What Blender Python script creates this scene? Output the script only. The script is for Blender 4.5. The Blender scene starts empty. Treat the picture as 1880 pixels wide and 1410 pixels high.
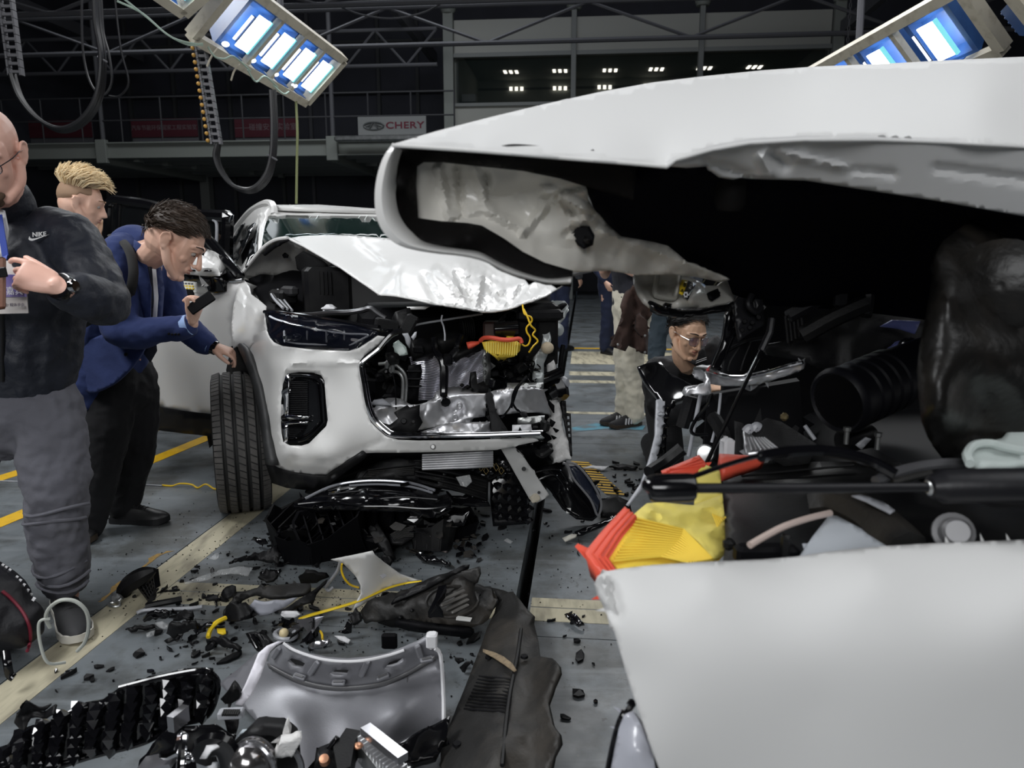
import bpy, bmesh, math, random
import numpy as np
from mathutils import Vector, Matrix, noise
from mathutils.geometry import delaunay_2d_cdt
R = math.radians
sc = bpy.context.scene
COL = sc.collection
# ------------------------------------------------------------------ camera
CAM_H, FPX, PITCH = 1.30, 1350.0, R(10.3)
cd = bpy.data.cameras.new('camera'); cam = bpy.data.objects.new('camera', cd); COL.objects.link(cam)
cam.location = (0, 0, CAM_H); cam.rotation_euler = (math.pi/2 - PITCH, 0, 0)
cd.sensor_fit = 'HORIZONTAL'; cd.sensor_width = 36; cd.lens = FPX/1880*36
cd.clip_start = .05; cd.clip_end = 200
cd.dof.use_dof = True; cd.dof.focus_distance = 3.1; cd.dof.aperture_fstop = 4.6
sc.camera = cam
sc.view_settings.view_transform = 'Standard'; sc.view_settings.look = 'None'
sc.view_settings.gamma = 1; sc.view_settings.use_curve_mapping = False
sc.view_settings.exposure = 0.0
# ------------------------------------------------------------------ world, lamps of the hall and added fill
w = bpy.data.worlds.new('world'); sc.world = w; w.use_nodes = True
w.node_tree.nodes['Background'].inputs[0].default_value = (.5, .6, .8, 1)
w.node_tree.nodes['Background'].inputs[1].default_value = .012
def area_light(name, loc, target, sx, sy, power, col=(.97, .985, 1), spread=150):
    l = bpy.data.lights.new(name, 'AREA'); l.shape = 'RECTANGLE'; l.size = sx; l.size_y = sy
    l.energy = power; l.color = col; l.spread = R(spread)
    o = bpy.data.objects.new(name, l); COL.objects.link(o); o.location = loc
    d = Vector(target)-Vector(loc); o.rotation_euler = d.to_track_quat('-Z', 'Y').to_euler()
    return o
LP = .95
area_light('flood_light', (-3.8, 1.6, 4.8), (-.2, 2.4, .2), 2.4, 1.2, 150*LP)
area_light('flood_light', (2.8, .4, 5.0), (0, 3.0, .4), 4.0, 3.0, 65*LP)
area_light('flood_light', (-1.5, -5.6, 4.0), (-.4, 3.0, .7), 5.0, 2.4, 235*LP)
area_light('flood_light', (0.6, 9.0, 5.6), (0.9, 8.0, 0), 5, 2.0, 190*LP)
area_light('flood_light', (-3.4, 6.4, 4.3), (-1.2, 4.2, .3), 1.8, .6, 50*LP)
area_light('flood_light', (3.2, 6.2, 4.3), (.8, 3.8, .3), 1.8, .6, 45*LP)
# added fill without a seen lamp, brightening the far mezzanine and wall
area_light('hall_light', (0, 11, 10.8), (0, 19, 4), 8, 2, 95*LP, (.85, .9, 1))
area_light('hall_light', (-5, 15.2, 8.5), (-5, 16, 0), 9, 2, 190*LP, (.9, .95, 1))
# ------------------------------------------------------------------ pixel <-> place
CP, SP = math.cos(PITCH), math.sin(PITCH)
EYE = Vector((0, 0, CAM_H))
def ray(px, py):
    a = (px-940)/FPX; b = (705-py)/FPX
    return Vector((a, CP + b*SP, -SP + b*CP))
def P(px, py, Y):                      # the point seen at this pixel, standing at world depth Y
    d = ray(px, py); return EYE + d*(Y/d.y)
def G(px, py, z=0.0):                  # the point seen at this pixel, lying at height z
    d = ray(px, py)
    return EYE + d*((z-CAM_H)/d.z)
def PN(px, py, p0, n):
    d = ray(px, py); n = Vector(n); return EYE + d*((Vector(p0)-EYE).dot(n)/d.dot(n))
def zm(x0, y0, s):
    return lambda pts: [((x0+p[0]*s), (y0+p[1]*s)) + tuple(p[2:]) for p in pts]
ZA = zm(0, 0, .34043); ZB = zm(620, 0, .34043); ZC = zm(1240, 0, .34043)
ZD = zm(0, 400, .29787); ZE = zm(400, 360, .37234); ZF = zm(640, 520, .23404)
ZG = zm(1000, 400, .46809); ZH = zm(0, 780, .29787); ZI = zm(420, 780, .42553)
ZJ = zm(0, 1100, .29787); ZK = zm(360, 1100, .39362); ZL = zm(1040, 780, .44681)
# ------------------------------------------------------------------ materials
MATS = {}
def mat(name, col, rough=.5, metal=0, coat=0, bump=None, var=None, trans=0, alpha=1, emit=None, spec=None, ior=None, stretch=None, sheen=0):
    if name in MATS: return MATS[name]
    m = bpy.data.materials.new(name); m.use_nodes = True; MATS[name] = m
    nt = m.node_tree; b = nt.nodes['Principled BSDF']
    b.inputs['Base Color'].default_value = (*col, 1); b.inputs['Roughness'].default_value = rough
    b.inputs['Metallic'].default_value = metal; b.inputs['Coat Weight'].default_value = coat
    b.inputs['Coat Roughness'].default_value = .05
    b.inputs['Transmission Weight'].default_value = trans; b.inputs['Alpha'].default_value = alpha
    b.inputs['Sheen Weight'].default_value = sheen
    if spec is not None: b.inputs['Specular IOR Level'].default_value = spec
    if ior: b.inputs['IOR'].default_value = ior
    if emit:
        b.inputs['Emission Color'].default_value = (*emit[0], 1); b.inputs['Emission Strength'].default_value = emit[1]
    if bump or var:
        tc = nt.nodes.new('ShaderNodeTexCoord'); src = tc.outputs['Object']
        if stretch:
            mp = nt.nodes.new('ShaderNodeMapping'); mp.inputs['Scale'].default_value = stretch
            nt.links.new(src, mp.inputs[0]); src = mp.outputs[0]
    if var:      # (scale, second colour, low, high)
        n = nt.nodes.new('ShaderNodeTexNoise'); n.inputs['Scale'].default_value = var[0]; n.inputs['Detail'].default_value = 6
        nt.links.new(src, n.inputs['Vector'])
        r = nt.nodes.new('ShaderNodeValToRGB')
        r.color_ramp.elements[0].position = var[2] if len(var) > 2 else .4
        r.color_ramp.elements[1].position = var[3] if len(var) > 3 else .65
        r.color_ramp.elements[0].color = (*col, 1); r.color_ramp.elements[1].color = (*var[1], 1)
        nt.links.new(n.outputs['Fac'], r.inputs[0]); nt.links.new(r.outputs[0], b.inputs['Base Color'])
    if bump:     # (scale, strength, distance)
        n = nt.nodes.new('ShaderNodeTexNoise'); n.inputs['Scale'].default_value = bump[0]; n.inputs['Detail'].default_value = 4
        nt.links.new(src, n.inputs['Vector'])
        bp = nt.nodes.new('ShaderNodeBump'); bp.inputs['Strength'].default_value = bump[1]
        bp.inputs['Distance'].default_value = bump[2] if len(bump) > 2 else .01
        nt.links.new(n.outputs['Fac'], bp.inputs['Height']); nt.links.new(bp.outputs[0], b.inputs['Normal'])
    return m
PAINT = mat('pearl_white_paint', (.72, .715, .70), .36, 0, .35)
PAINTN = mat('soft_white_paint', (.60, .60, .595), .6, spec=.2)
PAINTB = mat('primer_white_paint', (.64, .62, .57), .3, 0, .3)
GLOSSB = mat('gloss_black_plastic', (.004, .004, .005), .14, 0, .3, spec=.4)
MATTB = mat('matt_black_plastic', (.0055, .0055, .0065), .45, bump=(180, .25, .002), var=(9, (.012, .012, .012)), spec=.2)
DUSTB = mat('dusty_black_plastic', (.014, .0135, .013), .5, bump=(90, .4, .003), var=(7, (.055, .048, .040), .45, .8), spec=.3)
DEEPB = mat('deep_black_plastic', (.003, .003, .004), .6, spec=.12)
ALU = mat('bare_aluminium', (.70, .70, .72), .36, .75, bump=(14, .15, .006), var=(10, (.56, .56, .58)))
STEEL = mat('galvanised_steel', (.55, .56, .56), .38, .9, var=(8, (.38, .39, .38)))
CHROME = mat('chrome', (.8, .8, .82), .08, 1)
SILV = mat('silver_panel_back', (.26, .263, .285), .42, .25, bump=(260, .12, .002), var=(3.5, (.19, .19, .21)))
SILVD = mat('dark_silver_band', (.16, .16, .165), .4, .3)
RUBB = mat('tyre_rubber', (.040, .038, .036), .62, bump=(120, .3, .002), var=(10, (.055, .05, .045), .45, .75))
GLASSD = mat('dark_windscreen_glass', (.010, .022, .019), .06, 0, 0, alpha=.88, spec=.25)
CLEAR = mat('clear_plastic', (.9, .92, .93), .08, 0, 0, trans=.0, alpha=.22, spec=.8)
LENS = mat('smoked_lamp_lens', (.012, .014, .022), .06, 0, 1, alpha=.72)
FOAM = mat('black_foam', (.011, .011, .012), .95, bump=(240, .7, .004))
WPLAS = mat('white_plastic', (.72, .72, .74), .45)
FABW = mat('white_fibre', (.75, .74, .73), .9, bump=(60, .6, .01))
ORANGE = mat('orange_red_rubber', (.78, .10, .055), .5)
YELF = mat('yellow_filter_paper', (.87, .62, .06), .7, bump=(120, .15, .002))
YELP = mat('pale_yellow_filter_paper', (.86, .72, .16), .65, bump=(9, .35, .01))
YELT = mat('yellow_tape', (.85, .60, .02), .4)
YELW = mat('yellow_wire_sleeve', (.80, .52, .02), .4)
GRAYP = mat('pale_grey_plastic', (.42, .43, .46), .4, var=(8, (.34, .35, .38)))
PAPER = mat('white_paper_strip', (.88, .86, .93), .7)
COPPER = mat('copper', (.7, .36, .22), .4, .8)
# ------------------------------------------------------------------ mesh building
def tag(o, label=None, cat=None, group=None, kind=None):
    if label: o['label'] = label
    if cat: o['category'] = cat
    if group: o['group'] = group
    if kind: o['kind'] = kind
    return o
def empty(name, loc, label=None, cat=None, group=None, kind=None, parent=None):
    o = bpy.data.objects.new(name, None); COL.objects.link(o); o.location = loc
    o.empty_display_size = .1
    if parent: o.parent = parent
    return tag(o, label, cat, group, kind)
def worldloc(p):
    v = Vector((0, 0, 0))
    while p is not None: v += Vector(p.location); p = p.parent
    return v
def catmull(pts, n=6, closed=False):
    pts = [tuple(p) for p in pts]; L = len(pts); out = []
    rng = range(L if closed else L-1)
    for i in rng:
        g = (lambda k: pts[k % L]) if closed else (lambda k: pts[max(0, min(L-1, k))])
        p0, p1, p2, p3 = g(i-1), g(i), g(i+1), g(i+2)
        for j in range(n):
            t = j/n
            out.append(tuple(.5*((2*b)+(-a+c)*t+(2*a-5*b+4*c-d)*t*t+(-a+3*b-3*c+d)*t**3) for a, b, c, d in zip(p0, p1, p2, p3)))
    if not closed: out.append(pts[-1])
    return out
class MB:
    def __init__(s): s.v = []; s.f = []; s.mi = []; s.k = 0
    def add(s, vs, fs):
        o = len(s.v); s.v += [Vector(v) for v in vs]
        for f in fs: s.f.append([i+o for i in f]); s.mi.append(s.k)
        return s
    def box(s, c, size, rot=None, bev=0):
        M = (rot.to_3x3() if rot is not None else Matrix.Identity(3)); c = Vector(c)
        x, y, z = size[0]/2, size[1]/2, size[2]/2
        if bev:
            b = min(bev, x*.9, y*.9, z*.9); vs = []
            for sz in (-1, 1):
                for ins in ((1, 0) if sz < 0 else (0, 1)):
                    zz = sz*(z if ins else z-b); xx = x-(b if ins else 0); yy = y-(b if ins else 0)
                    vs += [(-xx+b, -yy, zz), (xx-b, -yy, zz), (xx, -yy+b, zz), (xx, yy-b, zz), (xx-b, yy, zz), (-xx+b, yy, zz), (-xx, yy-b, zz), (-xx, -yy+b, zz)]
            fs = [list(range(7, -1, -1)), list(range(24, 32))]
            for r in range(3):
                for i in range(8): j = (i+1) % 8; fs.append([r*8+i, r*8+j, r*8+8+j, r*8+8+i])
        else:
            vs = [(i*x, j*y, k*z) for k in (-1, 1) for j in (-1, 1) for i in (-1, 1)]
            fs = [[0, 2, 3, 1], [4, 5, 7, 6], [0, 1, 5, 4], [2, 6, 7, 3], [0, 4, 6, 2], [1, 3, 7, 5]]
        return s.add([c + M @ Vector(v) for v in vs], fs)
    def bar(s, a, b, w, h, up=(0, 0, 1), bev=0):
        a, b = Vector(a), Vector(b); d = b-a; L = d.length
        if L < 1e-6: return s
        d.normalize(); u = Vector(up); x = d.cross(u)
        if x.length < 1e-3: x = d.cross(Vector((1, 0, 0)))
        x.normalize(); u = x.cross(d)
        M = Matrix((d, x, u)).transposed()
        return s.box((a+b)/2, (L, w, h), M, bev)
    def ring(s, c, x, y, rx, ry, n):
        return [Vector(c)+x*(rx*math.cos(2*math.pi*i/n))+y*(ry*math.sin(2*math.pi*i/n)) for i in range(n)]
    def loft(s, rings, cap=True, closed=False):
        n = len(rings[0]); fs = []
        for r in range(len(rings)-(0 if closed else 1)):
            q = (r+1) % len(rings)
            for i in range(n): j = (i+1) % n; fs.append([r*n+i, r*n+j, q*n+j, q*n+i])
        if cap and not closed:
            fs.append(list(range(n-1, -1, -1))); L = (len(rings)-1)*n; fs.append(list(range(L, L+n)))
        return s.add([v for r in rings for v in r], fs)
    def tube(s, pts, r, n=8, sm=0, closed=False, cap=True, flat=None, side=None):
        if sm: 
            if not isinstance(r, (int, float)):
                q = catmull([(*tuple(p), rr) for p, rr in zip(pts, r)], sm, closed)
                pts = [p[:3] for p in q]; r = [p[3] for p in q]
            else: pts = catmull([tuple(p) for p in pts], sm, closed)
        pts = [Vector(p) for p in pts]; L = len(pts); rs = [r]*L if isinstance(r, (int, float)) else list(r)
        rings = []; x = Vector(side) if side is not None else None
        for i in range(L):
            if closed: d = pts[(i+1) % L]-pts[i-1]
            else: d = pts[min(L-1, i+1)]-pts[max(0, i-1)]
            if d.length < 1e-9: d = Vector((0, 0, 1))
            d.normalize()
            if x is None:
                x = d.cross(Vector((0, 0, 1)))
                if x.length < 1e-2: x = d.cross(Vector((1, 0, 0)))
            x = x - d*x.dot(d)
            if x.length < 1e-6: x = d.orthogonal()
            x.normalize(); y = d.cross(x)
            rings.append(s.ring(pts[i], x, y, rs[i], rs[i]*(flat or 1), n))
        return s.loft(rings, cap, closed)
    def limb(s, pts, rad, side=(1, 0, 0), n=14, sm=4, capr=True):
        """closed, tapering, elliptical limb: rad = list of r or (r_side, r_other)"""
        rad = [(r, r) if isinstance(r, (int, float)) else r for r in rad]
        q = catmull([(*tuple(p), *r) for p, r in zip(pts, rad)], sm) if sm else [(*tuple(p), *r) for p, r in zip(pts, rad)]
        L = len(q); rings = []
        for i in range(L):
            c = Vector(q[i][:3]); d = Vector(q[min(L-1, i+1)][:3])-Vector(q[max(0, i-1)][:3])
            d.normalize(); x = Vector(side); x -= d*x.dot(d)
            if x.length < 1e-3: x = d.orthogonal()
            x.normalize(); y = d.cross(x)
            if i == 0 and capr:
                for k in (.97, .6): 
                    e = math.sqrt(1-k*k); rings.append(s.ring(c-d*(k*min(q[i][3:5])), x, y, q[i][3]*e, q[i][4]*e, n))
            rings.append(s.ring(c, x, y, q[i][3], q[i][4], n))
            if i == L-1 and capr:
                for k in (.6, .97):
                    e = math.sqrt(1-k*k); rings.append(s.ring(c+d*(k*min(q[i][3:5])), x, y, q[i][3]*e, q[i][4]*e, n))
        return s.loft(rings)
    def ell(s, c, r, rot=None, n=16, m=9):
        M = rot.to_3x3() if rot is not None else Matrix.Identity(3); c = Vector(c); rings = []
        for k in range(m+1):
            t = math.pi*(.02+.96*k/m); 
            rings.append([c + M @ Vector((r[0]*math.sin(t)*math.cos(2*math.pi*i/n), r[1]*math.sin(t)*math.sin(2*math.pi*i/n), -r[2]*math.cos(t))) for i in range(n)])
        return s.loft(rings)
    def lathe(s, prof, c, axis, n=32, closed=False):
        """prof: (radius, height along axis)"""
        a = Vector(axis).normalized(); x = a.orthogonal().normalized(); y = a.cross(x); c = Vector(c)
        rings = [[c+a*h+(x*math.cos(2*math.pi*i/n)+y*math.sin(2*math.pi*i/n))*max(r, 1e-4) for i in range(n)] for r, h in prof]
        return s.loft(rings, not closed, closed)
    def prism(s, poly, vec):
        n = len(poly); v = Vector(vec); poly = [Vector(p) for p in poly]
        fs = [list(range(n-1, -1, -1)), list(range(n, 2*n))]+[[i, (i+1) % n, n+(i+1) % n, n+i] for i in range(n)]
        return s.add(poly+[p+v for p in poly], fs)
    def grid(s, rows):
        n = len(rows[0]); fs = []
        for r in range(len(rows)-1):
            for i in range(n-1): fs.append([r*n+i, r*n+i+1, (r+1)*n+i+1, (r+1)*n+i])
        return s.add([p for r in rows for p in r], fs)
    def build(s, name, m, parent=None, smooth=True, org=None, solid=0, subsurf=0, off=-1, fix=True, angle=35):
        ms = m if isinstance(m, (list, tuple)) else [m]
        if org is None:
            if parent is not None: org = worldloc(parent)
            else:
                xs = [v.x for v in s.v]; ys = [v.y for v in s.v]; zs = [v.z for v in s.v]
                org = Vector(((min(xs)+max(xs))/2, (min(ys)+max(ys))/2, min(zs)))
        org = Vector(org)
        me = bpy.data.meshes.new(name); me.from_pydata([v-org for v in s.v], [], s.f); 
        for mm in ms: me.materials.append(mm)
        if len(ms) > 1: me.polygons.foreach_set('material_index', s.mi)
        if fix:
            bm = bmesh.new(); bm.from_mesh(me); bmesh.ops.recalc_face_normals(bm, faces=bm.faces); bm.to_mesh(me); bm.free()
        me.validate()
        if smooth:
            me.polygons.foreach_set('use_smooth', [True]*len(me.polygons))
            if angle: me.set_sharp_from_angle(angle=R(angle))
        me.update()
        o = bpy.data.objects.new(name, me); COL.objects.link(o)
        o.location = org if parent is None else org-worldloc(parent)
        if parent is not None: o.parent = parent
        if solid:
            md = o.modifiers.new('solid', 'SOLIDIFY'); md.thickness = solid; md.offset = off
        if subsurf:
            md = o.modifiers.new('sub', 'SUBSURF'); md.levels = subsurf; md.render_levels = subsurf
        return o
def inpoly(x, y, poly):
    c = False; j = len(poly)-1
    for i in range(len(poly)):
        xi, yi = poly[i][0], poly[i][1]; xj, yj = poly[j][0], poly[j][1]
        if (yi > y) != (yj > y) and x < (xj-xi)*(y-yi)/(yj-yi)+xi: c = not c
        j = i
    return c
def rbf(pts, vals, reg=1e-3):
    X = np.array(pts, float)/100.; v = np.array(vals, float); n = len(X)
    def ph(r2): return np.where(r2 > 1e-12, .5*r2*np.log(np.maximum(r2, 1e-12)), 0)
    D = ((X[:, None]-X[None])**2).sum(-1); A = np.zeros((n+3, n+3)); A[:n, :n] = ph(D)+reg*np.eye(n)
    Q = np.hstack([np.ones((n, 1)), X]); A[:n, n:] = Q; A[n:, :n] = Q.T
    w = np.linalg.lstsq(A, np.concatenate([v, np.zeros(3)]), rcond=None)[0]
    lo, hi = v.min(), v.max(); pad = .15*(hi-lo)+1e-4
    def ev(x, y):
        p = np.array([x, y])/100.; d = ((X-p)**2).sum(-1)
        return float(min(hi+pad, max(lo-pad, (w[:n]*ph(d)).sum()+w[n]+w[n+1]*p[0]+w[n+2]*p[1])))
    return ev
def sheet_mesh(outline, ctrl=(), holes=(), mode='Y', c0=None, step=14, crumple=0, cscale=6, sm=0, seed=0, fold=None):
    """a bent sheet of panel: outline and inner points are (px, py, depth or height); returns MB"""
    known = [p for p in list(outline)+list(ctrl)+[q for h in holes for q in h] if len(p) > 2]
    if len(known) >= 3: ev = rbf([p[:2] for p in known], [p[2] for p in known])
    else:
        cc = known[0][2] if known else c0; ev = lambda x, y: cc
    if sm: outline = catmull([p[:2] for p in outline], sm, True)
    def resample(poly):
        out = []
        for i in range(len(poly)):
            a, b = poly[i], poly[(i+1) % len(poly)]; L = math.hypot(b[0]-a[0], b[1]-a[1]); k = max(1, int(L/step))
            for j in range(k): out.append((a[0]+(b[0]-a[0])*j/k, a[1]+(b[1]-a[1])*j/k))
        return out
    loops = [resample(outline)]+[resample(h) for h in holes]
    V = []; E = []
    for lp in loops:
        o = len(V); V += lp; E += [(o+i, o+(i+1) % len(lp)) for i in range(len(lp))]
    rnd = random.Random(seed)
    B = np.array(V); xs = [p[0] for p in loops[0]]; ys = [p[1] for p in loops[0]]
    y = min(ys); r = 0
    while y < max(ys):
        x = min(xs)+(step/2 if r % 2 else 0)
        while x < max(xs):
            qx, qy = x+rnd.uniform(-.15, .15)*step, y+rnd.uniform(-.15, .15)*step
            if inpoly(qx, qy, loops[0]) and not any(inpoly(qx, qy, h) for h in loops[1:]) and ((B-np.array([qx, qy]))**2).sum(-1).min() > (.5*step)**2:
                V.append((qx, qy))
            x += step
        y += step*.87; r += 1
    res = delaunay_2d_cdt([Vector(p) for p in V], E, [], 0, 1e-4)
    vv, ff = res[0], res[2]
    ff = [f for f in ff if (lambda cx, cy: inpoly(cx, cy, loops[0]) and not any(inpoly(cx, cy, h) for h in loops[1:]))(sum(vv[i].x for i in f)/3, sum(vv[i].y for i in f)/3)]
    mb = MB(); pts = []
    for v in vv:
        c = ev(v.x, v.y)
        if fold: c += fold(v.x, v.y)
        p = P(v.x, v.y, c) if mode == 'Y' else G(v.x, v.y, c)
        if crumple:
            q = p*cscale+Vector((seed*7.1, 0, 0))
            d = (abs(noise.noise(q))*1.4-.35)+.5*(abs(noise.noise(q*2.3))-.2)
            p = p+(p-EYE).normalized()*d*crumple if mode == 'Y' else p+Vector((0, 0, abs(d)*crumple))
        pts.append(p)
    nrm = Vector((0, 0, 0))
    for f in ff: nrm += (pts[f[1]]-pts[f[0]]).cross(pts[f[2]]-pts[f[0]])
    if nrm.dot(EYE-pts[0]) < 0: ff = [list(reversed(f)) for f in ff]
    mb.add(pts, ff)
    return mb
def sheet(name, outline, m, parent=None, thick=.004, smooth=True, angle=50, **k):
    mb = sheet_mesh(outline, **k)
    if not mb.f: print('EMPTY SHEET', name)
    o = mb.build(name, m, parent, smooth=smooth, fix=False, solid=thick, angle=angle)
    return o
def ptube(name, pts, r, m, parent=None, n=8, sm=6, mode='Y', **k):
    f = P if mode == 'Y' else G
    mb = MB(); mb.tube([f(*p) for p in pts], r, n, sm, **k); return mb.build(name, m, parent)
def rotz(a): return Matrix.Rotation(a, 3, 'Z')
def dupobj(o, parent=None, loc=None, rot=None, scale=None):
    c = o.copy(); COL.objects.link(c)
    if parent is not None: c.parent = parent
    if loc is not None: c.location = loc
    if rot is not None: c.rotation_euler = rot
    if scale is not None: c.scale = scale if not isinstance(scale, (int, float)) else (scale,)*3
    return c
def text_mesh(name, s, size, M, m, parent=None, ext=.002, bold=False, shear=0, align='CENTER', spacing=1):
    """letters as thin raised geometry; M places them (x along the line, y up, z out)"""
    cu = bpy.data.curves.new(name, 'FONT'); cu.body = s; cu.size = size; cu.extrude = ext; cu.align_x = align; cu.align_y = 'CENTER'
    cu.shear = shear; cu.space_character = spacing
    if bold: cu.offset = size*.018
    t = bpy.data.objects.new(name, cu); COL.objects.link(t)
    dg = bpy.context.evaluated_depsgraph_get(); me = bpy.data.meshes.new_from_object(t.evaluated_get(dg))
    bpy.data.objects.remove(t)
    mb = MB(); mb.add([M @ v.co for v in me.vertices], [list(p.vertices) for p in me.polygons])
    return mb.build(name, m, parent, smooth=False, fix=False)
def frame(o, x, n):
    """matrix with local x along x, z along n"""
    x = Vector(x).normalized(); n = Vector(n).normalized(); y = n.cross(x).normalized(); x = y.cross(n)
    return Matrix(((x.x, y.x, n.x, o[0]), (x.y, y.y, n.y, o[1]), (x.z, y.z, n.z, o[2]), (0, 0, 0, 1)))
# ================================================================== the hall
ZP = zm(230, 360, .17021); ZQ = zm(1080, 480, .17021); ZR = zm(440, 560, .22695); ZS = zm(900, 540, .22695); ZO = zm(0, 190, .17021)
YAW = R(5.5)
LAT = Vector((math.cos(YAW), -math.sin(YAW), 0)); FWD = Vector((math.sin(YAW), math.cos(YAW), 0)); UP = Vector((0, 0, 1))
HM = Matrix((LAT, FWD, UP)).transposed()
def H(a, d, z=0): return LAT*a + FWD*d + UP*z
def HP(px, py, d): return PN(px, py, FWD*d, FWD)
def lat(p): return Vector(p).dot(LAT)
def fwd(p): return Vector(p).dot(FWD)
def struct(mb, name, m, parent=None, smooth=False):
    o = mb.build(name, m, parent, smooth=smooth)
    if parent is None: o['kind'] = 'structure'
    return o
def floor_mat():
    m = bpy.data.materials.new('worn_grey_floor_paint'); m.use_nodes = True; nt = m.node_tree; b = nt.nodes['Principled BSDF']
    L = nt.links.new; N = nt.nodes.new
    geo = N('ShaderNodeNewGeometry')
    def noise_(scale, det, vec=None, rough=.6):
        n = N('ShaderNodeTexNoise'); n.inputs['Scale'].default_value = scale; n.inputs['Detail'].default_value = det; n.inputs['Roughness'].default_value = rough
        L(vec or geo.outputs['Position'], n.inputs['Vector']); return n.outputs['Fac']
    def ramp(src, a, b_, ca, cb):
        r = N('ShaderNodeValToRGB'); r.color_ramp.elements[0].position = a; r.color_ramp.elements[1].position = b_
        r.color_ramp.elements[0].color = ca; r.color_ramp.elements[1].color = cb; L(src, r.inputs[0]); return r.outputs[0]
    def mix(f, a, c):
        x = N('ShaderNodeMix'); x.data_type = 'RGBA'; L(f, x.inputs['Factor'])
        L(a, x.inputs['A']); L(c, x.inputs['B']); return x.outputs['Result']
    W, K = (1, 1, 1, 1), (0, 0, 0, 1)
    base = ramp(noise_(1.1, 5), .3, .7, (.115, .130, .140, 1), (.185, .205, .22, 1))
    dirt = ramp(noise_(2.6, 8, rough=.68), .46, .60, K, (.8, .8, .8, 1))
    c1 = N('ShaderNodeRGB'); c1.outputs[0].default_value = (.060, .062, .058, 1)
    col = mix(dirt, base, c1.outputs[0])
    # chipped paint: pale specks
    chip = ramp(noise_(38, 6, rough=.7), .66, .70, K, (.8, .8, .8, 1))
    c2 = N('ShaderNodeRGB'); c2.outputs[0].default_value = (.22, .22, .2, 1)
    col = mix(chip, col, c2.outputs[0])
    dk = ramp(noise_(13, 8, rough=.75), .60, .64, K, (.75, .75, .75, 1))
    c3 = N('ShaderNodeRGB'); c3.outputs[0].default_value = (.03, .03, .028, 1)
    col = mix(dk, col, c3.outputs[0])
    # long scuffs along the driving direction
    mp = N('ShaderNodeMapping'); mp.inputs['Rotation'].default_value = (0, 0, .35); mp.inputs['Scale'].default_value = (.6, 7, 1); L(geo.outputs['Position'], mp.inputs[0])
    sc_ = ramp(noise_(2.2, 5, mp.outputs[0]), .55, .72, K, (.5, .5, .5, 1))
    c4 = N('ShaderNodeRGB'); c4.outputs[0].default_value = (.25, .27, .285, 1)
    col = mix(sc_, col, c4.outputs[0])
    # a pale blue paint mark on the far floor
    L(col, b.inputs['Base Color'])
    L(ramp(noise_(4, 5), .35, .7, (.30,)*3+(1,), (.55,)*3+(1,)), b.inputs['Roughness'])
    bp = N('ShaderNodeBump'); bp.inputs['Strength'].default_value = .15; bp.inputs['Distance'].default_value = .004
    L(noise_(30, 6), bp.inputs['Height']); L(bp.outputs[0], b.inputs['Normal'])
    return m
FLOORM = floor_mat()
CREAM = mat('worn_cream_floor_paint', (.47, .43, .31), .6, bump=(40, .3, .004), var=(16, (.15, .135, .10), .46, .74), stretch=(1, .22, 1))
YLINE = mat('yellow_floor_paint', (.78, .46, .012), .5, var=(26, (.62, .36, .02), .5, .75))
GAPM = mat('dark_channel', (.006, .006, .006), .8)
WALLM = mat('dark_hall_wall', (.060, .062, .078), .8, var=(.7, (.046, .047, .058)))
WALLG = mat('grey_hall_wall', (.075, .078, .08), .8)
PANELM = mat('cream_grey_wall_panel', (.42, .42, .38), .6)
BEAMM = mat('grey_green_beam_paint', (.26, .275, .25), .55)
JOISTM = mat('grey_joist_paint', (.24, .25, .24), .6)
TRUSM = mat('grey_truss_paint', (.105, .105, .115), .6)
REDB = mat('dark_red_banner', (.065, .006, .014), .8)
RAILM = mat('dark_rail_paint', (.05, .05, .055), .6)
# ---- floor, with the rail channel let into it
sa, sb = lat(G(975, 955)), lat(G(993, 955)); sa2, sb2 = lat(G(940, 1110)), lat(G(972, 1110))
SL, SR = (sa+sa2)/2+.004, (sb+sb2)/2
floor = empty('floor', (0, 0, 0), kind='structure')
mb = MB()
def slab(mb, a0, a1, d0, d1, z1=0, z0=-.12):
    mb.prism([H(a0, d0, z0), H(a1, d0, z0), H(a1, d1, z0), H(a0, d1, z0)], (0, 0, z1-z0))
SLL, SLR = (lat(G(167, 1120))+lat(G(447, 933)))/2, (lat(G(0, 1326))+lat(G(259, 1124)))/2
print('strip', SLL, SLR, lat(G(167,1120)), lat(G(447,933)), lat(G(0,1326)), lat(G(259,1124)))
edges_l = [-16, -7.5, -3.9, SLL, SL]; edges_r = [SR, 2.3, 6, 12]
ds = [-9, -2, .6, 2.32, 4.9, 7.4, 10.4, 14, 24]
g = .0025
plates = 0
for es in (edges_l, edges_r):
    for i in range(len(es)-1):
        for j in range(len(ds)-1):
            m_ = MB(); slab(m_, es[i]+(g if i else 0), es[i+1]-(g if i < len(es)-2 else 0), ds[j]+g, ds[j+1]-g)
            m_.build('floor_plate', FLOORM, floor, smooth=False)
mb = MB(); slab(mb, SL-.3, SR+.3, -9, 24, -.30, -.36); mb.build('channel_bottom', GAPM, floor, smooth=False)
mb = MB(); slab(mb, -16, SL, -9, 24, -.123, -.2); slab(mb, SR, 12, -9, 24, -.123, -.2); slab(mb, SL-.02, SL-.002, -9, 24, -.005, -.32); slab(mb, SR+.002, SR+.02, -9, 24, -.005, -.32)
mb.build('channel_wall', GAPM, floor, smooth=False)
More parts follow.
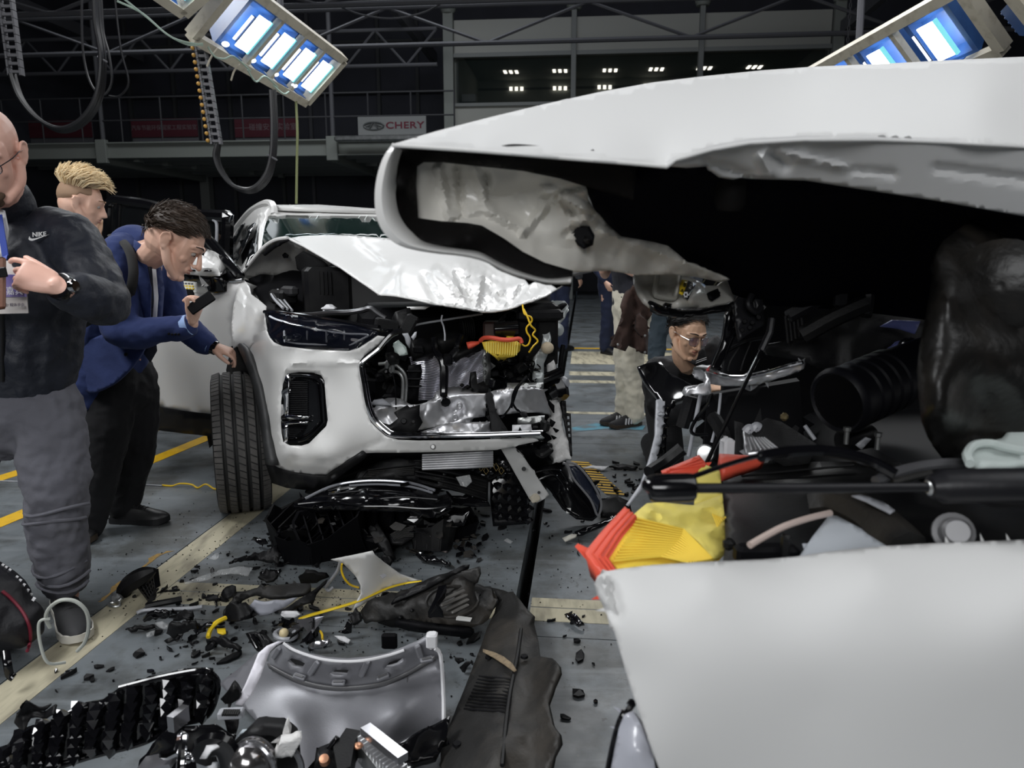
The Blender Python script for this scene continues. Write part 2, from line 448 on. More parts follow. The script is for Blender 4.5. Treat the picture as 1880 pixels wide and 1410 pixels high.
# painted bands
def band(pxs, m, name, z=.0015):
    mb = MB(); mb.prism([G(*p, 0) for p in pxs], (0, 0, z)); return mb.build(name, m, floor, smooth=False)
a0, a1 = lat(G(0, 1318)), lat(G(470, 940))
am = (a0+a1)/2
c0, c1 = lat(G(300, 1083)), lat(G(385, 1083)); 
def hband(la, lb, d0, d1, m, name, z=.0015):
    mb = MB(); slab(mb, la, lb, d0, d1, z, 0); return mb.build(name, m, floor, smooth=False)
hband(SLL+.006, SLR, -9, 6, CREAM, 'cream_floor_strip')
dA, dB = fwd(G(1030, 1142)), fwd(G(1030, 1100)); dm = dA*.42+dB*.58
hband(SLR+.004, SL-.01, dA, dm-.004, CREAM, 'cream_floor_strip'); hband(SLR+.004, SL-.01, dm+.004, dB, CREAM, 'cream_floor_strip')
hband(SR+.01, 2.29, dA, dm-.004, CREAM, 'cream_floor_strip'); hband(SR+.01, 2.29, dm+.004, dB, CREAM, 'cream_floor_strip')
for y0, y1 in ((704, 699), (690, 683), (761, 757), (669, 646)):
    d0, d1 = fwd(G(1110, y0)), fwd(G(1110, y1)); hband(SR+.05, 6, d0, d1, CREAM, 'cream_floor_strip')
hband(SR+.05, 6, fwd(G(1110, 641)), fwd(G(1110, 639)), YLINE, 'yellow_floor_line')
# yellow hatching left of the SUV
for q in ([(-40, 958), (-40, 984), (170, 893), (388, 800), (362, 800), (170, 880)], [(-40, 890), (-40, 905), (40, 872), (290, 789), (250, 789)], [(-40, 868), (-40, 880), (210, 800), (240, 786), (215, 786)]):
    pass
def yline(p, q, wd):
    a, b = G(*p), G(*q); d = (b-a).normalized(); n = Vector((-d.y, d.x, 0))*wd/2
    mb = MB(); mb.prism([a+n, a-n, b-n, b+n], (0, 0, .0018)); mb.build('yellow_floor_line', YLINE, floor, smooth=False)
yline((-60, 985), (392, 799), .105); yline((-60, 897), (290, 787), .105); yline((-60, 872), (-20, 858), .1)
# orange worn edge line along the cream strip
def wear(pts, wd, m, name, seed):
    rnd = random.Random(seed); mb = MB()
    q = catmull([tuple(G(*p)) for p in pts], 8); 
    l = [Vector(p)+Vector((-1, 0, 0))*wd*rnd.uniform(.1, 1) for p in q]; r = [Vector(p)+Vector((1, 0, 0))*wd*rnd.uniform(0, .25) for p in q]
    mb.prism([*l, *reversed(r)], (0, 0, .0012)); mb.build(name, m, floor, smooth=False)
wear([(185, 1105), (230, 1068), (290, 1022), (318, 1012)], .03, mat('worn_orange_paint', (.42, .25, .06), .6, var=(60, (.2, .15, .08))), 'worn_orange_line', 4)
# blue chalk mark on the far floor
mb = sheet_mesh([(1050, 785, .002), (1095, 776, .002), (1185, 781, .002), (1180, 789, .002), (1100, 788, .002), (1052, 793, .002)], mode='z', step=9)
mb.build('blue_floor_mark', mat('blue_chalk', (.10, .30, .40), .7, var=(8, (.12, .16, .18), .42, .6)), floor, smooth=False, fix=False)
# yellow and black tape mark on the floor by the SUV
TAPE = []
tp, tq = G(1062, 846), G(1130, 908); dd = (tq-tp).normalized(); nn = Vector((-dd.y, dd.x, 0))
mb = MB(); mb.k = 0
for k in range(13):
    a = tp+(tq-tp)*k/13; b = tp+(tq-tp)*(k+1)/13; sh = dd*.05; wv = nn*.05; m_ = a+(b-a)*.5
    mb.k = 0; mb.prism([a-wv, m_-wv, m_+wv+sh, a+wv+sh], (0, 0, .002)); mb.k = 1; mb.prism([m_-wv, b-wv, b+wv+sh, m_+wv+sh], (0, 0, .002))
mb.build('hazard_tape', [YLINE, MATTB], floor, smooth=False)
# ---- shell
D0, D1, A0, A1, ZC_ = -9, 24, -16, 12, 11.5
mb = MB(); mb.prism([H(A0, D1), H(A1, D1), H(A1, D1+.3), H(A0, D1+.3)], (0, 0, ZC_)); wall_back = struct(mb, 'wall_back', WALLM)
mb = MB(); mb.prism([H(A0, D0-.3), H(A1, D0-.3), H(A1, D0), H(A0, D0)], (0, 0, ZC_)); struct(mb, 'wall_front', WALLG)
mb = MB(); mb.prism([H(A0-.3, D0), H(A0, D0), H(A0, D1), H(A0-.3, D1)], (0, 0, ZC_)); struct(mb, 'wall_left', WALLM)
mb = MB(); mb.prism([H(A1, D0), H(A1+.3, D0), H(A1+.3, D1), H(A1, D1)], (0, 0, ZC_)); struct(mb, 'wall_right', WALLM)
mb = MB(); mb.prism([H(A0, D0, ZC_), H(A1, D0, ZC_), H(A1, D1, ZC_), H(A0, D1, ZC_)], (0, 0, .2)); struct(mb, 'ceiling', WALLM)
# wall ribs and cladding rails on the back wall
for px in (60, 195, 250, 330, 430, 520, 575, 700, 770):
    p = HP(px, 300, D1-.06); mb = MB(); mb.box(H(lat(p), D1-.06, 5.6), (.10, .12, 11), HM); mb.build('wall_rib', TRUSM if px in (195, 575) else WALLG, wall_back, smooth=False)
for z in (6.2, 7.7, 8.7):
    mb = MB(); mb.box(H(-3, D1-.1, z), (24, .1, .07), HM); mb.build('wall_rail', WALLG, wall_back, smooth=False)
# ---- mezzanine
DM = 18.5
zb = HP(300, 262, DM).z; zb0 = HP(300, 289, DM).z
mez = empty('trim_1', H(-7, DM, zb), kind='structure')
xr = lat(HP(835, 262, DM))
mb = MB(); mb.box(H((A0+xr)/2, DM, (zb+zb0)/2), (xr-A0, .05, zb-zb0), HM); mb.box(H((A0+xr)/2, DM-.02, zb), (xr-A0, .18, .03), HM); mb.box(H((A0+xr)/2, DM-.02, zb0), (xr-A0, .18, .03), HM)
mb.build('edge_beam', BEAMM, mez, smooth=False)
mb = MB(); mb.box(H((A0+xr)/2, (DM+D1)/2, zb-.04), (xr-A0, D1-DM-.1, .06), HM); mb.build('mezzanine_deck', JOISTM, mez, smooth=False)
for k in range(6):
    d = DM+.8+k*.85; z = zb-.12
    mb = MB(); mb.box(H((A0+xr)/2, d, z-.1), (xr-A0, .12, .26), HM); mb.build('joist', JOISTM, mez, smooth=False)
for px in (190, 612):
    a = lat(HP(px, 262, DM)); mb = MB(); mb.box(H(a, (DM+D1)/2, zb-.3), (.16, D1-DM-.1, .42), HM); mb.build('girder', BEAMM, mez, smooth=False)
    mb = MB(); mb.box(H(a, DM-.08, (zb+zb0)/2-.03), (.28, .14, zb-zb0+.22), HM, .01); mb.build('girder_bracket', BEAMM, mez, smooth=False)
    mb = MB(); mb.tube([H(a, DM, zb), H(a, DM, 9.4)], .055, 10); mb.build('hanger_pipe', TRUSM, mez)
    mb = MB(); mb.box(H(a, D1-.35, zb/2-.05), (.3, .3, zb), HM); mb.build('mezzanine_post', JOISTM, mez, smooth=False)
# stepped brackets below the deck
for px0, px1, n in ((255, 520, 6), (620, 830, 4)):
    for k in range(n):
        t = k/(n-1); px = px0+(px1-px0)*t; d = DM+.4+t*4.4
        p = HP(px, 300+88*t*.9, d)
        mb = MB(); mb.box(H(lat(p), d, zb-.25), (.16, .18, .34), HM); mb.build('deck_bracket', BEAMM, mez, smooth=False)
# railing of the mezzanine
mb = MB()
for z in (.55, 1.1):
    mb.tube([H(A0, DM-.02, zb+z), H(xr, DM-.02, zb+z)], .02, 6)
n = 12
for k in range(n+1): a = A0+(xr-A0)*k/n; mb.tube([H(a, DM-.02, zb), H(a, DM-.02, zb+1.1)], .02, 6)
mb.build('mezzanine_railing', RAILM, mez)
# banners on the mezzanine wall
DB = 19.6
FONTM = mat('faded_pink_lettering', (.16, .12, .13), .7)
def banner(x0, y0, x1, y1, txt, name, label, hh=.5):
    p, q = HP(x0, y0, DB), HP(x1, y1, DB); c = (p+q)/2; wd = abs(lat(q)-lat(p)); ht = abs(p.z-q.z)
    e = empty(name, H(lat(c), DB, min(p.z, q.z)), label, 'banner')
    mb = MB(); mb.box(H(lat(c), DB, c.z), (wd, .04, ht), HM, .005); mb.build('banner_cloth', REDB, e, smooth=False)
    if txt: text_mesh('lettering', txt, ht*hh, frame(H(lat(c), DB-.022, c.z), LAT, -FWD), FONTM, e, .004)
    mb = MB(); mb.box(H(lat(c), DB+.03, (zb+p.z)/2), (wd, .03, abs(p.z-zb)), HM); mb.build('banner_frame', TRUSM, e, smooth=False)
banner(240, 219, 364, 251, '汽车节能环保国家工程实验室', 'banner', 'dark red banner with thirteen faded pale characters on the mezzanine', .30)
banner(430, 217, 548, 251, '——碰撞安全实验室', 'banner', 'dark red banner with a long dash before its characters on the mezzanine', .38)
banner(52, 222, 170, 252, None, 'banner', 'dark red banner behind the bald man, leftmost on the mezzanine')
# ---- roof trusses
def truss(d, z0, z1, a0, a1, n, name, label):
    e = empty(name, H((a0+a1)/2, d, z0), kind='structure')
    for z in (z0, z1):
        mb = MB(); mb.tube([H(a0, d, z), H(a1, d, z)], .05, 8); mb.build('truss_chord', TRUSM, e)
    for k in range(n):
        x0 = a0+(a1-a0)*k/n; x1 = a0+(a1-a0)*(k+.5)/n; x2 = a0+(a1-a0)*(k+1)/n
        mb = MB(); mb.tube([H(x0, d, z1), H(x1, d, z0)], .032, 6); mb.tube([H(x1, d, z0), H(x2, d, z1)], .032, 6); mb.build('truss_web', TRUSM, e)
    return e
for k, (d, y0, y1, n) in enumerate(((19, 128, 64, 8), (15.5, 92, 24, 7), (12.5, 16, -70, 6))):
    p, q = HP(400, y0, d), HP(400, y1, d)
    truss(d, p.z, q.z, A0, (xr-.5) if k == 0 else A1, n, 'trim_%d' % (k+2), '')
# long roof beams running to the back
for k, px in enumerate((40, 330, 720, 1600)):
    p = HP(px, 40, 18); mb = MB(); mb.box(H(lat(p), 14.5, p.z+.4), (.16, 17, .3), HM); mb.build('trim_%d' % (k+6), TRUSM, None, smooth=False)['kind'] = 'structure'
# ---- control room
DC = 20.0
cr = empty('wall_control_room', H(5, DC, 0), kind='structure')
xa, xb_, xm1, xm2 = lat(HP(832, 60, DC)), lat(HP(1528, 60, DC)), lat(HP(1054, 60, DC)), lat(HP(1288, 60, DC))
zt, z1, z2, z3 = HP(940, 34, DC).z, HP(940, 98, DC).z, HP(940, 190, DC).z, 2.2
zq = HP(940, 105, DC).z; ze = 4.2
for a, b in ((xa, xm1), (xm1, xm2), (xm2, xb_)):
    mb = MB(); mb.box(H((a+b)/2, DC+.06, (zt+z1)/2), (b-a-.03, .12, zt-z1), HM, .01); mb.build('fascia_panel', PANELM, cr, smooth=False)
    mb = MB(); mb.box(H((a+b)/2, DC+.06, (z2-.05+z3)/2), (b-a-.03, .12, z2-.05-z3), HM, .01); mb.build('lower_panel', PANELM, cr, smooth=False)
    mb = MB(); mb.box(H((a+b)/2, DC+.05, (zq+z2)/2), (b-a-.12, .015, zq-z2-.02), HM); mb.build('window_pane', mat('dark_window_glass', (.02, .03, .03), .05, 0, 0, alpha=.30), cr, smooth=False)
mb = MB()
for z, h in ((z1-.03, .1), (z2-.02, .08)): mb.box(H((xa+xb_)/2, DC-.01, z), (xb_-xa, .12, h), HM)
mb.build('window_rail', JOISTM, cr, smooth=False)
for a in (xa-.12, xm1, xm2, xb_+.14):
    big = a in (xa-.12, xb_+.14)
    mb = MB(); mb.box(H(a, DC-.03, zt/2+.1), (.26 if big else .13, .2, zt+.2), HM, .01); mb.build('control_room_post', JOISTM if not big else BEAMM, cr, smooth=False)
    mb = MB(); mb.lathe([(.16, 0), (.2, .08), (.2, .2), (.12, .26), (.07, .3), (.07, .75)], H(a, DC-.03, zt+.15), (0, 0, 1), 12); mb.build('post_cap', BEAMM, cr)
# the room behind the glass
RM = mat('control_room_grey', (.20, .21, .19), .8)
mb = MB(); mb.box(H((xa+xb_)/2, DC+3.9, (zt+ze)/2), (xb_-xa, .1, zt-ze), HM); mb.box(H((xa+xb_)/2, DC+2, zq+.32), (xb_-xa, 3.8, .1), HM); mb.box(H(xa+.05, DC+2, (zt+ze)/2), (.1, 3.8, zt-ze), HM); mb.box(H(xb_-.05, DC+2, (zt+ze)/2), (.1, 3.8, zt-ze), HM); mb.box(H((xa+xb_)/2, DC+2, z2-.4), (xb_-xa, 3.8, .1), HM)
mb.build('room_lining', RM, cr, smooth=False)
LAMPE = mat('ceiling_lamp_glow', (1, .97, .88), .5, emit=((1, .96, .84), 3.2))
cz = zq+.265
for (px, py) in ((938, 132), (1028, 130), (1120, 129), (1205, 127), (1293, 125), (1385, 123)):
    d = (cz-CAM_H); 
    for k in (-1, 0, 1):
        r_ = ray(px+k*10.5, py); p = EYE+r_*((cz-CAM_H)/r_.z)
        mb = MB(); mb.box(Vector((p.x, p.y, cz)), (.085, .34, .03), HM); mb.build('ceiling_lamp', LAMPE, cr, smooth=False)
for (px, py) in ((948, 163), (1028, 162), (1110, 160), (1195, 158)):
    for k in (-1, 0, 1):
        r_ = ray(px+k*10, py); p = EYE+r_*((cz-CAM_H)/r_.z)
        if fwd(p) < DC+3.7:
            mb = MB(); mb.box(Vector((p.x, p.y, cz)), (.1, .34, .03), HM); mb.build('ceiling_lamp', LAMPE, cr, smooth=False)
        else:
            p = HP(px+k*10, py, DC+3.8); mb = MB(); mb.box(p, (.09, .03, .11), HM); mb.build('ceiling_lamp', LAMPE, cr, smooth=False)
p = HP(858, 182, DC+.8); mb = MB(); mb.box(p, (.5, .3, .2), HM, .01); mb.build('desk_console', JOISTM, cr, smooth=False)
# ---- sign with the maker's name
p, q = HP(657, 215, DM-.15), HP(783, 247, DM-.15); c = (p+q)/2; wd, ht = lat(q)-lat(p), p.z-q.z
sg = empty('wall_sign', H(lat(c), DM-.15, q.z), 'white sign board with oval emblem and dark red CHERY lettering on the mezzanine edge', 'sign')
mb = MB(); mb.box(H(lat(c), DM-.15, c.z), (wd, .05, ht), HM, .006); mb.build('sign_board', mat('sign_white', (.24, .245, .24), .6), sg, smooth=False)
mb = MB()
for k in (-.35, .35): mb.bar(H(lat(c)+wd*k, DM-.12, zb-.02), H(lat(c)+wd*k, DM-.12, q.z+.05), .05, .03)
mb.build('sign_bracket', TRUSM, sg, smooth=False)
o_ = H(lat(c)-wd*.265, DM-.178, c.z); SGD = mat('sign_dark_grey', (.08, .085, .085), .4)
mb = MB(); rx, rz = wd*.145, ht*.19
pts = [o_+LAT*rx*math.cos(t)+UP*rz*math.sin(t) for t in [2*math.pi*k/28 for k in range(28)]]
mb.tube(pts, .025, 6, closed=True)
mb.bar(o_-LAT*rx*.42-UP*rz*.75, o_+UP*rz*.75-LAT*.02, .03, .07, -FWD); mb.bar(o_+LAT*rx*.42-UP*rz*.75, o_+UP*rz*.75+LAT*.02, .03, .07, -FWD); mb.bar(o_-LAT*rx*.8-UP*rz*.3, o_-LAT*rx*.15+UP*rz*.5, .02, .05, -FWD); mb.bar(o_+LAT*rx*.8-UP*rz*.3, o_+LAT*rx*.15+UP*rz*.5, .02, .05, -FWD)
mb.build('emblem', SGD, sg)
text_mesh('lettering', 'CHERY', ht*.50, frame(H(lat(c)+wd*.19, DM-.178, c.z), LAT, -FWD) @ Matrix.Diagonal((1.35, 1, 1, 1)), mat('sign_red', (.14, .012, .03), .5), sg, .004, bold=True, spacing=1.06)
# bright duct edge under the sign
p = HP(700, 254, DM-.3); mb = MB(); mb.box(H(lat(p), DM-.3, p.z), (2.3, .2, .13), HM, .03); o = mb.build('cable_tray', STEEL, None); tag(o, 'grey metal tray running under the white sign on the mezzanine', 'tray')
# hazard-striped barriers and dark cases on the far floor
e = empty('hazard_barrier', tuple(H(2.1, 16.5, 0)), 'dark striped safety barrier on the far floor behind the wrecks', 'barrier')
mb = MB(); mb.box(H(2.1, 16.5, .6), (2.4, .5, 1.2), HM, .02); mb.build('barrier_board', DEEPB, e, smooth=False)
mb = MB()
for k in range(8): a = H(1.1+k*.28, 16.23, .55); mb.bar(a, a+LAT*.2+UP*.3, .02, .09, -FWD)
mb.build('barrier_stripe', mat('faded_stripe', (.09, .085, .05), .7), e, smooth=False)
# thin pipes hanging from the roof right of the control room: lifting chain
mb = MB(); p = PN(1553, 120, FWD*13, FWD); a, d = lat(p), 13
for k in range(60):
    z = p.z-1.4+k*.085; mb.tube([H(a+.018*math.cos(t) if k % 2 else a, d+(0 if k % 2 else .018*math.cos(t)), z+.045*math.sin(t)) for t in [2*math.pi*j/8 for j in range(8)]], .008, 5, closed=True)
o = mb.build('lifting_chain', TRUSM, None); tag(o, 'dark link chain hanging beside the control room, above the white bonnet', 'chain')
# ================================================================== flood light rigs, cable chains
RIGF = mat('cream_rig_frame', (.50, .46, .37), .5, var=(14, (.36, .32, .25), .5, .75))
RIGB = mat('blue_lamp_housing', (.025, .085, .26), .4, var=(6, (.018, .06, .19)))
GLOW = mat('flood_lamp_glow', (1, 1, 1), .5, emit=((.93, .98, 1), 9))
GLOW2 = mat('side_lamp_glow', (1, 1, 1), .5, emit=((.95, .98, 1), 3))
RIM = mat('teal_glass_edge', (.25, .7, .75), .15, emit=((.25, .85, .9), .7))
def rig(A, B, C, lamps, label, group, glow=True, flip=1, bars=True):
    """A,B,C world corners: A->B long side, A->C short side; lamps = positions (0..1) along the long side"""
    A, B, C = Vector(A), Vector(B), Vector(C); u = (B-A); v = (C-A); L = u.length; W = v.length; u.normalize(); v = (v-u*v.dot(u)).normalized(); W = (C-A).dot(v)
    n = u.cross(v)
    if n.z > 0: n = -n                                    # lamps face down
    e = empty('flood_light_rig', tuple(A), label, 'lamp', group)
    D = A+u*L+v*W; C = A+v*W; B = A+u*L
    for p, q in ((A, B), (C, D), (A, C), (B, D)):
        mb = MB(); mb.bar(p, q, .075, .10, n); mb.build('frame_bar', RIGF, e, smooth=False)
    for t in [ (lamps[i]+lamps[i+1])/2 for i in range(len(lamps)-1)]:
        p = A+u*L*t; mb = MB(); mb.bar(p, p+v*W, .04, .06, n); mb.build('cross_bar', RIGF, e, smooth=False)
    s = min(L/max(len(lamps), 1)*.92, W*.8)
    for t in lamps:
        c = A+u*L*t+v*W*.5; M = Matrix((u, v, n)).transposed()
        mb = MB(); a, b, dp = s*.5, W*.46, .30
        r0 = [c-n*.04+M @ Vector(q) for q in ((-a, -b, 0), (a, -b, 0), (a, b, 0), (-a, b, 0))]
        r1 = [c-n*dp+M @ Vector((q[0]*.6, q[1]*.7, 0)) for q in ((-a, -b), (a, -b), (a, b), (-a, b))]
        ri = [c-n*.04+M @ Vector((q[0]*.8, q[1]*.82, 0)) for q in ((-a, -b), (a, -b), (a, b), (-a, b))]
        rj = [c-n*.12+M @ Vector((q[0]*.66, q[1]*.6, 0)) for q in ((-a, -b), (a, -b), (a, b), (-a, b))]
        mb.loft([r1, r0, ri, rj]); h = mb.build('lamp_housing', RIGB, e, smooth=False)
        mb = MB()
        for k in range(5): mb.box(c-n*(dp-.02)+u*(k-2)*a*.22, (.012, b*1.2, .12), M)
        for sgn in (-1, 1): mb.box(c+v*sgn*b*.97-n*.03, (a*.9, .03, .14), M)
        mb.build('cooling_fin', RIGB, h, smooth=False)
        g = MB(); g.box(c+n*.012+u*flip*a*.10, (a*.80, b*1.25, .012), M); g.build('lamp_glass', GLOW, h, smooth=False)
        g = MB(); g.box(c+n*.012+u*flip*(a*.52), (.018, b*1.3, .03), M); g.build('glass_edge', RIM, h, smooth=False)
        g = MB(); g.box(c+n*.012-u*flip*a*.60, (a*.11, b*.95, .012), M); g.build('side_lamp', GLOW2, h, smooth=False)
        g = MB(); g.box(c+n*.01-u*flip*a*.47, (.012, b*1.0, .03), M); g.build('glass_edge', RIGB, h, smooth=False)
        g = MB(); g.ell(c+n*.015-u*flip*a*.80-v*b*.75, (.03, .03, .02)); g.build('pilot_lamp', GLOW2, h)
    for p in (A+u*L*.25+v*W*.5, A+u*L*.75+v*W*.5):
        mb = MB(); mb.tube([p-n*.3, Vector((p.x, p.y, 9.6))], .03, 8); mb.build('hanger_rod', TRUSM, e)
    return e, n
rigL, nL = rig(P(352, 66, 6.0), P(560, 186, 7.6), P(430, -42, 5.9), [.28, .50, .71, .9], 'cream framed blue flood light rig with four lit lamps at upper left', None, flip=1)
rigK, nK = rig(P(110, -140, 4.9), P(335, 20, 5.7), P(200, -230, 4.8), [.5, .82], 'blue flood light rig cut off by the top edge, left of the four lamps', None)
rigR, nR = rig(P(1843, 88, 5.4), P(1500, 236, 7.4), P(1735, -6, 5.5), [.2, .46, .7, .9], 'cream framed blue flood light rig at upper right above the white bonnet', None, flip=-1)
rigS, nS = rig(P(1850, -30, 4.6), P(2000, 160, 4.6), P(1960, -120, 4.6), [.32, .75], 'blue flood light rig cut off at the top right corner', None)
CABM = mat('black_cable', (.012, .012, .014), .4)
CHAINM = mat('grey_chain_link', (.12, .12, .13), .5)
def cable_chain(top, bot, Y, wpx, n, loop, label, orange, ncab=5):
    e = empty('cable_chain', tuple(P(*bot, Y)), label, 'cable')
    for k in range(n):
        t0, t1 = k/n, (k+.92)/n
        f = lambda t, s: P(top[0]+(bot[0]-top[0])*t+s*wpx/2, top[1]+(bot[1]-top[1])*t, Y)
        mb = MB(); mb.bar(f(t0, -1), f(t1, -1), .05, .016, (1, 0, 0)); mb.bar(f(t0, 1), f(t1, 1), .05, .016, (1, 0, 0)); mb.bar(f((t0+t1)/2, -1), f((t0+t1)/2, 1), .03, .02)
        l = mb.build('chain_link', CHAINM, e, smooth=False)
        if orange:
            g = MB(); g.ell(f((t0+t1)/2, -1)+Vector((-.02, -.03, 0)), (.016, .016, .016)); g.build('rivet', mat('brass_rivet', (.5, .28, .06), .4), l)
    rnd = random.Random(len(label))
    for k in range(ncab):
        o = (k-(ncab-1)/2)
        ptube('cable', [(p[0]+o*(2.2 if i not in (0,) else 1.5)+rnd.uniform(-1, 1), p[1]+o*(1.6 if 0 < i < len(loop)-2 else 0), Y+o*.03) for i, p in enumerate(loop)], .017, CABM, e, 7, 8)
    for i in (len(loop)-3,):
        p = loop[i]; ptube('cable_tie', [(p[0]-9, p[1]-6, Y-.05), (p[0]+9, p[1]+4, Y-.05)], .008, TRUSM, e, 5, 1)
    return e
cable_chain((8, -25), (30, 140), 6.2, 22, 11, [(22, 135), (38, 180), (70, 218), (110, 238), (150, 224), (180, 180), (188, 110), (178, 40), (176, -30)], 'black cable chain with hanging cable loop above the bald man', False)
cable_chain((364, 58), (398, 266), 6.2, 16, 16, [(400, 264), (398, 290), (408, 318), (432, 343), (462, 349), (488, 328), (500, 290), (503, 230), (500, 165)], 'cable chain with brass rivets and hanging loop under the four-lamp rig', True, 4)
o = ptube('hanging_cord', [(543, 179, 7.42), (546, 240, 7.4), (545, 300, 7.4), (544, 384, 7.4)], .012, mat('olive_cord', (.20, .22, .10), .6), None, 6, 4); tag(o, 'thin green cord hanging from the four-lamp rig to behind the white roof', 'cord')
WIREC = mat('pale_green_wire', (.35, .45, .38), .5)
e = rigL
for k, pts in enumerate(([(215, 2, 5.6), (262, 25, 5.7), (305, 62, 5.8), (345, 82, 5.9), (372, 80, 6.0)], [(225, -4, 5.6), (270, 32, 5.7), (318, 70, 5.8), (372, 83, 6.0)], [(382, 86, 6.1), (395, 104, 6.1), (412, 108, 6.2), (430, 104, 6.3), (460, 130, 6.5)], [(455, 128, 6.5), (470, 150, 6.6), (486, 140, 6.7), (510, 160, 7)], [(500, 155, 7), (520, 172, 7.1), (530, 168, 7.2)], [(400, 88, 6.1), (388, 104, 6.1), (380, 122, 6.1)], [(440, 118, 6.4), (430, 130, 6.4), (424, 148, 6.4)])):
    ptube('loose_wire', pts, .008, WIREC if k < 5 else RIGF, e, 5, 6)
for k, pts in enumerate(([(150, 0, 6.7), (152, 90, 6.7), (165, 150, 6.7), (188, 175, 6.7), (205, 150, 6.7), (200, 100, 6.7), (190, 60, 6.7), (186, 0, 6.7)], [(210, -10, 7), (222, 90, 7), (236, 150, 7), (220, 176, 7), (200, 176, 7)])):
    o = ptube('loose_cable', pts, .01, CABM, None, 5, 6); tag(o, ('slack dark cable looping beside the left cable loop', 'thin dark cable hanging between the left cable loop and the rig')[k], 'cable')
o = ptube('slack_wire', [(610, 5, 13), (660, 26, 13), (720, 34, 13), (780, 22, 13), (830, -6, 13)], .016, TRUSM, None, 5, 6); tag(o, 'slack wire sagging across the roof left of the control room', 'wire')
# ================================================================== the crash-tested white SUV (rear left of the frame)
SUV = empty('suv', P(640, 760, 3.6)*1.0, 'white SUV with crumpled bonnet, torn-open front and exposed radiator', 'car')
SUV.location.z = 0
def S(name, zf, pts, m, thick=.006, parent=SUV, **k):
    return sheet(name, zf(pts) if zf else pts, m, parent, thick, **k)
def T(name, zf, pts, r, m, parent=SUV, **k):
    return ptube(name, zf(pts) if zf else pts, r, m, parent, **k)
def Bx(name, px, py, Y, size, m, parent=SUV, rx=0, ry=0, rz=0, bev=.006):
    M = Matrix.Rotation(rz, 3, 'Z') @ Matrix.Rotation(ry, 3, 'Y') @ Matrix.Rotation(rx, 3, 'X')
    mb = MB(); mb.box(P(px, py, Y), size, M, bev); return mb.build(name, m, parent, smooth=False)
def mkfold(zf, lines):
    L = [(*zf([(a, b)])[0], *zf([(c, d)])[0], w_, h_) for a, b, c, d, w_, h_ in lines]
    def f(x, y):
        s = 0
        for x0, y0, x1, y1, w_, h_ in L:
            ux, uy = x1-x0, y1-y0; t = max(0, min(1, ((x-x0)*ux+(y-y0)*uy)/(ux*ux+uy*uy))); s += h_*max(0, 1-math.hypot(x-x0-t*ux, y-y0-t*uy)/w_)
        return s
    return f
CZ = zm(0, 0, 1)
# ---- bumper fascia with the lamp pocket hole
fog = [(385, 555), (480, 542), (600, 548), (660, 570), (685, 610), (700, 800), (713, 930), (700, 980), (650, 1030), (560, 1120), (500, 1138), (400, 1135), (350, 1110), (332, 1000), (330, 860), (345, 640)]
fasc = [(215, 200, 3.16), (240, 265, 3.10), (275, 305, 3.08), (345, 335, 3.06), (600, 360, 3.0), (885, 372, 2.94), (965, 350, 2.93), (1120, 250, 2.95), (1200, 262, 2.97), (1110, 330, 2.96), (1010, 410, 2.95), (975, 450, 2.945), (970, 540, 2.94), (990, 700, 2.93), (1030, 880, 2.92), (1060, 950, 2.915), (1120, 1010, 2.91), (1180, 1060, 2.91),
        (1280, 1092, 2.91), (1450, 1098, 2.93), (1700, 1096, 2.97), (1950, 1090, 3.02), (2400, 1072, 3.10), (2420, 1100, 3.10), (2080, 1172, 3.04), (1700, 1188, 2.97), (1300, 1195, 2.92), (1100, 1195, 2.93), (1000, 1200, 2.95), (860, 1275, 2.97), (740, 1348, 3.0), (690, 1386, 3.04), (560, 1378, 3.08), (400, 1352, 3.15), (270, 1302, 3.24),
        (245, 1150, 3.25), (210, 920, 3.27), (165, 700, 3.30), (112, 520, 3.34), (65, 400, 3.40), (85, 310, 3.36), (110, 240, 3.30)]
ctrl = [(700, 450, 2.955), (450, 460, 3.03), (330, 500, 3.10), (400, 430, 3.06), (800, 700, 2.965), (800, 1000, 2.95), (600, 1180, 2.975), (380, 1200, 3.06), (280, 900, 3.16), (240, 500, 3.17), (860, 1275, 2.97), (400, 1280, 3.10), (700, 1240, 2.955)]
S('bumper_fascia', ZR, fasc, PAINT, .005, ctrl=ZR(ctrl)+ZR([(p[0], p[1], 3.10-(p[0]-330)/383*.115) for p in fog[::2]]), holes=[ZR(fog)], step=7, fold=mkfold(ZR, [(325, 900, 335, 620, 5, -.006), (335, 620, 370, 520, 5, -.007), (370, 520, 440, 470, 5, -.008), (440, 470, 560, 457, 5, -.008), (560, 457, 960, 465, 5, -.007), (330, 1130, 430, 1240, 6, .007), (430, 1240, 720, 1278, 6, .008), (720, 1278, 1160, 1095, 6, .007)]), angle=30)
# lower lip and arch cladding
S('lower_lip', ZR, [(205, 1270, 3.245), (270, 1306, 3.210), (400, 1357, 3.120), (560, 1382, 3.050), (690, 1392, 3.010), (760, 1345, 2.975), (1000, 1205, 2.925), (1060, 1210, 2.955), (820, 1380, 2.995), (700, 1470, 3.025), (560, 1500, 3.075), (380, 1480, 3.145), (260, 1440, 3.225)], MATTB, .02)
S('arch_cladding', ZR, [(0, 308, 3.435), (45, 342, 3.375), (100, 470, 3.295), (150, 640, 3.255), (190, 840, 3.220), (225, 1050, 3.200), (268, 1300, 3.135), (208, 1290, 3.175), (180, 1080, 3.215), (150, 880, 3.265), (115, 700, 3.295), (70, 540, 3.335), (20, 420, 3.395), (-12, 355, 3.455), (-14, 318, 3.465)], mat('dark_grey_cladding', (.035, .036, .037), .5, bump=(200, .2, .002)), .03, ctrl=ZR([(60, 440, 3.320), (170, 880, 3.235)]))
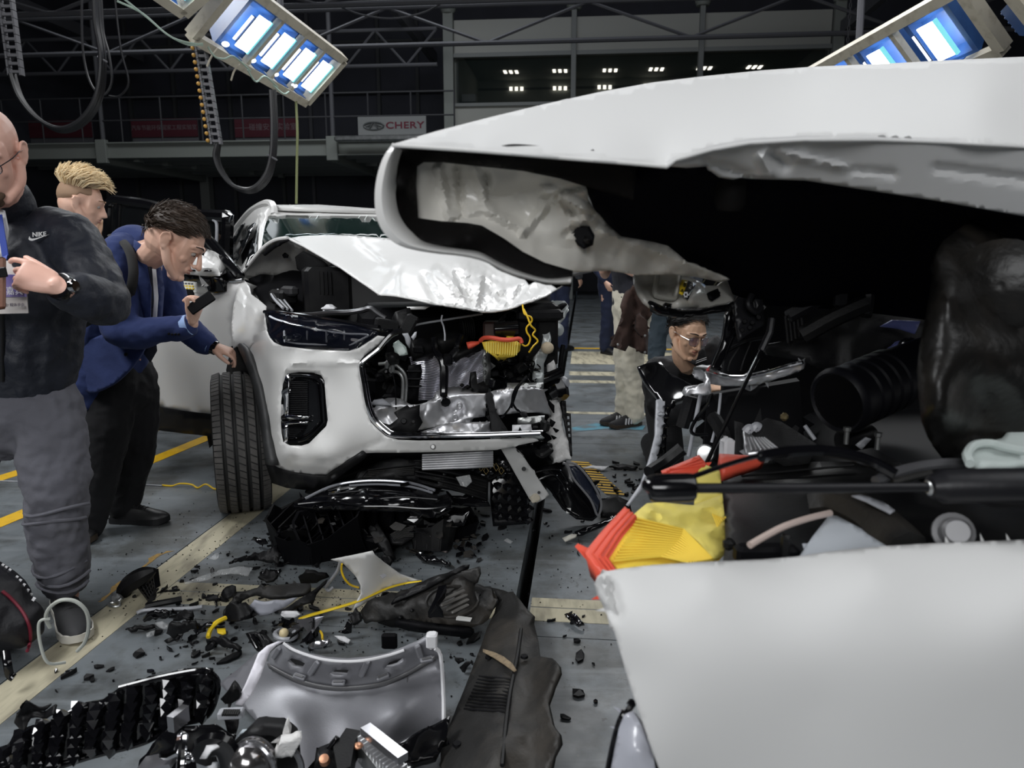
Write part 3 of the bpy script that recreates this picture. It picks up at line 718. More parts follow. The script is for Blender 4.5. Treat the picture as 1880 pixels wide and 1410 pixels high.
# fog pocket
fogd = lambda x: 3.10-(x-330)/383*.115
S('lamp_pocket', ZR, [(p[0], p[1], fogd(p[0])+.03) for p in fog], GLOSSB, .01)
for off, c in ((.02, 0), (.045, 1), (.07, 2)):
    k = c*28
    T('pocket_rib', ZR, [(400, 572+k, fogd(400)+off-.012), (560, 575+k, fogd(560)+off-.012), (640-k*.8, 606+k*.7, fogd(640)+off-.012), (662-k, 660+k, fogd(660)+off-.012), (683-k*1.1, 900, fogd(680)+off-.012), (672-k, 965-k*.3, fogd(670)+off-.012), (540-k*.3, 1085-k, fogd(540)+off-.012), (400, 1110-k*.9, fogd(400)+off-.012)], .006, GLOSSB)
for k in range(19):
    y = 622+k*15; T('louvre', ZR, [(402, y, fogd(400)+.012), (552, y+1, fogd(550)+.026)], .0026, DEEPB, sm=0, n=5)
for k in range(8):
    y = 975+k*15; T('louvre', ZR, [(402, y, fogd(400)+.012), (548-k*16, y+1, fogd(540)+.026)], .0026, DEEPB, sm=0, n=5)
S('pocket_trim', ZR, [(352, 640, fogd(350)), (372, 570, fogd(370)), (396, 556, fogd(395)-.003), (392, 740, fogd(392)), (388, 905, fogd(388)), (334, 905, fogd(334)), (336, 780, fogd(336))], CHROME, .01)
S('pocket_trim', ZR, [(334, 948, fogd(334)), (388, 945, fogd(388)), (384, 1132, fogd(384)), (352, 1108, fogd(352)), (338, 1030, fogd(338))], CHROME, .01)
S('pocket_crossbar', ZR, [(334, 905, fogd(334)-.004), (400, 890, fogd(400)-.006), (560, 905, fogd(560)+.01), (556, 918, fogd(560)+.012), (400, 925, fogd(400)-.004), (334, 925, fogd(334)-.002)], CHROME, .012)
S('pocket_crossbar', ZR, [(334, 940, fogd(334)-.004), (400, 952, fogd(400)-.006), (550, 945, fogd(560)+.01), (546, 958, fogd(560)+.012), (400, 966, fogd(400)-.004), (334, 955, fogd(334)-.002)], CHROME, .012)
# sensors and the towing-eye cover
def disc(name, px, py, Y, r, m, th=.004, n=24, parent=SUV, nrm=None):
    c = P(px, py, Y); d = nrm or (EYE-c).normalized(); mb = MB(); mb.lathe([(0.0005, th), (r*.8, th), (r, th*.6), (r, -th)], c, d, n); return mb.build(name, m, parent)
for q, Y in (((838, 1110), 2.952), ((1563, 1147), 2.947)):
    p = ZR([q])[0]; disc('parking_sensor', p[0], p[1], Y, .0115, SILVD); disc('parking_sensor', p[0], p[1], Y-.003, .008, PAINT)
pts = ZR([(900, 1012), (940, 970), (990, 964), (1046, 1010), (1030, 1040), (990, 1075), (955, 1070), (920, 1042)])
ptube('towing_eye_seam', [(p[0], p[1], 2.939) for p in catmull(pts, 4, True)], .0014, SILVD, SUV, 4, 0, closed=True)
# ---- head lamp
lamp = [(200, 58, 3.24), (215, 150, 3.17), (235, 240, 3.10), (275, 300, 3.07), (340, 330, 3.05), (600, 355, 2.985), (880, 368, 2.925), (960, 345, 2.92), (1115, 238, 2.94), (1108, 205, 2.945), (900, 152, 2.965), (600, 105, 3.02), (380, 70, 3.09), (260, 55, 3.18)]
HL = S('headlamp', ZR, [(a, b, c+.035) for a, b, c in lamp], mat('lamp_interior_black', (.008, .009, .014), .25), .05, step=10)
T('lens_glint', ZR, [(245, 88, 3.165), (330, 126, 3.085), (420, 158, 3.03), (560, 178, 2.985), (700, 196, 2.965)], .0028, CHROME)
for pts in ([(240, 90), (300, 118), (420, 150), (560, 185), (700, 210), (860, 232), (1035, 240), (990, 275), (900, 322), (860, 330)], [(355, 250), (375, 290), (470, 312), (620, 320), (740, 324), (870, 325)]):
    T('light_guide', ZR, [(a, b, 3.07-(a-300)/700*.13+.01) for a, b in pts], .004, mat('light_guide_grey', (.8, .82, .88), .2), HL)
for x, w_ in ((455, 190), (775, 150)):
    Y = 3.04-(x-400)/600*.11+.03; c = ZR([(x, 258)])[0]
    Bx('projector', c[0], c[1], Y, (w_*.22695/425, .03, .03), CHROME, HL, rz=.25, bev=.008)
    for s_ in (-1, 1): Bx('projector_bezel', c[0]+s_*w_*.11, c[1]-1, Y-.012, (.008, .02, .05), GRAYP, HL, rz=.25)
    mb = MB(); mb.ell(P(c[0], c[1], Y-.012), (.018, .012, .013)); mb.build('projector_lens', LENS, HL)
S('lamp_lens', ZR, lamp, mat('clear_lamp_lens', (.004, .005, .010), .06, 0, 0, alpha=.4, spec=.22), .003, HL, ctrl=ZR([(600, 230, 2.955), (400, 200, 3.035), (900, 260, 2.925)]), step=10)
T('lamp_top_trim', ZR, [(200, 55, 3.26), (330, 62, 3.14), (600, 98, 3.03), (900, 146, 2.975), (1120, 200, 2.95), (1234, 200, 2.98)], .008, GLOSSB)
# ---- fender between head lamp and open door
S('fender', None, [(444, 510, 4.3), (452, 518, 4.18), (458, 527, 4.08), (461, 540, 3.98), (475, 550, 3.75), (489, 562, 3.52), (487, 575, 3.3), (487, 592, 3.2), (489, 605, 3.16), (475, 622, 3.26), (462, 632, 3.33), (455, 648, 3.41), (449, 640, 3.45), (437, 634, 3.52), (428, 640, 3.64), (425, 600, 3.85), (427, 570, 3.98), (433, 540, 4.12), (440, 518, 4.25)], PAINT, .005, ctrl=[(450, 560, 3.86), (470, 585, 3.45), (445, 600, 3.66), (465, 565, 3.66)], step=4, fold=mkfold(CZ, [(446, 530, 462, 560, 6, .03), (462, 560, 472, 590, 6, -.03), (452, 548, 450, 590, 5, .025), (472, 570, 460, 610, 5, .02), (430, 545, 446, 560, 6, -.02)]), angle=25)
S('fender_liner', None, [(424, 636, 3.72), (440, 640, 3.6), (470, 690, 3.42), (500, 790, 3.35), (512, 868, 3.35), (470, 850, 3.7), (430, 740, 3.9), (415, 680, 3.95)], DEEPB, .01)
# ---- front wheel
wd = Vector((math.cos(R(20.5)), math.sin(R(20.5)), 0)); wc = Vector((-1.365, 3.60, .352))
tyre = MB(); hw, ro = .122, .352
prof = [(.235, -hw*.80), (.28, -hw), (.32, -hw*1.02), (.338, -hw*.94), (.347, -hw*.80)]
for g_ in (-.62, -.21, .21, .62): prof += [(.3485+.003*(1-abs(g_)), (g_-.055)*hw), (.340, (g_-.04)*hw), (.340, (g_+.04)*hw), (.3485+.003*(1-abs(g_)), (g_+.055)*hw)]
prof += [(.347, hw*.80), (.338, hw*.94), (.32, hw*1.02), (.28, hw), (.235, hw*.80)]
tyre.lathe(prof, wc, wd, 96)
WH = tyre.build('wheel', mat('dark_tyre_rubber', (.012, .012, .012), .7, bump=(120, .3, .002)), SUV, angle=28)
mb = MB(); x_, y_ = wd.orthogonal().normalized(), None; y_ = wd.cross(x_)
for rib, (b0, b1, ns, sk) in enumerate(((-.98, -.70, 78, .0), (-.54, -.30, 62, .045), (-.12, .12, 62, .045), (.30, .54, 62, .045), (.70, .98, 78, .0))):
    for k in range(ns):
        t0, t1 = 2*math.pi*(k+.1)/ns, 2*math.pi*(k+.9)/ns
        vs = []
        for t, b in ((t0, b0), (t1, b0), (t1+sk, b1), (t0+sk, b1)):
            rr = .3535-.0015*abs(b) if abs(b) < .8 else .3415
            for q in (.334, rr): vs.append(wc+wd*(b*hw)+(x_*math.cos(t)+y_*math.sin(t))*q)
        mb.add(vs, [[1, 3, 5, 7], [0, 1, 3, 2], [2, 3, 5, 4], [4, 5, 7, 6], [6, 7, 1, 0]])
mb.build('tread_blocks', mat('dusty_tread', (.085, .08, .075), .7, var=(14, (.05, .048, .046)), bump=(120, .3, .002)), WH, smooth=False)['kind'] = 'stuff'
mb = MB(); mb.lathe([(.235, -.1), (.24, -.09), (.225, .02), (.2, .09), (.0, .09)], wc, wd, 40); mb.build('rim', ALU, WH)
for k in range(5):
    t = 2*math.pi*k/5; q = x_*math.cos(t)+y_*math.sin(t); mb = MB(); mb.bar(wc-wd*.075+q*.03, wc-wd*.09+q*.23, .06, .025, wd); mb.build('spoke', ALU, WH, smooth=False)
# suspension arm holding the wheel
mb = MB(); mb.tube([wc+wd*.05, wc+wd*.35+Vector((0, .1, .0)), wc+wd*.7+Vector((0, .2, 0))], .04, 10); mb.build('suspension_arm', DEEPB, SUV)
# ---- roof, pillars, glass
S('windscreen', ZE, [(250, 92, 5.0), (500, 96, 5.08), (780, 100, 5.16), (1100, 108, 5.25), (1200, 250, 4.6), (835, 214, 4.5), (560, 198, 4.45), (345, 214, 4.4), (215, 260, 4.35), (232, 150, 4.75)], GLASSD, .006, step=8)
S('sun_visor_strip', ZE, [(650, 142, 5.02), (850, 152, 5.05), (1000, 160, 5.1), (1000, 195, 5.0), (850, 186, 4.95), (668, 176, 4.92)], mat('pale_visor', (.55, .58, .57), .5, alpha=1), .004)
rnd = random.Random(11)
mb = MB()
for k in range(26):
    cx, cy = rnd.uniform(275, 800), rnd.uniform(105, 150); L_ = rnd.uniform(8, 34); a_ = rnd.choice((-.9, -.5, .5, .8, 1.2))+rnd.uniform(-.2, .2)
    f_ = lambda x, y: P(*ZE([(x, y)])[0], 5.0-(y-95)*.0045+(x-250)*.0003-.012)
    mb.bar(f_(cx, cy), f_(cx+L_*math.cos(a_), cy+L_*math.sin(a_)), .003, .003)
mb.build('glass_cracks', mat('bright_crack', (.75, .8, .78), .3), SUV, smooth=False)['kind'] = 'stuff'
S('roof', ZE, [(262, 62, 5.0), (275, 43, 5.3), (500, 42, 5.6), (790, 62, 5.7), (1150, 88, 5.75), (1150, 112, 5.25), (780, 101, 5.15), (500, 97, 5.07), (250, 93, 4.99)], PAINT, .03, ctrl=ZE([(500, 70, 5.25)]))
mb = MB()
a, b = P(505, 378, 5.05), P(700, 385, 5.3)
mb.grid([[a, a*.5+b*.5, b], [a+Vector((-.75, 2.0, .03)), (a+b)*.5+Vector((-.75, 2.0, .06)), b+Vector((-.75, 2.0, .02))], [a+Vector((-1.0, 2.8, -.1)), (a+b)*.5+Vector((-1.0, 2.8, -.06)), b+Vector((-1.0, 2.8, -.1))]])
mb.build('roof', PAINT, SUV, solid=.03)
T('roof_rail', ZP, [(1605, 200, 4.98), (1600, 120, 5.02), (1565, 78, 5.1), (1480, 88, 5.3), (1350, 165, 5.8), (1230, 300, 6.5), (1165, 390, 6.9)], .024, PAINT)
S('windscreen_pillar', ZP, [(1590, 110, 5.02), (1520, 195, 4.96), (1510, 300, 4.85), (1485, 580, 4.45), (1400, 650, 4.4), (1290, 775, 4.33), (1385, 560, 4.5), (1425, 300, 4.9), (1440, 210, 5.05), (1500, 120, 5.1)], PAINT, .05, step=7)
S('side_panel', ZP, [(1560, 78, 5.1), (1480, 88, 5.3), (1350, 165, 5.8), (1230, 300, 6.5), (1160, 400, 6.9), (1090, 560, 7.2), (1060, 760, 7.0), (1100, 850, 6.2), (1240, 872, 4.5), (1300, 770, 4.35), (1400, 560, 4.6), (1450, 210, 5.05), (1540, 150, 5.05)], PAINT, .06, step=7)
for k, pts in enumerate(([(1428, 300, 4.93), (1400, 640, 4.38), (1292, 768, 4.31), (1335, 600, 4.55), (1400, 380, 4.85)], [(1400, 285, 4.95), (1310, 320, 5.6), (1250, 440, 5.8), (1140, 690, 5.9), (1205, 700, 4.9), (1290, 520, 4.8), (1375, 330, 4.9)], [(1285, 290, 5.9), (1240, 318, 6.2), (1190, 390, 6.6), (1110, 580, 6.8), (1100, 640, 6.4), (1170, 520, 6.1), (1250, 370, 6.0)])):
    S('side_window', ZP, [(a, b, c-.09) for a, b, c in pts], mat('black_side_glass', (.006, .007, .008), .06), .008, step=7)
# cabin interior: seats and dashboard behind the glass
mb = MB(); c = P(640, 420, 6.2)
for s_ in (-.38, .38):
    o_ = c+Vector((s_, 0, -.35)); mb.box(o_, (.5, .16, .75), rotz(R(19)), .06); mb.box(o_+Vector((0, 0, .45)), (.28, .12, .2), rotz(R(19)), .05)
mb.build('front_seats', DEEPB, SUV, smooth=False)['kind'] = 'stuff'
mb = MB(); mb.box(P(640, 470, 5.2), (1.4, .5, .25), rotz(R(19)), .08); mb.build('dashboard', DEEPB, SUV, smooth=False)
# body behind: flank, floor and tail keep the cabin closed from the side
mb = MB(); F_ = Vector((math.sin(R(19)), -math.cos(R(19)), 0)); R_ = Vector((math.cos(R(19)), math.sin(R(19)), 0)); M_ = Matrix((R_, -F_, UP)).transposed()
cc = Vector((-.66, 3.95, 0))-F_*1.95
mb.box(cc+Vector((0, 0, .62))-F_*.15, (1.78, 2.5, .62), M_, .12); BODY = mb.build('rear_body', PAINT, SUV, smooth=False)
mb = MB(); mb.box(cc+Vector((0, 0, .28))-F_*.1, (1.84, 2.6, .16), M_, .03); mb.build('sill_cladding', MATTB, SUV, smooth=False)
for s_ in (-1, 1):
    mb = MB(); q = cc-F_*.95+R_*(s_*.8)+Vector((0, 0, .36)); mb.lathe([(.22, -.11), (.33, -.115), (.36, -.08), (.36, .08), (.33, .115), (.22, .11)], q, R_, 40); mb.build('wheel', RUBB, SUV)
mb = MB(); mb.lathe([(.22, -.11), (.33, -.115), (.36, -.08), (.36, .08), (.33, .115), (.22, .11)], Vector((-.66, 3.95, .36))+R_*.78+Vector((0, .25, 0)), R_, 40); mb.build('wheel', RUBB, SUV)
# ---- open front door
DOOR = S('front_door', None, [(445, 515, 4.22), (432, 537, 4.22), (427, 600, 4.25), (425, 680, 4.27), (416, 764, 4.30), (330, 754, 4.58), (265, 743, 4.80), (205, 735, 5.0), (196, 620, 5.03), (196, 500, 5.03), (313, 509, 4.64), (405, 518, 4.32)], PAINT, .14, ctrl=[(330, 640, 4.54), (270, 640, 4.75), (390, 640, 4.33), (330, 560, 4.52)], step=14)
S('door_cladding', None, [(416, 764, 4.28), (330, 754, 4.56), (205, 735, 4.98), (205, 778, 4.98), (250, 785, 4.83), (330, 795, 4.56), (412, 804, 4.28)], MATTB, .12, DOOR)
T('belt_moulding', None, [(446, 513, 4.2), (405, 517, 4.3), (313, 508, 4.62), (196, 500, 5.0)], .009, CHROME, DOOR, sm=2)
frm = [(441, 508, 4.24), (410, 472, 4.34), (378, 435, 4.44), (345, 405, 4.54), (311, 387, 4.65), (272, 375, 4.77), (230, 369, 4.9), (204, 369, 4.98), (199, 400, 5.0), (195, 500, 5.03)]
T('window_frame', None, frm, .030, GLOSSB, DOOR, sm=5)
T('frame_moulding', None, [(a+2, b-5, c-.01) for a, b, c in frm[:8]], .010, CHROME, DOOR, sm=5)
S('door_glass', None, [(438, 508, 4.26), (410, 476, 4.35), (345, 410, 4.55), (300, 390, 4.69), (235, 374, 4.89), (208, 374, 4.98), (203, 500, 5.02), (313, 508, 4.65)], mat('tinted_door_glass', (.008, .009, .010), .05, 0, 1, alpha=.6), .005, DOOR)
T('window_division', None, [(219, 372, 4.93), (214, 498, 4.97)], .014, GLOSSB, DOOR, sm=0)
T('window_division', None, [(404, 470, 4.33), (405, 516, 4.32)], .008, GLOSSB, DOOR, sm=0)
S('mirror_corner', ZP, [(1030, 890, 4.3), (1030, 680, 4.33), (1090, 740, 4.3), (1220, 885, 4.23)], DEEPB, .03, DOOR)
S('door_mirror', ZP, [(555, 800, 4.36), (600, 785, 4.34), (690, 700, 4.30), (740, 635, 4.28), (790, 622, 4.27), (860, 650, 4.25), (940, 705, 4.23), (1000, 775, 4.2), (1024, 830, 4.2), (1020, 862, 4.2), (900, 866, 4.22), (640, 842, 4.3)], PAINT, .16, DOOR, ctrl=ZP([(800, 745, 4.17), (900, 780, 4.16), (720, 770, 4.22)]), step=6)
S('mirror_slot', ZP, [(600, 792, 4.225), (920, 796, 4.15), (920, 816, 4.15), (640, 808, 4.22)], GLOSSB, .01, DOOR, step=5)
S('mirror_foot', ZP, [(545, 808, 4.36), (640, 848, 4.31), (900, 872, 4.24), (1020, 885, 4.24), (1070, 960, 4.25), (1090, 1030, 4.26), (1000, 1048, 4.27), (900, 1040, 4.28), (870, 960, 4.28), (790, 925, 4.3), (620, 915, 4.34), (570, 870, 4.36)], GLOSSB, .09, DOOR, step=6)
DECAL = empty('door_decal', P(336, 536, 4.5), parent=SUV)
DE = rbf([(445, 515), (432, 537), (427, 600), (425, 680), (416, 764), (330, 754), (265, 743), (205, 735), (196, 620), (196, 500), (313, 509), (405, 518), (330, 640), (270, 640), (390, 640), (330, 560)], [4.22, 4.22, 4.25, 4.27, 4.30, 4.58, 4.80, 5.0, 5.03, 5.03, 4.64, 4.32, 4.54, 4.75, 4.33, 4.52])
f_ = lambda x, y, o=0: P(x, y, DE(x, y)-.008-o)
for x0, x1, m in ((318, 328, MATTB), (328, 341, YELT), (341, 356, MATTB)):
    mb = MB(); mb.prism([f_(x0, 531), f_(x1, 531.5), f_(x1, 543.5), f_(x0, 543)], (0, .004, 0)); mb.build('decal_block', m, DECAL, smooth=False)
mb = MB(); mb.prism([f_(314, 515), f_(374, 520), f_(382, 539), f_(356, 537), f_(354, 532), f_(316, 531)], (0, .003, 0)); mb.build('decal_field', mat('decal_white', (.8, .8, .76), .4), DECAL, smooth=False)
for j in range(3):
    for k in range(7):
        x = 317+k*5.6+j*1.2; y = 518+j*4.6+k*.25
        mb = MB(); mb.prism([f_(x, y, .004), f_(x+3.6, y+.3, .004), f_(x+3.4, y+2.6, .004), f_(x-.3, y+2.4, .004)], (0, .003, 0)); mb.build('decal_dot', YELT if j else SILVD, DECAL, smooth=False)
# ---- open rear door
RD = S('rear_door', None, [(421, 480, 5.5), (422, 600, 5.5), (416, 700, 5.5), (340, 690, 5.9), (320, 480, 6.0)], PAINT, .12)
T('window_frame', None, [(417, 500, 5.5), (417, 440, 5.5), (418, 400, 5.5), (410, 397, 5.53), (347, 394, 5.85), (325, 398, 5.95)], .045, GLOSSB, RD, sm=3)
T('frame_moulding', None, [(423, 470, 5.5), (422, 410, 5.48), (420, 393, 5.46), (347, 390, 5.8), (318, 389, 5.92)], .014, CHROME, RD, sm=3)
T('inner_frame', None, [(392, 404, 5.58), (398, 412, 5.55), (397, 450, 5.55), (392, 478, 5.55)], .012, GRAYP, RD, sm=4)
S('door_glass', None, [(410, 402, 5.54), (347, 398, 5.86), (325, 402, 5.96), (325, 480, 5.98), (412, 480, 5.54)], MATS['tinted_door_glass'], .005, RD)
# ---- crumpled bonnet
hood = [(345, 208, 4.05), (420, 196, 4.12), (560, 190, 4.15), (700, 197, 4.16), (835, 207, 4.16), (1050, 225, 4.2), (1300, 265, 4.2), (1550, 330, 4.1), (1700, 390, 3.9), (1725, 424, 3.75), (1690, 445, 3.6), (1620, 490, 3.42), (1560, 512, 3.36), (1500, 530, 3.28), (1430, 556, 3.22), (1370, 566, 3.16), (1310, 568, 3.12), (1270, 560, 3.10), (1180, 545, 3.06), (1060, 528, 3.05), (960, 505, 3.1), (870, 490, 3.18), (800, 486, 3.26), (780, 475, 3.3), (700, 420, 3.48), (600, 350, 3.68), (500, 292, 3.84), (420, 245, 3.96)]
def hfold(x, y):
    d = 0
    for (ax, ay, bx, by, w_, h_) in ((1020, 400, 1080, 520, 34, .05), (1080, 360, 1200, 470, 30, -.05), (1180, 380, 1270, 560, 26, .055), (1270, 560, 1300, 400, 24, -.05), (1300, 410, 1400, 500, 26, .045), (1370, 470, 1560, 420, 30, -.04), (1440, 540, 1520, 430, 28, .05), (1560, 520, 1660, 400, 26, -.03), (700, 230, 820, 330, 20, .012), (800, 480, 900, 350, 30, .012)):
        p = ZE([(ax, ay), (bx, by)]); (x0, y0), (x1, y1) = p; ux, uy = x1-x0, y1-y0; L2 = ux*ux+uy*uy
        t = max(0, min(1, ((x-x0)*ux+(y-y0)*uy)/L2)); r = math.hypot(x-x0-t*ux, y-y0-t*uy)
        k = max(0, 1-r/(w_*.37)); d += h_*k
    u_ = max(0, min(1, (x-770)/60))*max(0, min(1, (y-465)/30)); v_ = Vector((x/13, y/11, 2))
    return d+u_*.03*(abs(noise.noise(v_))-.2)+u_*.012*(abs(noise.noise(v_*2.3))-.2)
HOOD = S('bonnet', ZE, hood, PAINT, .008, ctrl=ZE([(900, 350, 3.56), (1200, 350, 3.58), (1000, 450, 3.25), (1300, 470, 3.35), (700, 300, 3.80)]), step=4, fold=hfold, crumple=.004, cscale=9, angle=20)
HM_ = mat('bonnet_inner_grey', (.30, .295, .28), .3, 0, .3)
S('bonnet_inner', ZE, [(345, 208, 4.06), (280, 220, 4.1), (225, 258, 4.16), (165, 328, 4.24), (110, 398, 4.3), (150, 408, 4.32), (210, 385, 4.3), (300, 392, 4.34), (470, 395, 4.3), (540, 350, 4.1), (560, 330, 3.9), (420, 246, 3.98)], HM_, .012, HOOD, crumple=.03, cscale=8, step=7, ctrl=ZE([(300, 320, 4.32)]))
S('bonnet_seal', ZE, [(340, 214, 4.02), (300, 222, 4.06), (255, 250, 4.1), (218, 282, 4.14), (228, 295, 4.13), (270, 262, 4.09), (310, 236, 4.05), (350, 222, 4.02)], DEEPB, .012, HOOD, step=6)
S('bonnet_hole', ZE, [(316, 290, 4.2), (330, 278, 4.2), (344, 290, 4.19), (340, 304, 4.19), (324, 306, 4.2)], DEEPB, .01, HOOD, step=5)
S('bonnet_insulation', ZE, [(380, 300, 4.12), (420, 270, 4.05), (520, 330, 4.0), (540, 380, 4.05), (440, 395, 4.16), (390, 360, 4.18)], FOAM, .02, HOOD, step=8)
T('bonnet_edge', ZE, [(345, 206, 4.04), (280, 217, 4.09), (222, 256, 4.15), (162, 326, 4.23), (108, 398, 4.3)], .010, PAINT, HOOD)
# ---- the dark engine bay behind it all
S('bulkhead', None, [(452, 505, 4.42), (560, 470, 4.42), (700, 480, 4.42), (900, 500, 4.35), (1010, 540, 4.3), (1016, 640, 4.2), (1010, 790, 4.1), (850, 815, 3.9), (700, 800, 3.8), (670, 770, 3.75), (660, 640, 3.75), (560, 585, 3.9), (490, 575, 4.0), (470, 540, 4.25)], DEEPB, .05, step=18)
Bx('engine_cover', 830, 620, 3.86, (.95, .5, .36), DEEPB, rz=R(15), bev=.05)
Bx('engine_block', 850, 740, 3.82, (1.0, .42, .42), DEEPB, rz=R(12), bev=.04)
Bx('air_box', 600, 535, 3.95, (.24, .25, .26), MATTB, rz=R(19), bev=.02)
for k in range(5): Bx('air_box_rib', 580+k*7, 520, 3.82, (.006, .01, .12), MATTB, rz=R(19))
Bx('fuse_box', 520, 545, 4.0, (.10, .2, .08), MATTB, rz=R(35), bev=.015)
Bx('fuse_box_lid', 532, 534, 3.92, (.055, .13, .05), mat('dark_grey_lid', (.03, .03, .032), .45), rz=R(40), bev=.012)
Bx('reservoir', 605, 568, 3.7, (.06, .06, .05), WPLAS, bev=.015); Bx('reservoir_cap', 604, 566, 3.66, (.07, .05, .012), WPLAS, bev=.005)
for k in range(5): T('strut_tower_hose', None, [(498+k*3, 540-k*2, 4.0), (506+k*4, 552, 3.9), (520+k*4, 566+k, 3.75)], .007, MATTB if k % 2 else GRAYP)
T('cowl_edge', None, [(505, 507, 4.36), (560, 509, 4.34), (585, 512, 4.3)], .012, GRAYP)
Bx('cowl_light', 565, 508, 4.35, (.22, .02, .008), mat('pale_glow_glass', (.5, .56, .5), .3), rz=R(19)); Bx('orange_clip', 540, 508, 4.33, (.05, .02, .008), mat('orange_clip', (.6, .18, .05), .4))
T('strut_bar', ZF, [(-560, 240, 3.62), (-330, 250, 3.4), (-130, 232, 3.25), (0, 228, 3.2), (110, 212, 3.18), (170, 198, 3.17), (225, 236, 3.16), (290, 278, 3.15)], .012, mat('satin_dark_steel', (.09, .09, .095), .3, .8))
T('strut_bar_lower', ZF, [(-600, 262, 3.55), (-330, 290, 3.3), (-60, 310, 3.15), (120, 345, 3.05), (240, 352, 3.02)], .014, GLOSSB)
# ---- grille surround
gfr = [(330, 408, 2.97), (240, 512, 2.96), (150, 585, 2.95), (100, 635, 2.945), (98, 690, 2.94), (118, 800, 2.93), (145, 950, 2.92), (185, 1060, 2.915), (270, 1150, 2.91), (360, 1195, 2.91), (600, 1200, 2.915), (1000, 1198, 2.97), (1300, 1188, 3.03), (1500, 1180, 3.07)]
T('grille_surround', ZF, [(a, b, c-.008) for a, b, c in gfr], .0085, CHROME)
T('grille_surround', ZF, [(a+14, b-10, c+.012) for a, b, c in gfr[1:]], .0075, GLOSSB)
T('grille_surround', ZF, [(a+22, b-20, c+.03) for a, b, c in gfr[2:]], .005, CHROME)
T('grille_corner', ZF, [(420, 372, 2.98), (330, 408, 2.965), (240, 512, 2.955)], .012, GLOSSB)
# radiator
S('radiator_backing', ZF, [(470, 580, 3.42), (600, 548, 3.42), (760, 560, 3.44), (1040, 500, 3.48), (1062, 520, 3.48), (1060, 860, 3.46), (545, 935, 3.4), (545, 640, 3.42)], mat('radiator_dark', (.035, .035, .042), .5, .2), .03, step=14)
FINM = mat('radiator_fin_silver', (.62, .61, .68), .35, .6)
mb = MB()
for k in range(27):
    t = k/26
    y = 585+t*330; row = []
    for j in range(9):
        s_ = j/8; x = (480+t*70)+s_*(235-t*70); yy = y+math.sin(s_*math.pi)*(-22*(1-t)-4)+s_*s_*8*(1-t)
        row.append(P(*ZF([(x, yy)])[0], 3.37+.012*math.sin(s_*7+t*3)))
    mb.tube(row, .0024, 4)
for k in range(27):
    t = k/26; row = []
    for j in range(9):
        s_ = j/8; x = 768+s_*285; yl = 640+t*245; yr = 525+t*250
        row.append(P(*ZF([(x, yl+(yr-yl)*s_+5*math.sin(s_*9+t*5))])[0], 3.38+.06*s_*.5+.01*math.sin(s_*11+t*9)))
    mb.tube(row, .0021, 4)
mb.build('radiator_fins', FINM, SUV)['kind'] = 'stuff'
S('radiator_side_tank', ZF, [(1062, 520, 3.40), (1112, 528, 3.42), (1118, 860, 3.42), (1066, 850, 3.40)], STEEL, .05)
for k in range(5): Bx('tank_clip', *ZF([(1070, 580+k*60)])[0][:2], 3.385, (.014, .02, .022), STEEL)
S('radiator_top_rail', ZF, [(820, 590, 3.36), (960, 530, 3.38), (1040, 500, 3.40), (1040, 475, 3.42), (900, 490, 3.4), (800, 560, 3.38)], MATTB, .04)
S('radiator_air_guide', ZF, [(468, 650, 3.30), (560, 640, 3.3), (572, 700, 3.3), (550, 800, 3.3), (540, 930, 3.3), (450, 925, 3.3), (462, 760, 3.3)], DEEPB, .03)
for k in range(3): Bx('guide_rib', *ZF([(515, 690+k*60)])[0][:2], 3.29, (.07, .02, .008), MATTB)
# central Y bracket
T('latch_support', ZF, [(672, 425, 3.24), (682, 530, 3.22), (735, 605, 3.2), (752, 700, 3.19), (748, 880, 3.17), (762, 935, 3.12)], [.013, .015, .018, .020, .018, .022], GLOSSB)
T('latch_support', ZF, [(885, 400, 3.24), (858, 470, 3.23), (845, 520, 3.22), (770, 600, 3.2)], .014, GLOSSB)
Bx('latch_plate', *ZF([(775, 600)])[0], 3.19, (.04, .04, .05), GLOSSB, rz=.3)
# upper clutter
S('duct_tray', ZF, [(490, 450, 3.30), (560, 430, 3.32), (660, 440, 3.34), (680, 540, 3.3), (520, 565, 3.26)], MATTB, .06)
Bx('duct_hole', *ZF([(552, 520)])[0], 3.235, (.05, .03, .03), DEEPB)
S('intake_duct', ZF, [(640, 430, 3.40), (700, 385, 3.42), (900, 370, 3.45), (945, 400, 3.45), (940, 430, 3.42), (820, 450, 3.38), (700, 480, 3.36)], MATTB, .10)
mb = MB()
for k in range(6):
    c = P(*ZF([(890+k*16, 350-k*6+k*k*1.4)])[0], 3.46); mb.lathe([(.03, -.006), (.05, -.004), (.054, 0), (.05, .004), (.03, .006)], c, (1, .3, .1), 16)
mb.build('corrugated_hose', MATTB, SUV)['kind'] = 'stuff'
T('cross_rod', ZF, [(420, 360, 3.3), (560, 320, 3.33), (740, 290, 3.36), (1050, 240, 3.4)], .005, GRAYP, sm=2)
T('thin_hose', ZF, [(735, 250, 3.2), (728, 290, 3.2), (745, 340, 3.18), (755, 400, 3.17), (755, 450, 3.17)], .004, GRAYP)
BR = S('lamp_bracket', ZF, [(365, 225, 3.08), (440, 200, 3.1), (480, 190, 3.12), (512, 265, 3.12), (500, 320, 3.1), (440, 360, 3.06), (400, 320, 3.06)], MATTB, .07)
Bx('bracket_block', *ZF([(300, 330)])[0], 3.08, (.10, .06, .05), MATTB, rz=.3, ry=.2); Bx('bracket_block', *ZF([(470, 330)])[0], 3.05, (.05, .06, .09), MATTB, ry=.5)
S('torn_white_edge', ZF, [(455, 185, 3.12), (560, 182, 3.14), (640, 182, 3.16), (600, 205, 3.15), (480, 205, 3.12)], PAINT, .004)
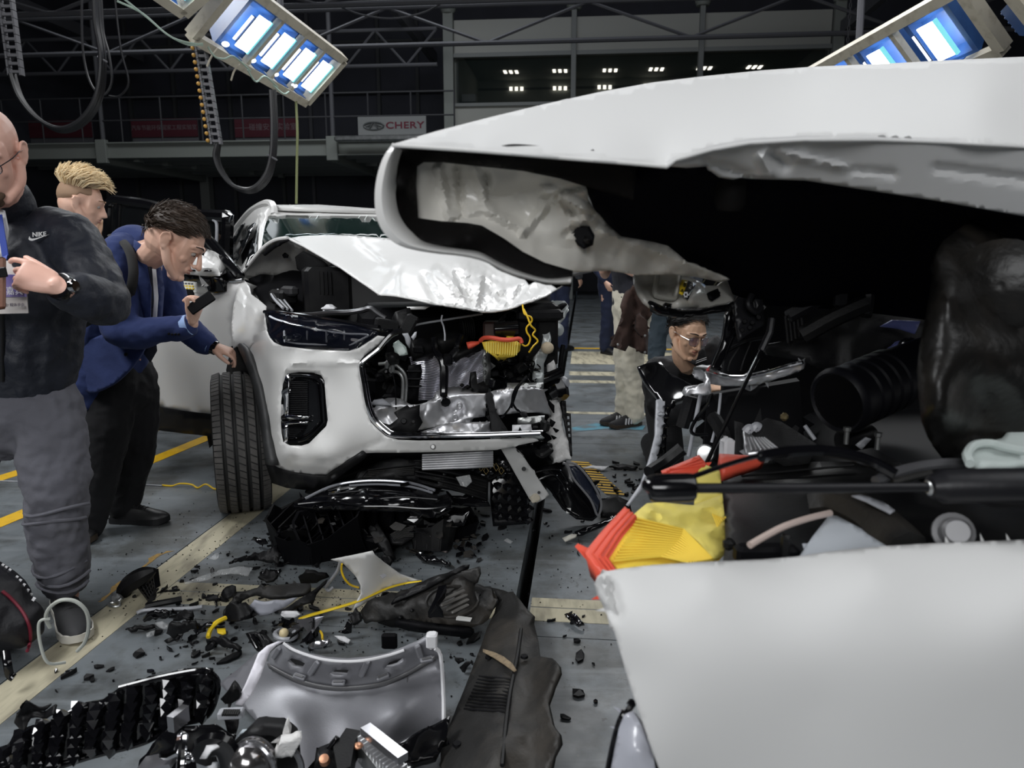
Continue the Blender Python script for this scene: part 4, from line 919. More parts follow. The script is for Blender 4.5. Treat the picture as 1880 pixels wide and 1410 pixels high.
S('torn_clip', ZF, [(420, 395, 3.0), (465, 390, 3.0), (490, 440, 3.0), (480, 510, 3.0), (455, 470, 2.99), (440, 420, 2.99)], GRAYP, .01)
S('torn_clip', ZF, [(497, 420, 2.99), (520, 385, 3.0), (535, 380, 3.0), (530, 420, 3.0), (510, 445, 2.99)], GRAYP, .01)
S('broken_cover', ZF, [(350, 470, 3.03), (390, 445, 3.03), (450, 500, 3.03), (465, 560, 3.03), (420, 570, 3.03), (360, 540, 3.03)], mat('grey_green_film', (.25, .3, .28), .3), .006, crumple=.02, step=5)
S('lamp_module_box', ZF, [(290, 545, 3.05), (370, 535, 3.06), (400, 590, 3.05), (330, 605, 3.04)], MATTB, .08)
T('coolant_pipe', ZF, [(235, 635, 3.2), (290, 628, 3.2), (310, 612, 3.2), (335, 640, 3.18), (330, 690, 3.18), (390, 700, 3.2), (425, 760, 3.2), (420, 930, 3.2)], .0075, STEEL)
T('coolant_pipe', ZF, [(360, 640, 3.22), (395, 660, 3.22), (440, 715, 3.22), (452, 800, 3.22), (445, 935, 3.22)], .0075, STEEL)
T('coolant_pipe', ZF, [(300, 660, 3.17), (310, 620, 3.16), (340, 625, 3.16), (345, 690, 3.17)], .010, STEEL)
T('thin_hose', ZF, [(345, 700, 3.16), (365, 800, 3.14), (372, 990, 3.1)], .003, GLOSSB)
S('tie_plate', ZF, [(170, 950, 3.05), (200, 915, 3.06), (270, 905, 3.08), (335, 955, 3.06)], GRAYP, .012)
# bumper beam
beam = [(178, 978, 3.10), (360, 962, 3.10), (545, 950, 3.12), (640, 925, 3.13), (725, 902, 3.14), (860, 872, 3.15), (1080, 862, 3.16), (1078, 950, 3.15), (1072, 1046, 3.16), (870, 1072, 3.14), (820, 1100, 3.13), (660, 1130, 3.11), (530, 1162, 3.10), (470, 1150, 3.10), (240, 1102, 3.08), (195, 1050, 3.08)]
BEAM = S('bumper_beam', ZF, beam, ALU, .07, ctrl=ZF([(300, 1040, 3.12), (620, 1020, 3.10), (840, 1010, 3.19), (960, 960, 3.14)]), step=5, crumple=.012, cscale=11)
S('beam_end', ZF, [(1112, 852, 3.18), (1200, 836, 3.18), (1300, 832, 3.18), (1440, 826, 3.2), (1530, 832, 3.24), (1560, 930, 3.25), (1590, 1036, 3.26), (1520, 1012, 3.22), (1330, 1018, 3.19), (1150, 1036, 3.17), (1130, 940, 3.17)], ALU, .07, BEAM, step=5, crumple=.014, cscale=16)
for q in ((870, 960), (835, 1050)): T('beam_dent_ring', ZF, [(q[0]+18*math.cos(t), q[1]+22*math.sin(t), 3.125) for t in [k*math.pi/4 for k in range(8)]], .004, ALU, BEAM, sm=2, closed=True)
S('foam_block', ZF, [(1076, 862, 3.14), (1110, 852, 3.14), (1135, 930, 3.13), (1160, 1010, 3.12), (1205, 1085, 3.10), (1262, 1172, 3.06), (1128, 1172, 3.06), (1128, 1060, 3.1), (1086, 950, 3.13)], FOAM, .05)
S('crumpled_foil_plate', ZF, [(560, 1166, 3.04), (680, 1130, 3.06), (760, 1100, 3.08), (900, 1092, 3.1), (1112, 1086, 3.12), (1116, 1168, 3.1), (900, 1182, 3.06)], ALU, .01, crumple=.035, cscale=14, step=5)
KN = S('broken_bracket', ZF, [(358, 1012, 3.0), (460, 954, 3.02), (482, 975, 3.02), (560, 954, 3.03), (556, 1038, 3.02), (582, 1090, 3.01), (532, 1170, 2.98), (330, 1166, 2.96), (240, 1106, 2.95), (330, 1108, 2.97), (392, 1055, 2.99)], MATTB, .02, crumple=.012)
c = P(*ZF([(432, 1080)])[0], 2.975)
mb = MB(); mb.lathe([(.004, .012), (.010, .012), (.013, .0), (.010, -.01)], c, EYE-c, 16); mb.build('bracket_boss', MATTB, KN)
c = P(*ZF([(508, 1085)])[0], 2.985); mb = MB(); mb.lathe([(.003, .012), (.006, .012), (.008, .0), (.006, -.01)], c, EYE-c, 12); mb.build('bracket_boss', MATTB, KN)
S('broken_bracket', ZF, [(955, 700, 3.26), (1000, 690, 3.26), (1010, 790, 3.26), (1060, 770, 3.26), (1080, 800, 3.26), (1105, 800, 3.26), (1090, 850, 3.24), (960, 860, 3.24)], MATTB, .012, crumple=.012)
for k in range(6): Bx('debris_bit', *ZF([(890+k*14, 800+(k*37) % 50)])[0], 3.22, (.02, .02, .015), MATTB, rz=k, ry=k)
# air filter element, thrown forward
FE = S('air_filter', ZF, [(1045, 462, 3.18), (1170, 452, 3.16), (1265, 460, 3.16), (1352, 476, 3.18), (1345, 530, 3.18), (1300, 576, 3.16), (1240, 560, 3.15), (1120, 556, 3.15), (1065, 520, 3.17)], YELF, .12, step=6, crumple=.008, cscale=20)
T('filter_gasket', ZF, [(1035, 452, 3.19), (1060, 430, 3.17), (1120, 428, 3.15), (1190, 440, 3.14), (1265, 444, 3.14), (1340, 436, 3.16), (1358, 470, 3.16)], .0095, ORANGE, FE)
for k in range(14): T('filter_pleat', ZF, [(1080+k*19, 462+(k-6)*.3, 3.142), (1083+k*18, 545+min(k, 10)*2, 3.138)], .0022, YELP, FE, sm=0, n=4)
S('filter_scrap', ZF, [(922, 462, 3.22), (960, 455, 3.22), (1020, 455, 3.22), (1030, 470, 3.22), (960, 492, 3.2), (932, 497, 3.2)], ORANGE, .02, FE)
Bx('actuator', *ZF([(1150, 365)])[0], 3.36, (.11, .08, .08), mat('dark_brown_plastic', (.035, .018, .015), .4), bev=.01)
mb = MB(); c = P(*ZF([(1240, 360)])[0], 3.3); mb.lathe([(.02, -.06), (.034, -.055), (.036, .0), (.036, .05), (.02, .055)], c, (1, .1, .05), 20); mb.build('motor', GLOSSB, SUV)
T('actuator_pipe', ZF, [(1185, 310, 3.33), (1215, 270, 3.35), (1260, 240, 3.4), (1300, 235, 3.42)], .01, GLOSSB)
# battery box and the two yellow sleeves
Bx('battery_box', 980, 612, 3.5, (.2, .2, .30), MATTB, rz=.15, bev=.015); Bx('battery_lid', 985, 576, 3.46, (.22, .2, .05), MATTB, rz=.15, bev=.012)
for k in range(3): Bx('battery_rib', 968+k*9, 600, 3.38, (.008, .02, .16), DEEPB)
Bx('black_panel', *ZF([(1420, 650)])[0], 3.42, (.10, .03, .24), DEEPB)
T('yellow_sleeve', ZF, [(1365, 168, 3.22), (1380, 240, 3.2), (1430, 265, 3.2), (1436, 300, 3.2), (1398, 345, 3.2), (1400, 385, 3.2), (1425, 430, 3.2), (1412, 478, 3.2), (1385, 492, 3.19), (1360, 478, 3.19)], .004, YELW)
T('yellow_sleeve', ZF, [(1372, 200, 3.21), (1400, 255, 3.19), (1430, 330, 3.18), (1464, 368, 3.19), (1445, 405, 3.19), (1484, 452, 3.19), (1450, 492, 3.19), (1414, 544, 3.18)], .004, YELW)
# ---- torn right-hand side
SHM = mat('bent_sheet_metal', (.52, .55, .55), .32, .25, var=(16, (.38, .41, .41)))
S('bent_side_member', ZS, [(380, 235, 3.42), (440, 200, 3.44), (470, 250, 3.42), (492, 380, 3.4), (470, 480, 3.38), (435, 560, 3.36), (432, 760, 3.34), (395, 725, 3.33), (345, 685, 3.32), (362, 500, 3.36), (412, 430, 3.38), (430, 340, 3.40)], SHM, .025, crumple=.04, cscale=9, step=5)
S('torn_wing', ZS, [(458, 62, 3.6), (540, 52, 3.62), (605, 55, 3.64), (636, 98, 3.64), (605, 195, 3.6), (545, 262, 3.56), (492, 300, 3.52), (478, 200, 3.55)], SHM, .012, crumple=.05, cscale=10, step=5)
S('torn_wing_liner', ZS, [(470, 180, 3.5), (520, 110, 3.52), (610, 70, 3.56), (625, 85, 3.56), (560, 150, 3.52), (545, 215, 3.5), (500, 235, 3.48)], DEEPB, .03, crumple=.03, step=6)
T('bent_link', ZS, [(540, 255, 3.5), (556, 290, 3.48), (520, 330, 3.46), (512, 400, 3.44), (490, 470, 3.42)], .013, SHM)
mb = MB(); c = P(*ZS([(540, 290)])[0], 3.47); mb.lathe([(.008, -.02), (.03, -.015), (.034, .0), (.03, .015), (.008, .02)], c, (.4, -1, .3), 16); mb.build('link_bush', SHM, SUV)
mb = MB(); c = P(*ZS([(462, 435)])[0], 3.35); mb.ell(c, (.03, .02, .028)); mb.build('pale_grommet', mat('pale_grommet', (.6, .5, .36), .6), SUV)
S('burst_padding', ZS, [(452, 530, 3.42), (480, 490, 3.43), (505, 500, 3.42), (530, 580, 3.4), (532, 645, 3.38), (500, 685, 3.37), (458, 625, 3.38)], FABW, .04, crumple=.03, cscale=14, step=5)
T('damper', ZS, [(455, 690, 3.44), (500, 720, 3.42), (535, 790, 3.4), (560, 850, 3.38)], [.05, .055, .06, .05], GLOSSB)
mb = MB(); c = P(*ZS([(500, 660)])[0], 3.36); mb.lathe([(.02, -.05), (.024, -.03), (.024, .05)], c, (1, .2, .4), 12); mb.build('damper_clamp', GLOSSB, SUV)
S('burst_padding', ZS, [(485, 855, 3.36), (548, 835, 3.38), (580, 960, 3.36), (582, 1060, 3.34), (632, 1190, 3.3), (648, 1330, 3.26), (600, 1325, 3.25), (528, 1342, 3.24), (512, 1200, 3.27), (480, 1120, 3.28), (524, 1060, 3.31), (508, 960, 3.34)], FABW, .05, crumple=.035, cscale=12, step=6)
for pts in ([(490, 1010, 3.26), (530, 1035, 3.26), (505, 1075, 3.25), (480, 1060, 3.25)], [(515, 1080, 3.25), (560, 1100, 3.26), (540, 1120, 3.25)], [(500, 1140, 3.24), (540, 1160, 3.25), (520, 1175, 3.24)], [(478, 860, 3.3), (520, 900, 3.31), (520, 960, 3.3), (495, 920, 3.3)]):
    S('torn_liner_scrap', ZS, pts, DEEPB, .012, step=5)
T('side_strip', ZS, [(590, 415, 3.55), (572, 520, 3.52), (565, 625, 3.5)], .012, DEEPB)
S('perforated_strip', ZS, [(580, 862, 3.37), (612, 862, 3.38), (618, 960, 3.36), (652, 966, 3.36), (664, 1312, 3.3), (640, 1316, 3.3), (612, 1100, 3.33), (590, 1000, 3.35)], MATTB, .012, holes=[ZS([(622+k*3, 985+k*48), (642+k*3, 985+k*48), (645+k*3, 1010+k*48), (625+k*3, 1012+k*48)]) for k in range(4)], step=6)
mb = MB(); c = P(*ZS([(590, 720)])[0], 3.42); mb.lathe([(.006, -.02), (.028, -.012), (.034, .01), (.02, .025)], c, (1, -.5, .2), 16); mb.build('hub_cap', GRAYP, SUV)
# brackets and loom under the beam
S('crash_can_plate', ZS, [(138, 718, 3.24), (430, 715, 3.26), (432, 760, 3.25), (380, 765, 3.24), (140, 772, 3.22)], STEEL, .02)
S('crash_can_plate', ZS, [(225, 1000, 3.16), (440, 980, 3.2), (438, 1025, 3.18), (330, 1050, 3.15), (228, 1042, 3.15)], STEEL, .03)
S('crash_can_plate', ZS, [(178, 1058, 3.12), (330, 1052, 3.13), (340, 1115, 3.1), (262, 1110, 3.1), (240, 1070, 3.1), (218, 1112, 3.1), (178, 1120, 3.1)], WPLAS, .012)
for q in ((310, 1012), (392, 1010), (293, 742), (390, 740)):
    c = P(*ZS([q])[0], 3.14 if q[1] > 900 else 3.215); mb = MB(); mb.lathe([(.002, .012), (.008, .012), (.009, .0), (.013, .0), (.013, -.006)], c, EYE-c, 6); mb.build('bolt', STEEL, SUV, smooth=False)
S('bottom_rail', ZS, [(0, 1124, 3.05), (200, 1116, 3.07), (330, 1106, 3.08), (395, 1115, 3.09), (412, 1140, 3.08), (440, 1162, 3.08), (330, 1146, 3.07), (0, 1150, 3.04)], SHM, .02, crumple=.02, cscale=16, step=5)
for pts in ([(295, 665), (262, 705), (215, 750), (185, 810), (168, 900), (120, 970), (88, 1000)], [(290, 670), (235, 745), (195, 800), (180, 870), (205, 920), (240, 950), (262, 975)], [(205, 790), (185, 850), (190, 900), (225, 945)], [(230, 745), (200, 830), (172, 920)]):
    T('wiring_loom', ZS, [(a, b, 3.10) for a, b in pts], .0045, GLOSSB)
Bx('loom_sheath', *ZS([(275, 690)])[0], 3.1, (.012, .012, .05), GLOSSB, ry=.7); Bx('loom_connector', *ZS([(272, 975)])[0], 3.09, (.032, .03, .02), MATTB, ry=.5)
rnd = random.Random(5)
for k in range(26):
    x, y = rnd.uniform(140, 440), rnd.uniform(470, 930)
    Bx('bay_part', *ZF([(x, y)])[0], rnd.uniform(3.3, 3.5), (rnd.uniform(.02, .07), .05, rnd.uniform(.02, .06)), rnd.choice((MATTB, GLOSSB, DEEPB, MATTB)), rz=rnd.uniform(-.6, .6), ry=rnd.uniform(-.6, .6), bev=.008)
for k in range(30):
    x, y = rnd.uniform(1130, 1420), rnd.uniform(590, 830)
    Bx('bay_part', *ZF([(x, y)])[0], rnd.uniform(3.32, 3.5), (rnd.uniform(.015, .06), .05, rnd.uniform(.015, .05)), rnd.choice((MATTB, GLOSSB, DEEPB, STEEL if k % 7 == 0 else MATTB)), rz=rnd.uniform(-.6, .6), ry=rnd.uniform(-.6, .6), bev=.006)
for k in range(14):
    x, y = rnd.uniform(1130, 1500), rnd.uniform(590, 830); T('bay_wire', ZF, [(x, y, 3.3), (x+rnd.uniform(-60, 60), y+rnd.uniform(-10, 60), 3.28), (x+rnd.uniform(-80, 80), y+rnd.uniform(20, 90), 3.3)], .003, GLOSSB)
for k in range(22):
    x, y = rnd.uniform(1250, 1560), rnd.uniform(1080, 1390); Bx('bay_part', *ZF([(x, y)])[0], rnd.uniform(3.15, 3.35), (rnd.uniform(.02, .07), .06, rnd.uniform(.02, .06)), rnd.choice((MATTB, GLOSSB, DEEPB)), rz=rnd.uniform(-.7, .7), ry=rnd.uniform(-.7, .7), bev=.008)
# black subframe and undertray still fixed below the front
S('subframe', None, [(600, 862, 3.3), (690, 838, 3.15), (910, 830, 3.2), (1030, 830, 3.3), (1040, 850, 3.4), (900, 880, 3.5), (640, 890, 3.5)], DEEPB, .05)
S('undertray', None, [(560, 905, 3.3), (700, 850, 3.18), (780, 846, 3.2), (900, 852, 3.25), (930, 880, 3.35), (800, 900, 3.4), (640, 925, 3.45)], MATTB, .012)
mb = MB()
for k in range(7):
    y = 834+k*4.2; mb.tube([P(775, y+2, 3.12), P(840+k*3, y-1, 3.14), P(905, y-4, 3.18)], .006, 6)
mb.build('ribbed_metal_plate', ALU, SUV)['kind'] = 'stuff'
# ================================================================== the near wrecked white car (right of the frame)
CAR = empty('car', (1.2, 1.7, 0), 'nearest wrecked white car filling the right, bonnet folded open over its engine bay', 'car')
def N(name, zf, pts, m, thick=.006, parent=CAR, **k):
    return sheet(name, zf(pts) if zf else pts, m, parent, thick, **k)
def NT(name, zf, pts, r, m, parent=CAR, **k):
    return ptube(name, zf(pts) if zf else pts, r, m, parent, **k)
def NB(name, px, py, Y, size, m, parent=CAR, **k): return Bx(name, px, py, Y, size, m, parent, **k)
# ---- bonnet outer skin
near = [(720, 265, 1.16), (800, 270, 1.155), (900, 277, 1.15), (1060, 290, 1.14), (1160, 298, 1.135), (1225, 304, 1.13), (1240, 292, 1.13), (1308, 273, 1.14), (1376, 261, 1.15), (1478, 255, 1.16), (1614, 255, 1.17), (1750, 260, 1.18), (1880, 268, 1.19), (1990, 275, 1.2)]
far = [(1990, 98, 2.0), (1880, 104, 1.98), (1750, 110, 1.96), (1620, 117, 1.93), (1500, 122, 1.9), (1400, 129, 1.86), (1300, 139, 1.8), (1200, 151, 1.72), (1100, 169, 1.63), (1000, 191, 1.53), (900, 215, 1.42), (800, 241, 1.28)]
def nfold(x, y):
    d = 0
    for (ax, ay, bx, by, w_, h_) in NF:
        ux, uy = bx-ax, by-ay; L2 = ux*ux+uy*uy; t = max(0, min(1, ((x-ax)*ux+(y-ay)*uy)/L2)); r = math.hypot(x-ax-t*ux, y-ay-t*uy)
        d += h_*max(0, 1-r/w_)
    return d
BON = N('bonnet', None, near+far, PAINTN, .004, ctrl=[(1200, 220, 1.40), (1500, 190, 1.48), (1800, 190, 1.5), (1000, 240, 1.32), (800, 258, 1.19), (900, 264, 1.185), (1000, 272, 1.18), (1100, 278, 1.18)], step=11, angle=60)
NT('bonnet_edge', None, [(a, b+2, c-.004) for a, b, c in near[:6]], .003, PAINT, BON, sm=4)
# far half of the bonnet behind the ridge
mb = MB(); rows = []
for k in range(4):
    rows.append([P(a, b, c)+Vector((.03*k, .004+.22*k, -.012-.012*k*k)) for a, b, c in far])
mb.grid(rows); mb.build('bonnet_far_half', PAINTN, BON, solid=.01)
# rolled nose of the bonnet: the leading edge seen end-on, running away from the camera
nose = [(720, 265), (704, 288), (693, 320), (688, 355), (690, 392), (700, 420), (720, 443), (748, 456), (795, 465), (850, 471), (890, 481), (930, 501), (970, 513), (1010, 521), (1047, 521)]
inner = [(738, 276), (731, 300), (727, 330), (726, 357), (731, 388), (742, 410), (757, 427), (777, 443), (812, 452), (848, 457), (882, 463), (918, 482), (958, 499), (1004, 511), (1050, 508)]
mb = MB(); r0 = [P(a, b, 1.18) for a, b in inner]; r1 = [P((a*2+c)/3, (b*2+d)/3, 1.155) for (a, b), (c, d) in zip(nose, inner)]; r2 = [P(a, b, 1.16) for a, b in nose]
r3 = [p+Vector((.02, .30, .0)) for p in r2]; r4 = [p+Vector((.10, .62, .0)) for p in r2]
f = lambda row: [Vector(q) for q in catmull(row, 4)]
mb.grid([f(r0), f(r1), f(r2), f(r3), f(r4)]); mb.build('bonnet_nose', PAINT, BON, solid=.004, off=-1, angle=60)
SEAL = mat('black_bonnet_seal', (.004, .0035, .0035), .7, bump=(40, .4, .004), spec=.12)
NF = []
N('bonnet_seal', None, [(738, 275, 1.204), (800, 274, 1.199), (890, 279, 1.194), (1000, 288, 1.184), (1060, 293, 1.179), (1120, 300, 1.174), (1148, 308, 1.174), (1168, 306, 1.179), (1168, 330, 1.194), (1163, 368, 1.214), (1120, 355, 1.214), (1069, 341, 1.214), (1028, 328, 1.214), (960, 314, 1.219), (892, 307, 1.224), (811, 298, 1.229), (778, 298, 1.234), (766, 306, 1.234), (764, 340, 1.234), (768, 400, 1.234), (811, 406, 1.234), (858, 409, 1.234), (885, 414, 1.234), (926, 438, 1.234), (960, 462, 1.224), (1000, 482, 1.214), (1052, 497, 1.214), (1050, 509, 1.199), (1004, 512, 1.199), (958, 500, 1.199), (918, 483, 1.199), (882, 464, 1.199), (848, 458, 1.199), (812, 453, 1.199), (777, 444, 1.199), (757, 428, 1.199), (742, 411, 1.199), (731, 389, 1.199), (726, 357, 1.199), (731, 300, 1.199)], SEAL, .02, BON, step=8, ctrl=[(745, 340, 1.184), (900, 292, 1.179), (860, 435, 1.179)])
# crumpled white inner panel with its hole
NF = [(805, 310, 825, 400, 12, -.02), (838, 305, 850, 395, 10, .02), (870, 310, 900, 385, 14, -.018), (893, 320, 898, 385, 8, .014), (835, 395, 895, 384, 10, -.015), (900, 390, 960, 420, 12, -.02), (905, 365, 1000, 345, 22, .015), (960, 430, 1000, 380, 10, -.02), (1000, 350, 1075, 385, 16, -.03), (1000, 365, 1072, 340, 10, .02), (1025, 365, 1060, 400, 9, .025), (1060, 400, 1090, 405, 12, -.025), (1090, 400, 1160, 440, 14, .02), (1110, 425, 1300, 500, 16, -.022), (1040, 430, 1060, 420, 10, .02), (1000, 450, 1140, 470, 24, .012)]
hole = [(1052, 431), (1066, 415), (1078, 415), (1088, 432), (1086, 447), (1073, 453), (1064, 447)]
N('bonnet_inner', None, [(758, 300, 1.25), (770, 292, 1.245), (811, 292, 1.24), (892, 301, 1.24), (960, 308, 1.24), (1028, 321, 1.24), (1072, 334, 1.25), (1078, 350, 1.27), (1080, 366, 1.29), (1093, 387, 1.33), (1114, 410, 1.38), (1141, 434, 1.44), (1199, 444, 1.52), (1226, 451, 1.55), (1246, 467, 1.58), (1262, 481, 1.6), (1297, 494, 1.64), (1340, 514, 1.7), (1322, 518, 1.7), (1281, 509, 1.66), (1230, 504, 1.6), (1168, 505, 1.52), (1117, 497, 1.44), (1060, 500, 1.36), (1000, 496, 1.30), (960, 480, 1.28), (926, 455, 1.27), (885, 425, 1.26), (858, 416, 1.255), (765, 412, 1.25), (758, 340, 1.25)], PAINTB, .006, BON, holes=[hole], fold=nfold, step=6.5, crumple=.012, cscale=9, angle=30, ctrl=[(860, 350, 1.30), (960, 380, 1.32), (1000, 430, 1.32), (1150, 470, 1.46), (820, 350, 1.29)])
N('hole_sleeve', None, [(a, b, 1.345) for a, b in [(1048, 430), (1066, 411), (1080, 411), (1092, 432), (1089, 450), (1073, 457), (1061, 450)]], DEEPB, .02, BON, step=6)
NB('rubber_plug', 1078, 440, 1.33, (.014, .02, .014), MATTB, BON)
# pale flange along the near side of the bonnet
NF = [(1300, 300, 1376, 325, 14, .02), (1400, 290, 1415, 320, 16, -.02), (1420, 285, 1440, 300, 18, .02), (1410, 275, 1560, 310, 10, -.012), (1560, 312, 1640, 320, 10, .012), (1720, 310, 1880, 330, 14, .015)]
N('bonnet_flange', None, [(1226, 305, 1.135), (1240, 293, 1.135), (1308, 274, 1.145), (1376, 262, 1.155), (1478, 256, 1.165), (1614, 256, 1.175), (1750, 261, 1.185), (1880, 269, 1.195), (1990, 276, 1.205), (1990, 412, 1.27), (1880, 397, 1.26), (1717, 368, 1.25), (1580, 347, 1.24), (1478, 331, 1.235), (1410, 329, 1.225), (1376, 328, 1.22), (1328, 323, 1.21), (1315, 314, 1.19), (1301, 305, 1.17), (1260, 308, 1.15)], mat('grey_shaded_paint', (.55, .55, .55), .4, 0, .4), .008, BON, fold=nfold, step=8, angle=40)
# insulation under the bonnet
NF = []
N('bonnet_insulation', None, [(1070, 335, 1.30), (1110, 338, 1.27), (1170, 325, 1.22), (1225, 306, 1.2), (1300, 305, 1.22), (1330, 322, 1.25), (1410, 330, 1.27), (1580, 348, 1.28), (1717, 369, 1.29), (1880, 398, 1.3), (1990, 414, 1.32), (1990, 640, 2.0), (1800, 600, 2.0), (1560, 570, 1.98), (1400, 560, 1.9), (1345, 540, 1.85), (1336, 516, 1.78), (1295, 496, 1.7), (1260, 482, 1.64), (1226, 452, 1.58), (1141, 436, 1.48), (1093, 390, 1.38)], mat('dark_blue_black_foam', (.003, .003, .006), .9, spec=.05), .02, BON, step=20)
mb = MB(); c = P(1342, 352, 1.29); mb.lathe([(.002, -.03), (.02, -.03), (.026, -.02), (.024, .03), (.026, .035)], c, (0, -.2, 1), 16); mb.build('rubber_buffer', SEAL, BON)
# ---- latch bowl in the middle of the bonnet
BOWL = N('latch_bowl', ZQ, [(500, 130, 1.75), (700, 120, 1.75), (900, 115, 1.76), (1010, 130, 1.78), (1180, 205, 1.82), (1270, 260, 1.84), (1400, 262, 1.86), (1500, 195, 1.88), (1575, 262, 1.9), (1566, 440, 1.88), (1480, 468, 1.86), (1250, 495, 1.80), (1060, 512, 1.76), (880, 502, 1.73), (760, 482, 1.71), (680, 470, 1.70), (620, 422, 1.70), (560, 332, 1.71), (520, 222, 1.73)], PAINTB, .01, ctrl=ZQ([(800, 280, 1.80), (700, 250, 1.79), (900, 230, 1.81), (1080, 430, 1.72), (1250, 380, 1.80)]), step=6, crumple=.008, cscale=12)
N('bowl_trim', ZQ, [(640, 440, 1.69), (660, 422, 1.69), (690, 428, 1.69), (830, 492, 1.70), (1010, 527, 1.72), (1200, 522, 1.76), (1500, 467, 1.83), (1560, 420, 1.86), (1580, 470, 1.86), (1552, 532, 1.85), (1480, 540, 1.83), (1250, 576, 1.77), (1100, 600, 1.73), (950, 596, 1.71), (800, 562, 1.69), (690, 492, 1.68)], GLOSSB, .02, step=7)
N('trim_tab', ZQ, [(832, 442, 1.70), (905, 455, 1.71), (892, 508, 1.70), (838, 500, 1.69)], GLOSSB, .01, step=6)
NT('latch_striker', ZQ, [(748, 125, 1.74), (738, 200, 1.735), (722, 300, 1.73), (722, 345, 1.725), (752, 374, 1.725), (880, 400, 1.73), (925, 392, 1.735), (952, 335, 1.74), (985, 125, 1.75)], .0065, mat('beige_painted_steel', (.42, .41, .37), .3, .2))
N('warning_label', ZQ, [(1012, 195, 1.750), (1078, 206, 1.760), (1022, 356, 1.695), (984, 336, 1.695)], YELT, .003, step=6)
N('warning_label', ZQ, [(1080, 206, 1.760), (1165, 240, 1.770), (1112, 330, 1.720), (1077, 415, 1.675), (1023, 357, 1.692)], GLOSSB, .003, step=6)
p = lambda a, b, c: P(*ZQ([(a, b)])[0], c)
mb = MB(); mb.tube([p(1040+14*math.cos(t)*.8, 255+20*math.sin(t), 1.722) for t in [k*math.pi/5 for k in range(10)]], .0008, 4, closed=True); mb.tube([p(1036, 240, 1.722), p(1044, 256, 1.722), p(1036, 270, 1.722)], .0008, 4)
mb.tube([p(1018, 296, 1.705), p(1028, 330, 1.698), p(992, 322, 1.698)], .0009, 4, closed=True); mb.bar(p(1016, 305, 1.702), p(1010, 322, 1.698), .0016, .0016); mb.build('label_pictogram', MATTB, CAR, smooth=False)['kind'] = 'stuff'
mb = MB(); mb.tube([p(1052+18*math.cos(t), 358+22*math.sin(t), 1.682) for t in [k*math.pi/6 for k in range(12)]], .0014, 5, closed=True)
for k in range(6):
    t = k*math.pi/3; mb.bar(p(1052+20*math.cos(t), 358+24*math.sin(t), 1.682), p(1052+28*math.cos(t), 358+34*math.sin(t), 1.682), .003, .002)
mb.build('gear_symbol', WPLAS, CAR, smooth=False)['kind'] = 'stuff'
text_mesh('label_lettering', 'R134', .008, frame(p(1108, 262, 1.732), p(1122, 225, 1.738)-p(1090, 300, 1.725), EYE-p(1108, 262, 1.732)), WPLAS, CAR, .0004)
N('bowl_hole', ZQ, [(1290, 335, 1.81), (1400, 288, 1.83), (1428, 372, 1.82), (1352, 410, 1.80), (1312, 392, 1.80)], DEEPB, .006, step=6)
# ---- latch bracket, cross members, silver beam
BRK = mat('satin_black_steel', (.010, .010, .012), .4, .1, bump=(60, .15, .003), spec=.3)
N('latch_bracket', ZG, [(742, 335, 1.86), (772, 292, 1.87), (830, 258, 1.88), (852, 262, 1.88), (864, 420, 1.86), (800, 455, 1.84), (764, 482, 1.83), (752, 410, 1.85)], BRK, .012, holes=[ZG([(800, 325), (825, 315), (830, 360), (806, 368)])], step=8)
for q in ((785, 405), (815, 410), (840, 390), (775, 440), (805, 430)):
    c = P(*ZG([q])[0], 1.838); mb = MB(); mb.lathe([(.001, .002), (.005, .002), (.006, -.002)], c, EYE-c, 10); mb.build('bracket_hole', DEEPB, CAR)
NT('latch_hook', ZG, [(812, 300, 1.84), (800, 340, 1.83), (830, 370, 1.83), (850, 350, 1.84)], .008, BRK)
N('latch_arm', ZG, [(720, 375, 1.90), (748, 330, 1.92), (750, 460, 1.9), (690, 600, 1.88), (655, 590, 1.88), (700, 480, 1.9)], GLOSSB, .02, step=8)
for pts, r, m in (([(930, 325, 2.0), (1050, 250, 2.0), (1160, 168, 2.0)], .014, DUSTB), ([(955, 388, 1.95), (1100, 310, 1.95), (1245, 236, 1.93)], .018, BRK), ([(1010, 462, 1.92), (1130, 395, 1.9), (1265, 335, 1.88)], .024, MATTB), ([(1240, 240, 1.9), (1268, 300, 1.9), (1258, 385, 1.88)], .016, BRK), ([(900, 270, 2.05), (1010, 235, 2.05), (1130, 160, 2.05)], .01, BRK)):
    NT('cross_member', ZG, pts, r, m, sm=4)
NB('square_nut', *ZG([(1162, 315)])[0], 1.9, (.035, .03, .05), BRK, bev=.008)
for k in range(5): NT('guide_grid', ZG, [(945+k*15, 385-k*6, 1.96), (955+k*15, 490-k*8, 1.95)], .004, MATTB, sm=0)
N('inner_wing', ZG, [(860, 500, 2.1), (1000, 470, 2.1), (1300, 330, 2.1), (1500, 340, 2.1), (1540, 420, 2.05), (1480, 560, 2.05), (1200, 620, 2.05), (1000, 560, 2.08), (880, 540, 2.1)], MATTB, .02, crumple=.03, cscale=6, step=14)
SBEAM = N('bumper_beam', ZG, [(582, 592, 2.02), (600, 582, 2.02), (640, 596, 2.0), (700, 616, 1.97), (780, 620, 1.93), (860, 606, 1.88), (950, 578, 1.83), (1012, 562, 1.8), (1016, 592, 1.8), (950, 618, 1.83), (860, 648, 1.88), (780, 660, 1.92), (700, 660, 1.96), (640, 650, 2.0), (586, 626, 2.02)], ALU, .04, crumple=.015, cscale=14, step=6, ctrl=ZG([(780, 640, 1.90), (860, 626, 1.86)]))
